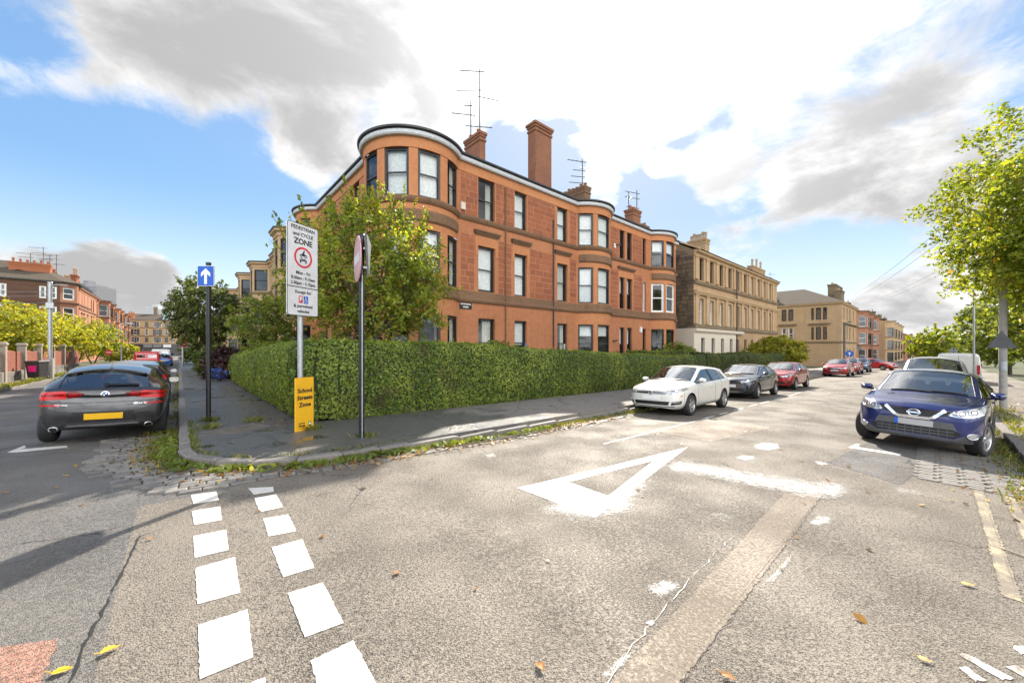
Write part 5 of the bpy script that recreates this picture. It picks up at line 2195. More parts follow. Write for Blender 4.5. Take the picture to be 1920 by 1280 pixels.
def dress_hatch(skin, root, P):
    skin.patch('grille', 'front', [(-.46, .665), (.46, .665), (.47, .725), (-.47, .725)], GRILLE, root, .008, .03, .05)
    skin.patch('grille_slat', 'front', [(-.46, .688), (.46, .688), (.46, .698), (-.46, .698)], CHROME, root, .014, .02, .08)
    b = ring_patch(skin, 'badge', 'front', 0, .70, .062, .010, CHROME, root, .024)
    skin.patch('badge_disc', 'front', circ(0, .70, .054, 16), BLACK_PRINT, b, .016, .02, .03)
    skin.patch('badge_letters', 'front', strip_poly([(-.04, .735), (-.012, .70), (0, .722), (.012, .70), (.04, .735)], .012), CHROME, b, .024, .02, .02)
    skin.patch('badge_letters', 'front', strip_poly([(-.048, .705), (-.022, .655), (0, .69), (.022, .655), (.048, .705)], .012), CHROME, b, .024, .02, .02)
    lamp(skin, root, [(.45, .665), (.47, .745), (.66, .79), (.83, .845), (.865, .80), (.80, .705), (.66, .66)], [(.57, .71, .045), (.72, .745, .05)])
    skin.patch('plate_panel', 'front', [(-.28, .50), (.28, .50), (.28, .615), (-.28, .615)], WHITE_PLAIN, root, .016, .03, .1)
    skin.patch('lower_grille', 'front', [(-.52, .34), (.52, .34), (.56, .45), (-.56, .45)], GRILLE, root, .010, .03, .06)
    both(skin, 'fog_grille', 'front', [(.60, .34), (.80, .385), (.82, .475), (.62, .44)], GRILLE, root, .010, .02, .05)
    both(skin, 'fog_light', 'front', [(.64, .405), (.79, .43), (.79, .455), (.64, .435)], LAMP_CLEAR, root, .016, .02, .05)
    skin.patch('bumper_lip', 'front', [(-.66, .285), (.66, .285), (.68, .31), (-.68, .31)], TRIM, root, .012, .02, .08)
    wipers_front(skin, root, P)
    handles(skin, root, P, MAT['paint_white'], (-.02, -.92), .80)
    both(skin, 'tail_light', 'rear', [(.45, .86), (.85, .84), (.86, .96), (.5, .97)], LAMP_RED, root)
    plate(skin, root, 'rear', .72, PLATE_Y)
    for v in ('left', 'right'):
        skin.patch('side_reflector', v, [(P['wb'] / 2 + .50, .60), (P['wb'] / 2 + .58, .60), (P['wb'] / 2 + .58, .63), (P['wb'] / 2 + .50, .63)], simple('amber_lens', (.7, .25, .02), .2), root, .006, .01, .05)


SMALL = dict(W=1.798, H=1.44, wb=2.583, fo=.80, ro=.67, zb=.20, belt=.965, hood=.98, wtop=1.325, cowl=.78, roof0=-.02, bp=-.36, dlo=-1.00, dlo2=-1.34, roof1=-1.66, tail_glass=-1.82, wr=.318, nose=.75, qrise=.07, roofw=.59)


def front_kit(lampoly, bowls, grille, low, zplate=.55, platemat=None, chrome=None):
    def f(skin, root, P):
        skin.patch('grille', 'front', grille, GRILLE, root, .008, .03, .05)
        if chrome:
            skin.patch('grille_chrome', 'front', strip_poly(chrome, .022), CHROME, root, .016, .02, .06)
        ring_patch(skin, 'badge', 'front', 0, sum(p[1] for p in grille) / len(grille) + .02, .055, .014, CHROME, root, .024)
        lamp(skin, root, lampoly, bowls)
        skin.patch('lower_grille', 'front', low, GRILLE, root, .010, .03, .06)
        both(skin, 'fog_grille', 'front', [(.62, .36), (.80, .39), (.81, .47), (.66, .46)], GRILLE, root, .010, .02, .05)
        plate(skin, root, 'front', zplate, platemat or PLATE_W, off=.022)
        wipers_front(skin, root, P)
        both(skin, 'tail_light', 'rear', [(.48, .88), (.85, .86), (.86, .99), (.55, 1.0)], LAMP_RED, root)
        plate(skin, root, 'rear', .6, PLATE_Y)
        handles(skin, root, P, DARKPLASTIC, (.0, -.9), .83)
    return f


dress_small = front_kit([(.40, .71), (.44, .775), (.66, .81), (.83, .855), (.86, .81), (.74, .73), (.58, .70)], [(.55, .745, .03), (.68, .765, .03)],
                        [(-.42, .63), (.42, .63), (.46, .74), (.2, .76), (-.2, .76), (-.46, .74)], [(-.55, .34), (.55, .34), (.50, .46), (-.50, .46)], .56)
dress_red = front_kit([(.42, .69), (.46, .76), (.66, .82), (.83, .87), (.855, .80), (.76, .72), (.60, .67)], [(.58, .735, .04), (.72, .775, .045)],
                      [(-.34, .62), (.34, .62), (.40, .74), (-.40, .74)], [(-.58, .33), (.58, .33), (.52, .45), (-.52, .45)], .55, None, [(-.40, .745), (.40, .745)])
HATCH2 = dict(HATCH, H=1.46, wb=2.64, fo=.88, qrise=.06, nose=.76, hood=1.0, belt=.97)


# -- panel van seen from behind
def build_van(paint, L=4.8, W=1.9, H=1.95, script=None, doors=True):
    root = link('panel_van', None)
    hw = W / 2
    prof = [(-L / 2, .32), (-L / 2 - .02, .9), (-L / 2 + .06, H - .22), (-L / 2 + .16, H - .04), (L / 2 - 1.75, H - .02), (L / 2 - 1.45, H - .12), (L / 2 - .85, 1.22), (L / 2 - .15, .98), (L / 2, .78), (L / 2, .32)]
    V, F = [], []
    m = len(prof)
    secs = ((-1.0, 0), (-.93, 1), (-.80, 2), (0, 3), (.80, 2), (.93, 1), (1.0, 0))
    for (k, c) in secs:
        for (x, z) in prof:
            zz = z
            if z > 1.3:
                zz = z - (.20, .06, .015, 0)[c]
                kk = k * (1 - .09 * (z - 1.0))
            else:
                kk = k
            xx = x - (.06, .02, 0, 0)[c] * (1 if x > 0 else -1)
            V.append((xx, hw * kk, zz))
    for i in range(len(secs) - 1):
        for j in range(m - 1):
            F.append((i * m + j, i * m + j + 1, (i + 1) * m + j + 1, (i + 1) * m + j))
        F.append((i * m + m - 1, i * m, (i + 1) * m, (i + 1) * m + m - 1))
    for i in (0, len(secs) - 1):
        F.append(tuple(i * m + j for j in range(m)))
    MB().add(V, F, 0, False).build('body', paint, root)
    x = -L / 2 - .02
    for sd in (1, -1):
        w_ = MB().add([(x + .02, sd * .10, 1.10), (x + .02, sd * .72, 1.10), (x + .065, sd * .66, H - .38), (x + .065, sd * .10, H - .36)], [(0, 1, 2, 3)]).add([(x - .005, sd * .10, 1.10), (x - .005, sd * .72, 1.10), (x + .045, sd * .66, H - .38), (x + .045, sd * .10, H - .36)], [(0, 1, 2, 3)])
        if doors:
            w_.build('rear_window', CARGLASS, root)
        MB().cbox(x - .03, x + .05, sd * hw * .86 - .06, sd * hw * .86 + .06, .75, 1.35, .01).build('tail_light', LAMP_RED, root)
        MB().cbox(L / 2 - .30, L / 2 - .04, sd * hw * .78 - .16, sd * hw * .78 + .16, .80, .98, .02).build('headlight', LAMP_CLEAR, root)
        MB().cbox(L / 2 - 1.30, L / 2 - 1.12, sd * (hw + .10) - .09, sd * (hw + .10) + .09, 1.15, 1.45, .03).build('door_mirror', DARKPLASTIC, root)
        MB().add([(L / 2 - 1.75, sd * (hw * .985), 1.15), (L / 2 - .98, sd * (hw * .985), 1.15), (L / 2 - 1.42, sd * (hw * .94), H - .32), (L / 2 - 1.75, sd * (hw * .94), H - .30)], [(0, 1, 2, 3)]).build('door_window', CARGLASS, root)
        for ax in (L / 2 - .95, -L / 2 + .95):
            wheel(root, ax, sd * (hw - .10), .33, sd, 5, ALLOY, 0, .21)
    MB().add([(L / 2 - .83, -hw * .78, 1.24), (L / 2 - .83, hw * .78, 1.24), (L / 2 - 1.43, hw * .68, H - .14), (L / 2 - 1.43, -hw * .68, H - .14)], [(0, 1, 2, 3)]).build('windscreen', CARGLASS, root)
    MB().box(x - .012, x + .02, -.26, .26, .55, .66).build('number_plate', PLATE_Y, root)
    MB().cbox(x - .07, x + .05, -hw * .95, hw * .95, .33, .52, .02).build('bumper', DARKPLASTIC, root)
    MB().box(x - .002, x + .01, -.006, .006, .55, H - .2).build('door_seam', BLACKPAINT, root)
    if script:
        for body, z, sz in script:
            me = text_mesh(body, sz, .002)
            me.materials.clear()
            me.materials.append(WHITE_PLAIN)
            o = link('lettering', me, root)
            o.matrix_local = Matrix.Translation((x - .014 + max(0, (z - 1.0)) * .075, 0, z)) @ Matrix.Rotation(-pi / 2, 4, 'Z') @ Matrix.Rotation(pi / 2 - .07, 4, 'X')
    return root


for nm, c, fl, ro in (('paint_graphite', (.042, .043, .048), .45, .25), ('paint_blue', (.016, .024, .135), .35, .22), ('paint_white', (.70, .68, .63), .0, .3), ('paint_navy', (.018, .022, .035), .3, .2),
                      ('paint_red', (.40, .012, .018), .15, .25), ('paint_bright_red', (.52, .012, .02), .1, .25), ('paint_steel_blue', (.035, .075, .17), .4, .25), ('paint_silver', (.46, .47, .48), .6, .3),
                      ('paint_black', (.012, .012, .014), .2, .2), ('paint_van_white', (.74, .73, .70), 0, .35), ('paint_mid_blue', (.02, .10, .38), .2, .25)):
    carpaint(nm, c, fl, ro)


def CARTEST():
    return [build_car(SUVC, MAT['paint_graphite'], clad=DARKPLASTIC, dress=dress_suvc), build_car(SUV, MAT['paint_blue'], clad=GREYPLASTIC, dress=dress_suv, steer=-.3),
            build_car(HATCH, MAT['paint_white'], dress=dress_hatch)]
#PLACE
place_car(build_car(SUVC, MAT['paint_graphite'], clad=DARKPLASTIC, dress=dress_suvc), -1.12, 12.95, pi / 2, 0.0, 'dark grey coupe SUV with red tail lights and blank yellow plate', 'car', lean=0.012)
place_car(build_car(SUV, MAT['paint_blue'], clad=GREYPLASTIC, dress=dress_suv, steer=-.22, twin=True), 12.95, .12, -1, -.09, 'dark blue SUV facing us with chrome grille and blank grey plate', 'car', lean=.0)
ROW = 'cars parked along the hedge'
place_car(build_car(HATCH, MAT['paint_white'], dress=dress_hatch, rimmat=ALLOY), 12.95, 5.78, -1, 0, 'white hatchback parked nearest the corner below the hedge', 'car', ROW)
place_car(build_car(SMALL, MAT['paint_navy'], dress=dress_small, twin=True, steer=.1), 19.45, 5.8, -1, 0, 'black small hatchback between the white car and a red one', 'car', ROW)
place_car(build_car(HATCH2, MAT['paint_red'], dress=dress_red, twin=True), 25.9, 5.8, -1, 0, 'red hatchback just behind the black hatchback', 'car', ROW)
MPV = dict(HATCH, H=1.62, wtop=1.48, belt=1.02, hood=1.06, W=1.80, roof1=-1.90, dlo2=-1.60, tail_glass=-2.0, nose=.80)
kia = build_car(dict(MPV, H=1.56, wtop=1.43), MAT['paint_red'], dress=dress_red)
place_car(kia, 44.1, 5.75, -1, 0, 'red people carrier parked alone past the gap beside the far hedge', 'car', ROW)
c = dup(kia)
place_car(c, 50.4, 5.75, -1, 0, 'red car close behind the red people carrier', 'car', ROW)
place_car(build_car(SUV, MAT['paint_steel_blue'], dress=dress_small), 57.0, 5.7, -1, 0, 'steel blue SUV parked behind the pair of red cars', 'car', ROW)
place_car(build_car(HATCH, MAT['paint_bright_red'], dress=dress_red), 66.0, 5.2, -1, 1.15, 'bright red car standing slantwise across the far street', 'car')
silver = build_car(dict(MPV, H=1.86, wtop=1.70, belt=1.12, hood=1.16, nose=.9), MAT['paint_silver'], dress=lambda k, r, P: (dress_small(k, r, P), rails(k, r, P, DARKPLASTIC)))
place_car(silver, 19.6, .10, -1, 0, 'silver people carrier with roof rails behind the blue SUV', 'car')
place_car(build_van(MAT['paint_van_white'], 5.2, 2.0, 2.15, doors=False), 41.5, -.95, 1, 0, 'white panel van parked beyond the silver people carrier', 'van')
# left-hand street
dk = build_car(HATCH2, MAT['paint_black'], dress=dress_rear_simple([(.45, .86), (.85, .84), (.86, 1.0), (.5, 1.01)], .62))
place_car(dk, -1.15, 19.6, pi / 2, 0, 'black car parked in front of the dark grey SUV', 'car')
place_car(build_van(MAT['paint_bright_red'], 4.4, 1.85, 1.72, [('www.vanandman.com', 1.48, .13), ('VAN HIRE', 1.22, .15)]), -2.35, 53, pi / 2, 0, 'red van with white lettering across its rear', 'van')
bl = build_car(HATCH, MAT['paint_mid_blue'], dress=dress_rear_simple([(.45, .86), (.85, .84), (.86, 1.0), (.5, 1.01)], .62))
place_car(bl, -1.45, 60, pi / 2, 0, 'blue car by the kerb just beyond the red van', 'car')
place_car(build_van(MAT['paint_van_white'], 5.0, 1.95, 2.0), -1.75, 68, pi / 2, 0, 'white van parked beyond the blue car', 'van')
# ------------------------------------------------------------------ signs, posts and small street things
FOIL = simple('white_sign_face', (.66, .66, .67), .4, vary=.08, nscale=4)
SIGN_BACK = simple('grey_sign_back', (.20, .22, .235), .5, .3)


def post(name, label, cat, s, t, h, r, mat, rotz=0.0, dz=.12, cap=True, group=None):
    base = ST(s, t, gz(s, t) + dz)
    o = thing(name, label, cat, base, rotz, group)
    mb = MB()
    mb.tube([(0, 0, -.1), (0, 0, h)], r, 14)
    mb.build('pole', mat, o)
    if cap:
        MB().lathe([(r * 1.15, 0), (r * 1.15, .04), (0, .055)], 14).build('pole_cap', mat, o, (0, 0, h - .01))
    return o


def flat(pts, y, mb=None, th=.003, mi=0):
    """upright flat shape in the xz plane with its face at y, facing -y"""
    mb = mb or MB()
    n = len(pts)
    v = [(p[0], y, p[1]) for p in pts] + [(p[0], y + th, p[1]) for p in pts]
    mb.add(v, [tuple(range(n)), tuple(range(2 * n - 1, n - 1, -1))] + [(i, n + i, n + (i + 1) % n, (i + 1) % n) for i in range(n)], mi)
    return mb


def ring_flat(cx, cz, r0, r1, y, n=40, th=.003):
    mb = MB()
    v = []
    for i in range(n):
        a = 2 * pi * i / n
        for r in (r0, r1):
            v.append((cx + r * cos(a), y, cz + r * sin(a)))
    mb.add(v, [(2 * i, 2 * i + 1, (2 * i + 3) % (2 * n), (2 * i + 2) % (2 * n)) for i in range(n)])
    return mb


def rrect(x0, x1, z0, z1, r=.04, n=5):
    p = []
    for (cx, cz, a0) in ((x1 - r, z1 - r, 0), (x0 + r, z1 - r, pi / 2), (x0 + r, z0 + r, pi), (x1 - r, z0 + r, 1.5 * pi)):
        p += [(cx + r * cos(a0 + pi / 2 * i / n), cz + r * sin(a0 + pi / 2 * i / n)) for i in range(n + 1)]
    return p


# ---- school street plate on its grey post
zs, ztt = at(563, 806, .12)
ZP = post('zone_sign', 'tall white pedestrian and cycle zone sign on grey post', 'road sign', zs, ztt, 4.40, .055, GALV, radians(70))
SW = .385
ztop, zbot = 4.42, 2.46
HH = ztop - zbot
pl_ = flat(rrect(-SW, SW, zbot, ztop, .05), -.085, th=.022).build('sign_plate', FOIL, ZP)
fr = MB()
o_, i_ = rrect(-SW, SW, zbot, ztop, .05), rrect(-SW + .012, SW - .012, zbot + .012, ztop - .012, .045)
n = len(o_)
fr.add([(p[0], -.0875, p[1]) for p in o_ + i_], [(i, (i + 1) % n, n + (i + 1) % n, n + i) for i in range(n)])
fr.build('sign_border', BLACK_PRINT, pl_)
zsp = ztop - .69 * HH
flat([(-SW, zsp - .008), (SW, zsp - .008), (SW, zsp + .008), (-SW, zsp + .008)], -.090).build('sign_divider', BLACK_PRINT, pl_)
for body, k, sz in (('PEDESTRIAN', .050, .105), ('and CYCLE', .118, .105), ('ZONE', .195, .165), ('Mon - Fri', .535, .095), ('8.30am - 9.15am', .592, .088), ('2.30pm - 3.15pm', .648, .088),
                    ('Except for', .742, .095), ('& permitted', .895, .095), ('vehicles', .952, .095)):
    text(body, sz, BLACK_PRINT, pl_, Matrix.Translation((0, -.0895, ztop - k * HH)), bold=.0035 if sz > .15 else .001)
cz = ztop - .362 * HH
ring_flat(0, cz, .180, .222, -.0895).build('prohibition_ring', RED_PRINT, pl_)
# motorcycle jumping over a car, as on the plate
ic = MB()
for (x, z) in ((-.055, .035), (.06, .035)):
    v = ring_flat(x, cz + z, .018, .032, -.0895, 16)
    ic.add(v.v, v.f)
flat([(-.06, cz + .05), (-.02, cz + .085), (.03, cz + .085), (.065, cz + .05), (.03, cz + .035), (-.03, cz + .03)], -.0895, ic)
flat([(-.025, cz + .085), (.005, cz + .13), (.03, cz + .12), (.015, cz + .085)], -.0895, ic)
flat(circ(.022, cz + .135, .018, 10), -.0895, ic)
flat([(-.085, cz - .075), (-.085, cz - .045), (-.06, cz - .038), (-.045, cz - .005), (.045, cz - .005), (.06, cz - .038), (.085, cz - .045), (.085, cz - .075)], -.0895, ic)
for x in (-.066, .066):
    flat([(x - .016, cz - .115), (x + .016, cz - .115), (x + .016, cz - .07), (x - .016, cz - .07)], -.0895, ic)
ic.build('sign_pictogram', BLACK_PRINT, pl_)
wn = MB()
flat([(-.045, cz - .035), (-.036, cz - .012), (.036, cz - .012), (.045, cz - .035)], -.0905, wn)
flat([(-.07, cz - .062), (-.045, cz - .062), (-.045, cz - .052), (-.07, cz - .052)], -.0905, wn)
flat([(.045, cz - .062), (.07, cz - .062), (.07, cz - .052), (.045, cz - .052)], -.0905, wn)
wn.build('sign_pictogram', FOIL, pl_)
zi = ztop - .822 * HH
flat([(-.11, zi - .075), (-.015, zi - .075), (-.015, zi + .075), (-.11, zi + .075)], -.0895).build('permit_panel', RED_PRINT, pl_)
text('P', .13, FOIL, pl_, Matrix.Translation((-.0625, -.0915, zi)), bold=.006)
flat([(.012, zi - .08), (.12, zi - .08), (.12, zi + .08), (.012, zi + .08)], -.0895).build('badge_panel', BLUE_PRINT, pl_)
wc = MB()
v = ring_flat(.062, zi - .028, .026, .036, -.0915, 18)
wc.add(v.v, v.f)
flat(circ(.055, zi + .055, .012, 10), -.0915, wc)
for q in ([(.05, zi + .04), (.062, zi + .04), (.066, zi - .005), (.054, zi - .005)], [(.056, zi + .015), (.09, zi + .015), (.09, zi + .004), (.056, zi + .004)], [(.058, zi - .004), (.09, zi - .004), (.105, zi - .05), (.094, zi - .052), (.082, zi - .015), (.058, zi - .015)]):
    flat(q, -.0915, wc)
wc.build('wheelchair_symbol', FOIL, pl_)
for z in (2.75, 3.4, 4.1):
    MB().box(-.09, .09, -.062, -.045, z - .02, z + .02).build('clip', GALV, ZP)

# ---- yellow board strapped to the foot of that post
YB = thing('school_board', 'yellow School Streets Zone board standing against grey post', 'sign board', ST(zs, ztt, gz(zs, ztt) + .12), radians(68))
YELB = simple('yellow_board', (.80, .42, .010), .5, vary=.05)
YB.location += Vector((sin(radians(68)), -cos(radians(68)), 0)) * .12
MB().cbox(-.215, .215, -.02, .02, .005, 1.14, .004).build('board', YELB, YB)
for body, z in (('School', .86), ('Streets', .71), ('Zone', .56)):
    text(body, .125, BLACK_PRINT, YB, Matrix.Translation((0, -.0235, z)), bold=.004, spacing=1.04)
b_ = MB()
flat([(-.15, .10), (0, .10), (0, .18), (-.15, .18)], -.0225, b_)
b_.build('crest_panel', BLACK_PRINT, YB)
b_ = MB()
for x in (-.14, -.105, -.07, -.035):
    flat([(x, .125), (x + .025, .125), (x + .025, .165), (x, .165)], -.0245, b_)
b_.build('crest_print', YELB, YB)
flat([(.08, .09), (.15, .09), (.15, .185), (.08, .185)], -.0225).build('crest_panel', simple('green_print', (.05, .22, .08), .5), YB)
flat(circ(.115, .14, .024, 12), -.0245).build('crest_print', WHITE_PLAIN, YB)

# ---- one-way arrow on the black post by the grey car
os_, ot_ = at(391, 789, .12)
OW = post('one_way_sign', 'blue one way arrow sign on slim black post', 'road sign', os_, ot_, 3.86, .05, BLACKPAINT, radians(2))


def arrow_sign(parent, cx, z0, w_, h_, y=-.075):
    q = flat(rrect(cx - w_ / 2, cx + w_ / 2, z0, z0 + h_, .025), y, th=.02).build('sign_plate', FOIL, parent)
    flat(rrect(cx - w_ / 2 + .012, cx + w_ / 2 - .012, z0 + .012, z0 + h_ - .012, .02), y - .003).build('sign_field', BLUE_PRINT, q)
    c, k = z0 + h_ / 2, h_ / .5
    a = [(-.035, -.20), (.035, -.20), (.035, .045), (.115, -.02), (.115, .075), (0, .185), (-.115, .075), (-.115, -.02), (-.035, .045)]
    flat([(cx + x * k * .95, c + z * k) for x, z in a], y - .006).build('arrow', WHITE_PLAIN, q)
    return q


arrow_sign(OW, -.01, 3.30, .40, .50)

# ---- faded no entry disc and the back of a give way triangle on the nearest black post
bs, bt = at(678, 822, .12)
NE = post('no_entry_sign', 'faded pink no entry disc on black post by the hedge', 'road sign', bs, bt, 3.98, .052, BLACKPAINT, radians(-60))


def faded():
    m, t = newmat('faded_red_disc')
    p = t.pos()
    n1 = t.noise(t.scalev(p, (14, 14, .8)), 1.0, 5, .65)
    c = t.mix(t.rng(n1, .35, .65), (.52, .22, .25), (.64, .42, .44))
    t.out(t.pbsdf(c, .5))
    return m


zc = 3.52
dk_ = flat(circ(0, zc, .445, 40), -.085, th=.02).build('sign_plate', faded(), NE)
flat([(-.33, zc - .085), (.33, zc - .085), (.33, zc + .085), (-.33, zc + .085)], -.089).build('white_bar', FOIL, dk_)
for z in (zc - .36, zc + .36):
    flat(circ(0, z, .014, 8), -.090).build('bolt', IRON, dk_)
tr = MB()
tw = .40
T0 = Matrix.Rotation(radians(-15), 4, 'Z')
tri3 = [(-tw, 3.92), (tw, 3.92), (0, 3.20)]
tr.warp = T0
flat(tri3, .12, tr, .02)
tr.build('triangle_plate', SIGN_BACK, NE)
tr = MB(warp=T0)
for (p, q) in zip(tri3, tri3[1:] + tri3[:1]):
    tr.tube([(p[0] * .98, .108, p[1]), (q[0] * .98, .108, q[1])], .014, 6)
tr.build('triangle_rim', SIGN_BACK, NE)
for z in (3.35, 3.72):
    b_ = MB(warp=T0)
    b_.box(-.10, .10, .04, .11, z - .02, z + .02)
    b_.build('bracket', GALV, NE)
MB().tube([(.075, .0, .0), (.075, 0, 3.2)], .012, 6).build('cable_tie', GALV, NE)

# ---- lamp posts
LP = post('lamp_post', 'grey concrete lamp post under the big tree on the right', 'lamp post', 20.9, -1.5, 6.6, .095, CONCRETE, ANG_R)
MB().tube([(0, 0, 6.5), (.2, -.1, 6.75), (.5, -.25, 6.85)], .05, 8).build('lamp_arm', CONCRETE, LP)
MB().cbox(.45, .95, -.36, -.14, 6.78, 6.93, .04).build('lamp_head', GREYPLASTIC, LP)
tb = MB()
flat([(-.33, 2.10), (.33, 2.10), (0, 2.68)], .11, tb, .02)
o = tb.build('triangle_plate', simple('dark_sign_back', (.12, .125, .13), .5), LP)
o.rotation_euler = (0, 0, pi / 2 - .3)
MB().lathe([(.10, 0), (.10, .30)], 12).build('post_sleeve', GALV, LP, (0, 0, 1.35))
ls, lt = at(94, 709, .12)
LL = post('telegraph_pole', 'pale grey pole with wires by the red fence', 'pole', ls, lt, 5.75, .095, GALV, ANG_R)
MB().tube([(0, 0, 0), (0, 0, 1.2)], .15, 12).build('pole_foot', CONCRETE, LL)
MB().tube([(0, 0, 5.55), (.35, -.5, 5.6), (.9, -1.3, 5.5)], .03, 6).build('pole_arm', GALV, LL)
MB().cbox(-.14, .14, -.2, .02, 4.2, 4.55, .03).build('junction_box', GALV, LL)
WIRE = simple('wire', (.16, .16, .17), .6)
Pq = LL.matrix_basis.translation if False else LL.location


def wire(a, b, sag, r=.012, n=14, name='overhead_wire', lab=None):
    pts = []
    for i in range(n + 1):
        k = i / n
        p = a.lerp(b, k)
        p.z -= sag * 4 * k * (1 - k)
        pts.append(p)
    o = MB().tube(pts, r, 4).build(name, WIRE)
    return tag(o, lab, 'wire', None)


for k, (z0, za, sg) in enumerate(((5.2, 6.6, .5), (4.95, 6.2, .5), (4.55, 5.2, .35))):
    wire(LL.location + Vector((0, 0, z0)), LL.location + Vector((-16, -2, za)), sg, .016, lab=('top', 'middle', 'lowest')[k] + ' wire slung left from the pale grey pole')
# wires over the right-hand street
A = ST(88, 9.5, 11.0)
for k, (e, sg, lb) in enumerate(((ST(30, -2.5, 10.6), .5, 'highest dark wire over the far street to the big tree'), (ST(30, -2.5, 9.8), .7, 'second dark wire over the far street just under the highest'))):
    wire(A + Vector((0, 0, -k * .5)), e, sg, .02, lab=lb)
A2 = ST(120, 10.5, 12.5)
for k, (e, sg, lb) in enumerate(((ST(45, -2.5, 9.6), .6, 'long thin wire crossing the cloud low on the right'), (ST(45, -2.5, 9.0), .6, 'long thin wire close under the other low one'))):
    wire(A2 + Vector((0, 0, -k * .4)), e, sg, .02, lab=lb)


def far_lamp(name, label, s, t, h, r, mat, arm, side, group=None):
    o = post(name, label, 'lamp post', s, t, h, r, mat, ANG_R, group=group)
    MB().tube([(0, 0, h - .1), (side[0] * arm * .5, side[1] * arm * .5, h + .1), (side[0] * arm, side[1] * arm, h + .1)], r * .5, 6).build('lamp_arm', mat, o)
    MB().cbox(side[0] * arm - .3, side[0] * arm + .3, side[1] * arm - .15, side[1] * arm + .15, h + .04, h + .18, .03).build('lamp_head', mat, o)
    return o


far_lamp('lamp_post', 'slim lamp post far off against the cloud on the right', ps(1826, -1.6), -1.6, 6.2, .05, GALV, 1.0, (0, 1))
far_lamp('lamp_post', 'thin pale lamp post in front of the far shops', ps(1, 1) * 0 - 6.2, 78, 5.5, .07, GALV, .9, (1, 0))
far_lamp('lamp_post', 'white lamp post on the pavement below the round-headed tree', .35, 62, 5.6, .07, FOIL, .8, (-1, 0))
for (s, t, h, lab) in ((-6.1, 64, 1.75, 'red no entry disc on its post below the yellow-green trees'), (.40, 55, 2.7, 'small red no entry disc beside the left-hand pavement')):
    o = post('no_entry_sign', lab, 'road sign', s, t, h, .04, GREYPLASTIC, ANG_R - pi / 2 + pi / 2 + pi * 0)
    o.rotation_euler = (0, 0, atan2(-UL[1], -UL[0]) + pi / 2)
    q = flat(circ(0, h - .3, .32, 28), -.07, th=.02).build('sign_plate', RED_PRINT, o)
    flat([(-.22, h - .35), (.22, h - .35), (.22, h - .25), (-.22, h - .25)], -.074).build('white_bar', WHITE_PLAIN, q)
o = post('one_way_sign', 'blue one way arrow sign far along the right-hand street', 'road sign', ps(1593, 7.6), 7.6, 2.3, .04, GALV, 0)
o.rotation_euler = (0, 0, atan2(-UR[1], -UR[0]) + pi / 2)
q = flat(circ(0, 1.95, .42, 28), -.07, th=.02).build('sign_plate', BLUE_PRINT, o)
flat([(x * 1.3, 1.93 + z * 1.3) for x, z in [(-.035, -.20), (.035, -.20), (.035, .045), (.115, -.02), (.115, .075), (0, .185), (-.115, .075), (-.115, -.02), (-.035, .045)]], -.076).build('arrow', WHITE_PLAIN, q)
o = post('black_sign_post', 'black post with two small plates beyond the white van', 'road sign', ps(1788, -1.7), -1.7, 3.0, .06, BLACKPAINT, 0)
o.rotation_euler = (0, 0, atan2(-UR[1], -UR[0]) + pi / 2)
for x in (-.22, .22):
    flat(rrect(x - .2, x + .2, 2.3, 2.85, .05), -.09, th=.02).build('sign_plate', SIGN_BACK, o)
o = post('black_sign_post', 'dark post with a small plate in front of the pink tenement', 'road sign', ps(1611, 8.2), 8.2, 3.3, .05, BLACKPAINT, 0)
o.rotation_euler = (0, 0, atan2(-UR[1], -UR[0]) + pi / 2)
flat(rrect(-.3, .3, 2.6, 3.2, .05), -.09, th=.02).build('sign_plate', SIGN_BACK, o)
far_lamp('telegraph_pole', 'grey pole at the corner of the blond tenement', ps(1583, 8.6), 8.6, 6.3, .13, GREYPLASTIC, .6, (0, -1))

# ---- inspection cover and its frame let into the pavement
mp = pxs((392, 813), (470, 800), (501, 822), (416, 832))
mc = link('inspection_cover', None)
mc['kind'] = 'thing'
cs, ct = sum(p[0] for p in mp) / 4, sum(p[1] for p in mp) / 4
mc.location = ST(cs, ct, gz(cs, ct) + .123)
mc.rotation_euler = (0, 0, ANG_R + atan2(mp[1][1] - mp[0][1], mp[1][0] - mp[0][0]))
tag(mc, 'rusty rectangular double inspection cover set in the wet pavement', 'manhole cover')
CASTIRON = simple('rusty_cast_iron', (.15, .125, .10), .6, .2, bump=.5, vary=.35)
lw_, dp_ = 1.05, .80
for k in (0, 1):
    y0 = -dp_ / 2 + k * dp_ / 2 + .015
    mb = MB().cbox(-lw_ / 2, lw_ / 2, y0, y0 + dp_ / 2 - .03, -.02, .008, .004)
    for i in range(22):
        for j in range(7):
            x, y = -lw_ / 2 + .04 + i * .045, y0 + .03 + j * .047
            mb.box(x, x + .026, y, y + .012, .008, .0125)
    mb.build('lid', CASTIRON, mc)
fm = MB()
for (a, b, c, d) in ((-lw_ / 2 - .05, lw_ / 2 + .05, -dp_ / 2 - .05, -dp_ / 2), (-lw_ / 2 - .05, lw_ / 2 + .05, dp_ / 2, dp_ / 2 + .05), (-lw_ / 2 - .05, -lw_ / 2 - .01, -dp_ / 2, dp_ / 2), (lw_ / 2 + .01, lw_ / 2 + .05, -dp_ / 2, dp_ / 2)):
    fm.cbox(a, b, c, d, -.02, .010, .004)
fm.build('cover_frame', GREYPLASTIC, mc)

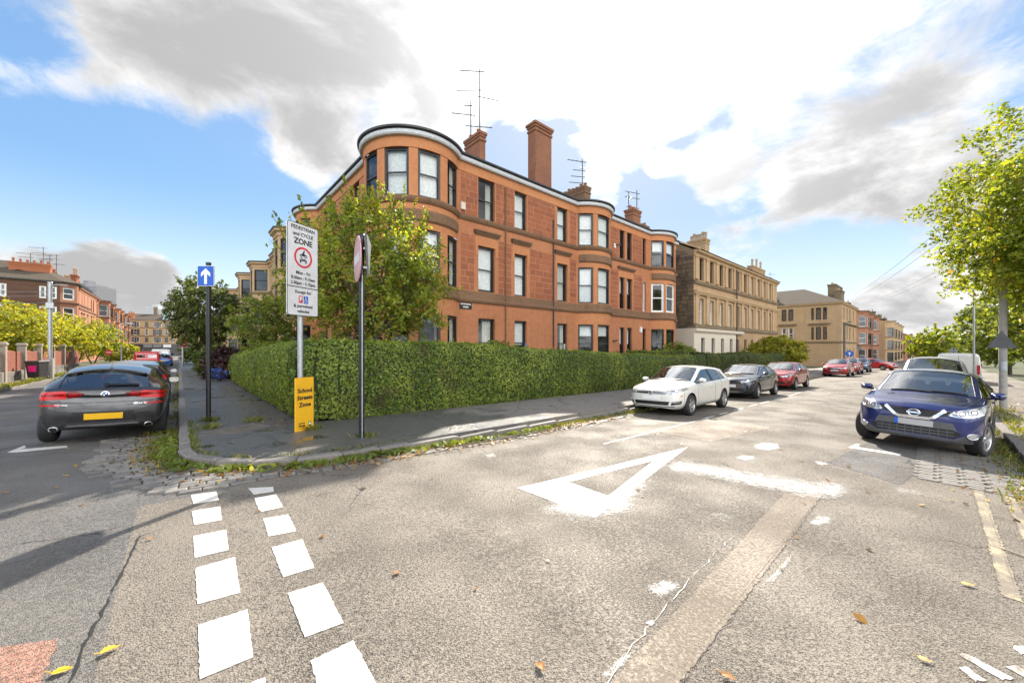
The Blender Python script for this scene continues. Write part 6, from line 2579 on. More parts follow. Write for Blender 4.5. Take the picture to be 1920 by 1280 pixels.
# ---- wheelie bin on the far pavement
bn_s, bn_t = at(70, 711, .12)
bn = thing('wheelie_bin', 'black wheelie bin with a pink label by the red fence', 'bin', ST(bn_s, bn_t, gz(bn_s, bn_t) + .12), radians(20))
mb = MB()
mb.add([(-.24, -.26, .08), (.24, -.26, .08), (.24, .26, .08), (-.24, .26, .08), (-.30, -.36, 1.0), (.30, -.36, 1.0), (.30, .34, 1.0), (-.30, .34, 1.0)], [(3, 2, 1, 0), (4, 5, 6, 7), (0, 1, 5, 4), (1, 2, 6, 5), (2, 3, 7, 6), (3, 0, 4, 7)])
mb.build('bin_body', simple('bin_plastic', (.035, .033, .034), .5), bn)
MB().cbox(-.32, .32, -.40, .38, .98, 1.08, .05).build('lid', simple('bin_plastic', (.035, .033, .034), .5), bn)
MB().add([(-.16, -.335, .45), (.16, -.335, .45), (.18, -.368, .80), (-.18, -.368, .80)], [(0, 1, 2, 3)]).build('label_panel', simple('magenta_print', (.72, .02, .22), .5), bn)
for x in (-.26, .26):
    MB().lathe([(.10, -.03), (.10, .03), (0, .03)], 14, 0, 'x').build('wheel', RUBBER, bn, (x, .30, .10))

# ---- things in the front garden of the red tenement
gp_s = ps(1058, 12.2)
o = post('garden_post', 'weathered grey post above the hedge in front of the red wall', 'post', gp_s, 12.2, 2.35, .055, GALV, 0, 0)
pr_s = ps(986, 13.2)
pr = thing('garden_parasol', 'folded grey garden parasol in its cover behind the hedge', 'parasol', ST(pr_s, 13.2, gz(pr_s, 13.2) + .1))
MB().lathe([(.03, 0), (.03, .5), (.12, .55), (.17, .9), (.18, 1.6), (.14, 2.0), (.06, 2.3), (0, 2.36)], 16).build('cover', simple('slate_blue_cloth', (.11, .12, .15), .8), pr)
MB().lathe([(.22, 0), (.22, .06), (.03, .08)], 16).build('parasol_base', CONCRETE, pr)
sc_s = ps(1085, 12.0)
sc = thing('garden_sculpture', 'curled ribbed metal sculpture beside the bay window', 'sculpture', ST(sc_s, 12.0, gz(sc_s, 12.0) + .1), ANG_R)
for i in range(11):
    a = i / 10
    mb = MB()
    z0, r = .55 + a * .75, .26 + .12 * sin(a * pi)
    pts = [(-.18 + .02 * i + r * cos(q) * .9, 0, z0 + r * .55 * sin(q) - .12 * a) for q in lin(.2, 2.3, 8)]
    mb.tube(pts, [.012] + [.026] * 7 + [.010], 6)
    mb.build('rib', CHROME if i % 2 else IRON, sc)
MB().tube([(0, 0, 0), (.02, 0, .6), (.05, 0, 1.2)], .03, 8).build('stem', IRON, sc)
# ------------------------------------------------------------------ the other buildings of both streets
AX_R = ANG_R                      # faces the right-hand street or the camera: x along +s
AX_L = ANG_R - pi / 2             # faces the left-hand street from its right side: x along -t
AX_W = ANG_R + pi / 2             # faces the left-hand street from its left side: x along +t
FARZ = [(.6, 2.9), (4.3, 6.5), (7.9, 10.0)]


def flat_M(x, z, y=.10):
    return Matrix.Translation((x, y, z))


def canted(xc, wd, p):
    """three faces of a canted bay: (start point, angle, width)"""
    a = wd * .26
    L = hypot(a, p)
    g = atan2(p, a)
    return [((xc - wd / 2, 0), -g, L), ((xc - wd / 2 + a, -p), 0.0, wd - 2 * a), ((xc + wd / 2 - a, -p), g, L)]


def tenement(name, label, s, t, axis, L, depth, eave, flat_w, bays, mats, frames=None, floors=FARZ, z0=-3.0, wide=1.0, roof_h=2.6, roofmat=None, hoods=True, group=None, gable=None, chims=(), backing=True, hip=(0, 0), loc_z=0.0, band_z=None, cat='tenement'):
    """street block seen from some way off: wall with real openings, windows, courses, roof and stacks"""
    T = thing(name, label, cat, ST(s, t, loc_z), axis, group)
    wallm, dress, dark = mats
    fr = frames or [SASH_DARK]
    wl = MB()
    gaps = sorted((b[0] - b[1] / 2, b[0] + b[1] / 2) for b in bays)
    cuts, x = [], 0.0
    for a, b in gaps:
        if a > x + .01:
            cuts.append((x, a))
        x = b
    if x < L - .01:
        cuts.append((x, L))
    k = 0
    for (a, b) in cuts:
        ops = [(q - wide / 2, q + wide / 2, c, d) for q in flat_w if a < q - wide / 2 and q + wide / 2 < b for (c, d) in floors]
        facade_wall(wl, a, b, z0, eave, ops, .16)
        for (x0, x1, c, d) in ops:
            window(T, flat_M(x0, c), x1 - x0, d - c, fr[k % len(fr)], glass=GLASS_FAR, fr=.07)
            k += 1
    for (xc, wd, p) in bays:
        for (px_, py_), g, ln in canted(xc, wd, p):
            M = Matrix.Translation((px_, py_, 0)) @ Matrix.Rotation(g, 4, 'Z')
            wl.warp = M
            m = min(.18, ln * .14)
            ops = [(m, ln - m, c, d) for (c, d) in floors] if ln > .7 else []
            facade_wall(wl, 0, ln, z0, eave, ops, .14, 2, 2)
            for (x0, x1, c, d) in ops:
                window(T, M @ flat_M(x0, c, .09), x1 - x0, d - c, fr[k % len(fr)], glass=GLASS_FAR, fr=.07)
            wl.warp = None
        k += 1
        wl.poly([(xc - wd / 2, 0, eave), (xc - wd * .24, -p, eave), (xc + wd * .24, -p, eave), (xc + wd / 2, 0, eave)], 0)
    gm = 0
    for xx in (0, L):
        wl.quad((xx, 0, z0), (xx, depth, z0), (xx, depth, eave), (xx, 0, eave), 3 if gable else 0)
    wl.quad((0, depth, z0), (L, depth, z0), (L, depth, eave), (0, depth, eave), 0)
    if gable:
        for xx in (0, L):
            wl.add([(xx, 0, eave), (xx, depth, eave), (xx, depth / 2, eave + roof_h)], [(0, 1, 2)], 3)
    wl.build('wall', [wallm, INTERIOR, dress, gable or wallm], T)
    # courses follow the bays
    path = [(0, 0)]
    for (xc, wd, p) in sorted(bays):
        path += [(xc - wd / 2, 0), (xc - wd * .24, -p), (xc + wd * .24, -p), (xc + wd / 2, 0)]
    path += [(L, 0)]
    path = [p for i, p in enumerate(path) if i == 0 or hypot(p[0] - path[i - 1][0], p[1] - path[i - 1][1]) > .02]
    for z in (band_z or [(floors[1][0] - .12, .28), (floors[2][0] - .1, .22)]):
        mb = MB()
        sweep(mb, path, [(-.01, z[0] - z[1]), (.10, z[0] - z[1]), (.14, z[0]), (-.01, z[0] + .02)])
        mb.build('string_course', dark, T)
    mb = MB()
    sweep(mb, path, [(-.01, eave - .42), (.06, eave - .42), (.08, eave - .20), (.26, eave - .06), (.28, eave + .06), (-.01, eave + .08)])
    mb.build('cornice', dress, T)
    mb = MB()
    sweep(mb, path, [(.02, eave + .085), (.30, eave + .085), (.36, eave + .20), (.02, eave + .22)])
    mb.build('gutter', LEAD, T)
    if hoods:
        for q in flat_w:
            if any(abs(q - b[0]) < b[1] / 2 for b in bays):
                continue
            MB().box(q - wide / 2 - .2, q + wide / 2 + .2, -.16, -.002, floors[1][1] + .28, floors[1][1] + .42).build('hood_mould', dark, T)
    r = MB()
    h0, h1 = hip
    zr = eave + roof_h
    e = eave + .21
    r.add([(-.1, -.15, e), (L + .1, -.15, e), (L + .1 - h1, depth / 2, zr), (-.1 + h0, depth / 2, zr), (-.1, depth + .15, e), (L + .1, depth + .15, e)],
          [(0, 1, 2, 3), (5, 4, 3, 2)] + ([(4, 0, 3)] if h0 else []) + ([(1, 5, 2)] if h1 else []))
    # flats over the bays
    ro = r.build('roof', roofmat or SLATE, T)
    for c in chims:
        chimney(T, *c[:6], c[6], pots=c[7], along=c[8], potmat=c[9], cap=.08, poth=c[10] if len(c) > 10 else .6, step=False, potr=.15)
    return T


# ---- blond terrace with pilasters next along the right-hand street
S2, T2 = 35.5, 14.8
PIL = thing('tenement', 'blond sandstone terrace with rows of pilasters and a cream ground floor', 'tenement', ST(S2, T2), AX_R)
L2, E2 = 27.2, 10.75
Z2 = [(.2, 2.74), (4.05, 6.45), (8.17, 10.3)]
XS2 = [1.75 + 2.47 * i for i in range(10)]
wl = MB()
CREAM_END = 10.6
ops = [(x - .47, x + .47, a, b) for x in XS2 for (a, b) in Z2[1:]]
facade_wall(wl, 0, L2, 3.6, E2, ops, .30)
opg = [(x - .42, x + .42, .9, Z2[0][1]) for i, x in enumerate(XS2) if i != 4]
opg_c = [o for o in opg if o[1] < CREAM_END]
opg_s = [o for o in opg if o[0] > CREAM_END]
wl.warp = Matrix.Translation((0, -.12, 0))
facade_wall(wl, -.25, CREAM_END, -3, 3.6, opg_c, .3, 2, 2)
wl.quad((-.25, 0, -3), (-.25, 0, 3.6), (-.25, 2.0, 3.6), (-.25, 2, -3), 2)
wl.warp = None
facade_wall(wl, CREAM_END, L2, -3, 3.6, opg_s + [(10.72, 11.9, -1.0, 2.7)], .3)
wl.quad((L2, 0, -3), (L2, 11.4, -3), (L2, 11.4, E2), (L2, 0, E2), 0)
wl.quad((0, 11.4, -3), (L2, 11.4, -3), (L2, 11.4, E2), (0, 11.4, E2), 0)
wl.build('wall', [YEL, INTERIOR, CREAM], PIL)
for (x0, x1, a, b) in ops:
    window(PIL, flat_M(x0, a, .22), x1 - x0, b - a, SASH_WHITE if a < 7 or x0 > 15.5 else SASH_DARK, glass=GLASS_FAR, fr=.09 if a < 7 else .07)
for (x0, x1, a, b) in opg:
    window(PIL, flat_M(x0, a, .10 if x1 < CREAM_END else .2), x1 - x0, b - a, SASH_DARK, glass=GLASS_FAR)
MB().cbox(10.74, 11.88, .16, .24, -1.0, 2.4, .01).build('door', simple('oxblood_door', (.13, .02, .02), .4), PIL)
for i in range(11):
    x = XS2[0] - 1.235 + 2.47 * i
    for (a, b, wd) in ((4.05, 6.75, .30), (8.17, 10.35, .30)):
        p = MB()
        p.box(x - wd, x + wd, -.10, -.003, a + .12, b - .12)
        p.box(x - wd - .06, x + wd + .06, -.15, -.003, b - .12, b)
        p.box(x - wd - .06, x + wd + .06, -.15, -.003, a, a + .12)
        p.build('pilaster', YEL_SMOOTH, PIL)
for (prof, m) in (([(0.003, 3.62), (.16, 3.62), (.20, 3.78), (.12, 3.86), (.12, 4.03), (.003, 4.05)], YEL_DARK), ([(.003, 6.77), (.18, 6.77), (.24, 6.92), (.30, 7.0), (.30, 7.10), (.003, 7.14)], YEL_SMOOTH),
                  ([(.003, 7.72), (.12, 7.72), (.18, 7.9), (.18, 8.02), (.003, 8.06)], YEL_DARK), ([(.003, 10.37), (.08, 10.37), (.12, 10.55), (.36, 10.68), (.40, 10.82), (.003, 10.86)], YEL_SMOOTH)):
    mb = MB()
    sweep(mb, [(-.02, 0), (L2, 0)], prof)
    mb.build('string_course', m, PIL)
mb = MB()
sweep(mb, [(-.25, -.12), (CREAM_END + 2.0, -.12)], [(0.003, 3.25), (.12, 3.25), (.22, 3.40), (.22, 3.58), (.003, 3.61)])
mb.build('fascia', CREAM, PIL)
MB().tube([(10.66, -.2, -1), (10.66, -.2, 10.4)], .06, 8).build('rain_pipe', BLACKPAINT, PIL)
rf = MB()
rf.add([(0, -.45, 10.9), (L2 + .2, -.45, 10.9), (L2 + .2, 5.7, 13.9), (0, 5.7, 13.9), (0, 11.6, 10.9), (L2 + .2, 11.6, 10.9)], [(0, 1, 2, 3), (5, 4, 3, 2), (1, 5, 2)])
rf.build('roof', SLATE, PIL)
# rubble gable: each rough block its own piece on a dark core
gw = MB()
gw.add([(0, 0, -3), (0, 0, E2 + .1), (0, 5.7, 14.0), (0, 11.4, E2 + .1), (0, 11.4, -3)], [(0, 1, 2, 3, 4)])
gw.build('gable_wall', YEL_DARK, PIL)
rb = MB().box(-.5, .5, -.5, .5, -.5, .5).build('rubble_form', RUBBLE)
rb_me = rb.data
bpy.data.objects.remove(rb)
n = 0
z = 2.2
while z < 13.6 and n < 295:
    h = random.uniform(.26, .42)
    y = 0.0
    while y < 5.9 and n < 295:
        ln = random.uniform(.35, .85)
        top = E2 + (y + ln) * (14.0 - E2) / 5.7 - .1 if y + ln < 5.7 else 14
        if z + h < max(top, E2) or z + h < E2:
            if z + h < E2 + max(0, y) * (14.0 - E2) / 5.7:
                o = link('rubble_stone', rb_me, PIL, (-.02 - random.uniform(0, .03), y + ln / 2, z + h / 2))
                o.scale = (.10, ln - .035, h - .03)
                o.rotation_euler = (random.uniform(-.03, .03), 0, 0)
                n += 1
        y += ln
    z += h
MB().add([(-.12, -.5, 10.95), (-.12, 5.7, 14.15), (.25, 5.7, 14.15), (.25, -.5, 10.95), (-.12, -.5, 10.80), (-.12, 5.7, 13.98), (.25, 5.7, 13.98), (.25, -.5, 10.80)], [(0, 1, 2, 3), (0, 4, 5, 1), (0, 3, 7, 4), (4, 7, 6, 5)]).build('skew_cope', YEL_SMOOTH, PIL)


def stack_at(T, os_, ot_, t0, uc, ul, ur, vtop, z0, mat, pots, along, potmat, poth, x_is_s=True):
    s0, s1, t1 = ps(uc, t0), ps(ur, t0), pt(ul, ps(uc, t0))
    z1 = pz(vtop, s0, t0)
    return chimney(T, s0 - os_, s1 - os_, t0 - ot_, t1 - ot_, z0, z1, mat, pots, along, potmat, .10, poth, step=False, potr=.15)


stack_at(PIL, S2, T2, 16.8, 1322, 1290, 1330, 446, 11.2, YEL, 6, 'y', POT_BUFF, .85)
stack_at(PIL, S2, T2, 17.2, 1411, 1402, 1434, 497, 11.2, YEL, 3, 'x', POT_BUFF, 1.3)

# ---- blond corner block beyond the cross street: its side to us, its front to the street
S3, T3 = 86.9, 11.0
TT3 = 27.0
F3 = [(.3, 1.6), (pz(637, S3, 17), pz(614, S3, 17)), (pz(601, S3, 17), pz(579, S3, 17))]
E3 = pz(566, S3, T3)


def x3(u):
    return TT3 - pt(u, S3)


K3 = thing('tenement', 'blond corner tenement with brown tiled hip roof across the side street', 'tenement', ST(S3, TT3), AX_L)
wl = MB()
L3 = TT3 - T3
groups3 = [(1465.5, 1474.5), (1478, 1487.5), (1521, 1526), (1529.5, 1539.5), (1543, 1550.5)]
ops = [(x3(a), x3(b), c, d) for (a, b) in groups3 for (c, d) in F3[1:]]
facade_wall(wl, 0, L3, -4, E3, ops, .2)
for i, (x0, x1, c, d) in enumerate(ops):
    low = c < F3[2][0]
    window(K3, flat_M(x0, c, .12), x1 - x0, d - c, SASH_WHITE if low and x1 < x3(1500) else SASH_DARK, glass=GLASS_FAR, fr=.09, back=None)
D3 = ps(1606, T3) - S3
front_x = [2.6, 6.2, 9.6, 14.2]
wl.warp = Matrix.Translation((L3, 0, 0)) @ Matrix.Rotation(pi / 2, 4, 'Z')
opf = [(x - .6, x + .6, c, d) for x in front_x for (c, d) in F3[1:]] + [(x - .6, x + .6, -1.0, 1.6) for x in front_x]
facade_wall(wl, 0, D3, -4, E3, opf, .3)
MF = Matrix.Translation((L3, 0, 0)) @ Matrix.Rotation(pi / 2, 4, 'Z')
for (x0, x1, c, d) in opf:
    window(K3, MF @ flat_M(x0, c, .2), x1 - x0, d - c, SASH_WHITE if (x0 * 3) % 2 < 1 else SASH_DARK, glass=GLASS_FAR, fr=.09)
wl.warp = None
wl.quad((0, D3, -4), (L3, D3, -4), (L3, D3, E3), (0, D3, E3), 0)
wl.build('wall', [YEL, INTERIOR, YEL], K3)
cp = [(0, 0), (L3, 0), (L3, D3)]
for (prof, m) in (([(.003, E3 - .35), (.08, E3 - .35), (.3, E3 - .1), (.34, E3 + .1), (.003, E3 + .12)], YEL_SMOOTH), ([(.003, F3[1][0] - .6), (.14, F3[1][0] - .6), (.16, F3[1][0] - .35), (.003, F3[1][0] - .3)], YEL_DARK)):
    mb = MB()
    sweep(mb, cp, prof)
    mb.build('string_course', m, K3)
for (a, b) in ((1460, 1494), (1516, 1557)):
    MB().box(x3(a), x3(b), -.34, -.003, F3[1][1] + .45, F3[1][1] + .72).build('hood_mould', YEL_DARK, K3)
MB().box(L3 + .003, L3 + .4, 1.2, D3 - .6, F3[1][1] + .5, F3[1][1] + .75).build('hood_mould', YEL_DARK, K3)
R3 = MB()
zr3 = pz(540, S3 + 7, T3 + 7)
R3.add([(-.4, -.4, E3 + .1), (L3 + .4, -.4, E3 + .1), (L3 + .4, D3 + .4, E3 + .1), (-.4, D3 + .4, E3 + .1), (3.0, D3 / 2, zr3), (L3 - 7.0, D3 / 2, zr3)], [(0, 1, 5, 4), (1, 2, 5), (2, 3, 4, 5), (3, 0, 4)])
roof3 = R3.build('roof', SLATE_WARM, K3)
MB().add([(4.2, 1.0, E3 + .6), (5.4, 1.0, E3 + .6), (6.0, 3.8, E3 + 1.9), (4.0, 3.8, E3 + 3.4), (5.0, 1.6, E3 + 2.6)], [(0, 1, 4), (1, 2, 4), (2, 3, 4), (3, 0, 4)]).build('dormer', SLATE, roof3)
chimney(K3, 4.0, 5.6, 1.5, 3.0, E3, pz(536, S3, 22), YEL_DARK, 4, 'x', POT_BUFF, .12, .5, step=False)
chimney(K3, L3 - 3.4, L3 - 2.2, D3 * .55, D3 * .98, E3, E3 + 4.6, YEL_DARK, 8, 'y', POT_BUFF, .12, .5, step=False)
chimney(K3, L3 - 1.9, L3 - .9, D3 * .35, D3 * .55, E3, E3 + 2.9, YEL_DARK, 3, 'y', POT_BUFF, .12, .5, step=False)
aerial(K3, 4.8, 2.2, pz(536, S3, 22), 3.0, [(2.6, 1.2, 1.0, 4, .5), (1.9, 1.0, 1.0, 4, .5)], 0)

# ---- pink and blond tenements down the right-hand street
FR1 = [(-1.2, 1.4), (2.6, 5.0), (6.2, 8.5)]
s4 = ps(1606.5, T3)
tenement('tenement', 'pink sandstone tenement with white sashes beyond the blond corner block', s4, T3, AX_R, 34, 11, pz(583, s4, T3), [8.2, 10.4, 18, 20.5, 23, 31.5], [(4, 4.4, 1.3), (14, 4.4, 1.3), (27.5, 4.4, 1.3)], (PINK, PINK, RED_DARK), [SASH_WHITE, SASH_DARK], FR1, -5,
         chims=[(1, 2.4, 3, 8, 9, 12.8, RED_DARK, 6, 'y', POT_BUFF), (17, 18.4, 3, 8, 9, 12.8, RED_DARK, 6, 'y', POT_BUFF)], roofmat=SLATE_WARM)
T5 = 9.4
s5 = ps(1659.5, T5)
tenement('tenement', 'tall blond tenement far down the right-hand street', s5, T5, AX_R, 62, 13, pz(601, s5, T5), [2, 12.5, 15, 26.5, 29, 40, 43, 55], [(7, 5, 1.5), (20.5, 5, 1.5), (34.5, 5, 1.5), (48.5, 5, 1.5)], (YEL, YEL_SMOOTH, YEL_DARK), [SASH_DARK], [(-2.2, .4), (1.3, 3.8), (4.9, 7.4)], -6,
         chims=[(.3, 1.8, 2, 7, 8, 12, YEL_DARK, 4, 'y', POT_BUFF), (17, 19, 2, 7, 8, 12, YEL_DARK, 5, 'y', POT_BUFF), (36, 38, 2, 7, 8, 12, YEL_DARK, 5, 'y', POT_BUFF)], gable=YEL, roof_h=1.6)
s6 = s5 + 63
tenement('tenement', 'small pink tenement at the far end of the right-hand row', s6, T5 - 1.5, AX_R, 40, 12, pz(627, s6, T5), [4, 8, 22, 26, 34], [(14, 5, 1.3)], (PINK, PINK, RED_DARK), [SASH_DARK], [(-2.6, -.2), (.6, 2.8), (3.6, 5.4)], -6, roof_h=2)
# modern flats across the end of the street
BRICK = stone('dull_red_brick', (.30, .16, .12), (.26, .13, .10), (.2, .1, .08), streak=.1)
GREYCLAD = simple('grey_cladding', (.22, .22, .24), .6)
for (u0, u1, v, s_, mat_, lab, nx) in ((1694, 1731, 631, 330, BRICK, 'dull red brick flats with a flat roof at the end of the street', 7), (1731, 1752, 630.5, 336, GREYCLAD, 'grey clad upper floors joined to the red brick flats', 5),
                                       (1752, 1790, 637, 350, BRICK, 'low red brick block far behind the street trees', 6)):
    ta, tb_ = pt(u0, s_), pt(u1, s_)
    zt_ = pz(v, s_, (ta + tb_) / 2)
    Lf = ta - tb_
    T = thing('flats', lab, 'flats', ST(s_, ta), AX_L)
    wl = MB()
    ops = []
    for i in range(nx):
        for zz in (zt_ - 3.0, zt_ - 6.2, zt_ - 9.4):
            xx = Lf * (i + .5) / nx
            ops.append((xx - .9, xx + .9, zz, zz + 1.8))
    facade_wall(wl, 0, Lf, -8, zt_, ops, .25)
    wl.quad((0, 0, zt_), (Lf, 0, zt_), (Lf, 14, zt_), (0, 14, zt_))
    wl.quad((Lf, 0, -8), (Lf, 14, -8), (Lf, 14, zt_), (Lf, 0, zt_))
    wl.quad((0, 0, -8), (0, 14, -8), (0, 14, zt_), (0, 0, zt_))
    wl.quad((0, 14, -8), (Lf, 14, -8), (Lf, 14, zt_), (0, 14, zt_))
    wl.build('wall', [mat_, INTERIOR], T)
    for (x0, x1, a, b) in ops:
        window(T, flat_M(x0, a, .15), x1 - x0, b - a, SASH_DARK, glass=GLASS_FAR, fr=.12)
    MB().box(-.3, Lf + .3, -.3, 14.3, zt_ + .002, zt_ + .5).build('roof_edge', GREYCLAD, T)
    MB().box(Lf * .3, Lf * .45, 4, 8, zt_ + .5, zt_ + 2.0).build('roof_plant', GREYCLAD, T)

# ---- blond houses with canted bays further along the left-hand street, on its right side
SH = 7.05
hb = [(32.25, 44.4, 34.4), (44.45, 55.2, 47.8), (55.25, 69, 58.6), (69.05, 86, 74.5)]
lab4 = ['blond terraced house with tall canted bay joined to the red corner block', 'blond terraced house with dark sashes behind the young green tree', 'third blond house along, its bay showing above the young tree', 'blond house with a white-blinded bay beyond the round dark tree']
ev = [pz(436, 5.7, 34.4), pz(496, 5.7, 47.8), pz(516, 5.7, 58.6), pz(545, 5.7, 74.5)]
for (a, b, c), lb, e in zip(hb, lab4, ev):
    Lh = b - a
    xb = b - c
    fz = [(.7, 3.1), (e - 6.4, e - 4.1), (e - 2.85, e - .65)]
    fw = [q for q in (Lh - 1.2, xb - 4.2, xb - 6.2, xb - 8.4) if 1 < q < Lh - .8 and abs(q - xb) > 2.6]
    tenement('terraced_house', lb, SH, b, AX_L, Lh, 10, e, fw, [(xb, 3.7, 1.35)], (YEL, YEL_SMOOTH, YEL_DARK), [SASH_DARK], fz, -2, group='blond houses along the left-hand pavement', roof_h=1.0, cat='house',
             chims=[(.2, 1.3, 3.5, 6, e, e + 1.6, RED_BLOCK, 4, 'y', POT)] if a > 60 else [])
tenement('tenement', 'red tenement end peeping between the dark tree and the blond houses', SH + .6, 101, AX_L, 14.8, 10, 9.6, [2.5, 6.5, 10.5, 13], [], (RED, RED_SMOOTH, RED_DARK), [SASH_DARK], [(.5, 2.6), (3.6, 5.6), (6.6, 8.6)], -2, roof_h=1.5,
         chims=[(8, 9.2, 1, 3, 9.6, 11.8, RED, 4, 'y', POT)])

# ---- left side of the left-hand street: sooty corner block, then a row with bays
S7, T7 = -30.0, 89.0
E7 = pz(526, -16, T7)
K7 = thing('tenement', 'dark sooty brown tenement with tiled hip roof and white windows', 'tenement', ST(S7, T7), AX_R)
L7 = -13.6 - S7


def x7(u):
    return ps(u, T7) - S7


F7 = [(1.0, 3.4), (pz(597, -16, T7), pz(573, -16, T7)), (pz(558, -16, T7), pz(535, -16, T7))]
wl = MB()
ops = []
for (a, b) in ((-2, 12), (73, 86.5), (91, 106.5)):
    for (c, d) in F7:
        ops.append((x7(a), x7(b), c, d))
ops.append((3.0, 4.4, *F7[2]))
ops.append((3.0, 4.4, *F7[1]))
facade_wall(wl, 0, L7, -2, E7, ops, .2)
cant = 2.2
wl.warp = Matrix.Translation((L7, 0, 0)) @ Matrix.Rotation(pi / 4, 4, 'Z')
oc = [(.35, cant - .35, c, d) for (c, d) in F7]
facade_wall(wl, 0, cant, -2, E7, oc, .2, 2, 2)
Mc = Matrix.Translation((L7, 0, 0)) @ Matrix.Rotation(pi / 4, 4, 'Z')
wl.warp = None
c2 = cant * .7071
wl.quad((L7 + c2, c2, -2), (L7 + c2, 13, -2), (L7 + c2, 13, E7), (L7 + c2, c2, E7), 2)
wl.quad((0, 13, -2), (L7 + c2, 13, -2), (L7 + c2, 13, E7), (0, 13, E7))
wl.quad((0, 0, -2), (0, 13, -2), (0, 13, E7), (0, 0, E7))
wl.build('wall', [BROWN, INTERIOR, PINK], K7)
for (x0, x1, c, d) in ops:
    window(K7, flat_M(x0, c, .06), x1 - x0, d - c, SASH_WHITE if c > 6 else SASH_DARK, glass=GLASS_FAR, fr=.13, back=None)
for (x0, x1, c, d) in oc:
    window(K7, Mc @ flat_M(x0, c, .06), x1 - x0, d - c, SASH_WHITE if c > 6 else SASH_DARK, glass=GLASS_FAR, fr=.13)
MB().box(x7(74), x7(86), .01, .05, F7[1][0] + .4, F7[1][0] + 1.6).build('board', simple('red_board', (.35, .06, .03), .7), K7)
# broad courses of long sooty stones
bb = MB().box(-.5, .5, -.5, .5, -.5, .5).build('brown_form', BROWN)
bb_me = bb.data
bpy.data.objects.remove(bb)
n = 0
z = F7[1][0] - 1.0
while z < E7 - .5 and n < 240:
    x = x7(-3)
    while x < L7 - .2 and n < 240:
        ln = random.uniform(1.0, 2.4)
        ln = min(ln, L7 - .05 - x)
        if not any(o[0] - .1 < x + ln and o[1] + .1 > x and o[2] - .1 < z + .42 and o[3] + .1 > z for o in ops):
            o = link('stone_block', bb_me, K7, (x + ln / 2, -.0 + random.uniform(-.012, .004), z + .21))
            o.scale = (ln - .04, .06, .38)
            n += 1
        x += ln
    z += .42
mb = MB()
sweep(mb, [(0, 0), (L7, 0), (L7 + c2, c2), (L7 + c2, 13)], [(.003, E7 - .1), (.3, E7), (.4, E7 + .16), (.003, E7 + .18)])
mb.build('gutter', LEAD, K7)
mb = MB()
sweep(mb, [(0, 0), (L7, 0), (L7 + c2, c2), (L7 + c2, 13)], [(.003, F7[2][0] - .7), (.12, F7[2][0] - .65), (.14, F7[2][0] - .4), (.003, F7[2][0] - .35)])
mb.build('string_course', BROWN, K7)
zr7 = pz(489, -19, T7 + 6)
R7 = MB()
R7.add([(-.4, -.4, E7 + .15), (L7 + .3, -.4, E7 + .15), (L7 + c2 + .4, c2, E7 + .15), (L7 + c2 + .4, 13.4, E7 + .15), (-.4, 13.4, E7 + .15), (4, 6.5, zr7), (x7(10) + 1.2, 6.5, zr7)], [(0, 1, 6, 5), (1, 2, 6), (2, 3, 6), (3, 4, 5, 6), (4, 0, 5)])
R7.build('roof', SLATE_WARM, K7)
chimney(K7, x7(50), x7(78), 8, 9.2, E7, pz(506, -17, T7 + 8), RED_BLOCK, 6, 'x', POT, .1, .4, step=False)
chimney(K7, x7(119), x7(130), 5.5, 7.5, E7 - 1, pz(514, -13, T7 + 5), RED_BLOCK, 2, 'x', POT_BUFF, .15, 1.2, step=False)
chimney(K7, x7(88), x7(120), 11, 12.2, E7, pz(526, -13, T7 + 11), RED_BLOCK, 9, 'x', POT_BUFF, .1, .9, step=False)
for (u, hh) in ((25, 3.0), (52, 4.2), (66, 3.0), (80, 3.2)):
    aerial(K7, x7(u), 8.5, pz(506, -17, T7 + 8) - .3, hh, [(hh * .95, 2.0, 2.9, 3, .3), (hh * .75, 1.6, 2.9, 3, .3), (hh * .5, 1.2, .4, 0, .3)])
SL = -13.0 + 1.0
row = [(91.5, 17, 'first pink tenement of the left row with slim paired windows', PINK, [2.2, 4.2, 7.6, 11.4, 13.6], []),
       (109, 17, 'second tenement of the left row with two canted bays', PINK, [1.2, 8.6, 15.8], [(4.7, 4.6, 1.3), (12.4, 4.6, 1.3)]),
       (126.5, 17, 'orange red tenement in the middle of the left row', RED_SMOOTH, [1.2, 8.6, 15.8], [(4.7, 4.6, 1.3), (12.4, 4.6, 1.3)]),
       (144, 17, 'pale pink tenement near the far end of the left row', PINK, [1.2, 8.6, 15.8], [(4.7, 4.6, 1.3), (12.4, 4.6, 1.3)])]
for (t_, ln, lb, m, fw, by) in row:
    e = E7 - .4 - (t_ - 89) * .012
    tenement('tenement', lb, SL, t_, AX_W, ln, 12, e, fw, by, (m, m, RED_DARK), [SASH_DARK, SASH_WHITE], [(-.3, 2.3), (e - 6.6, e - 4.2), (e - 3.0, e - .7)], -3, group='tenement row on the left-hand street', roof_h=2.2,
             chims=[(.2, 1.4, 3, 7, e, e + 3.4, RED_BLOCK, 6, 'y', POT), (ln - 1.6, ln - .4, 3, 7, e, e + 3.0, RED_BLOCK, 5, 'y', POT)])
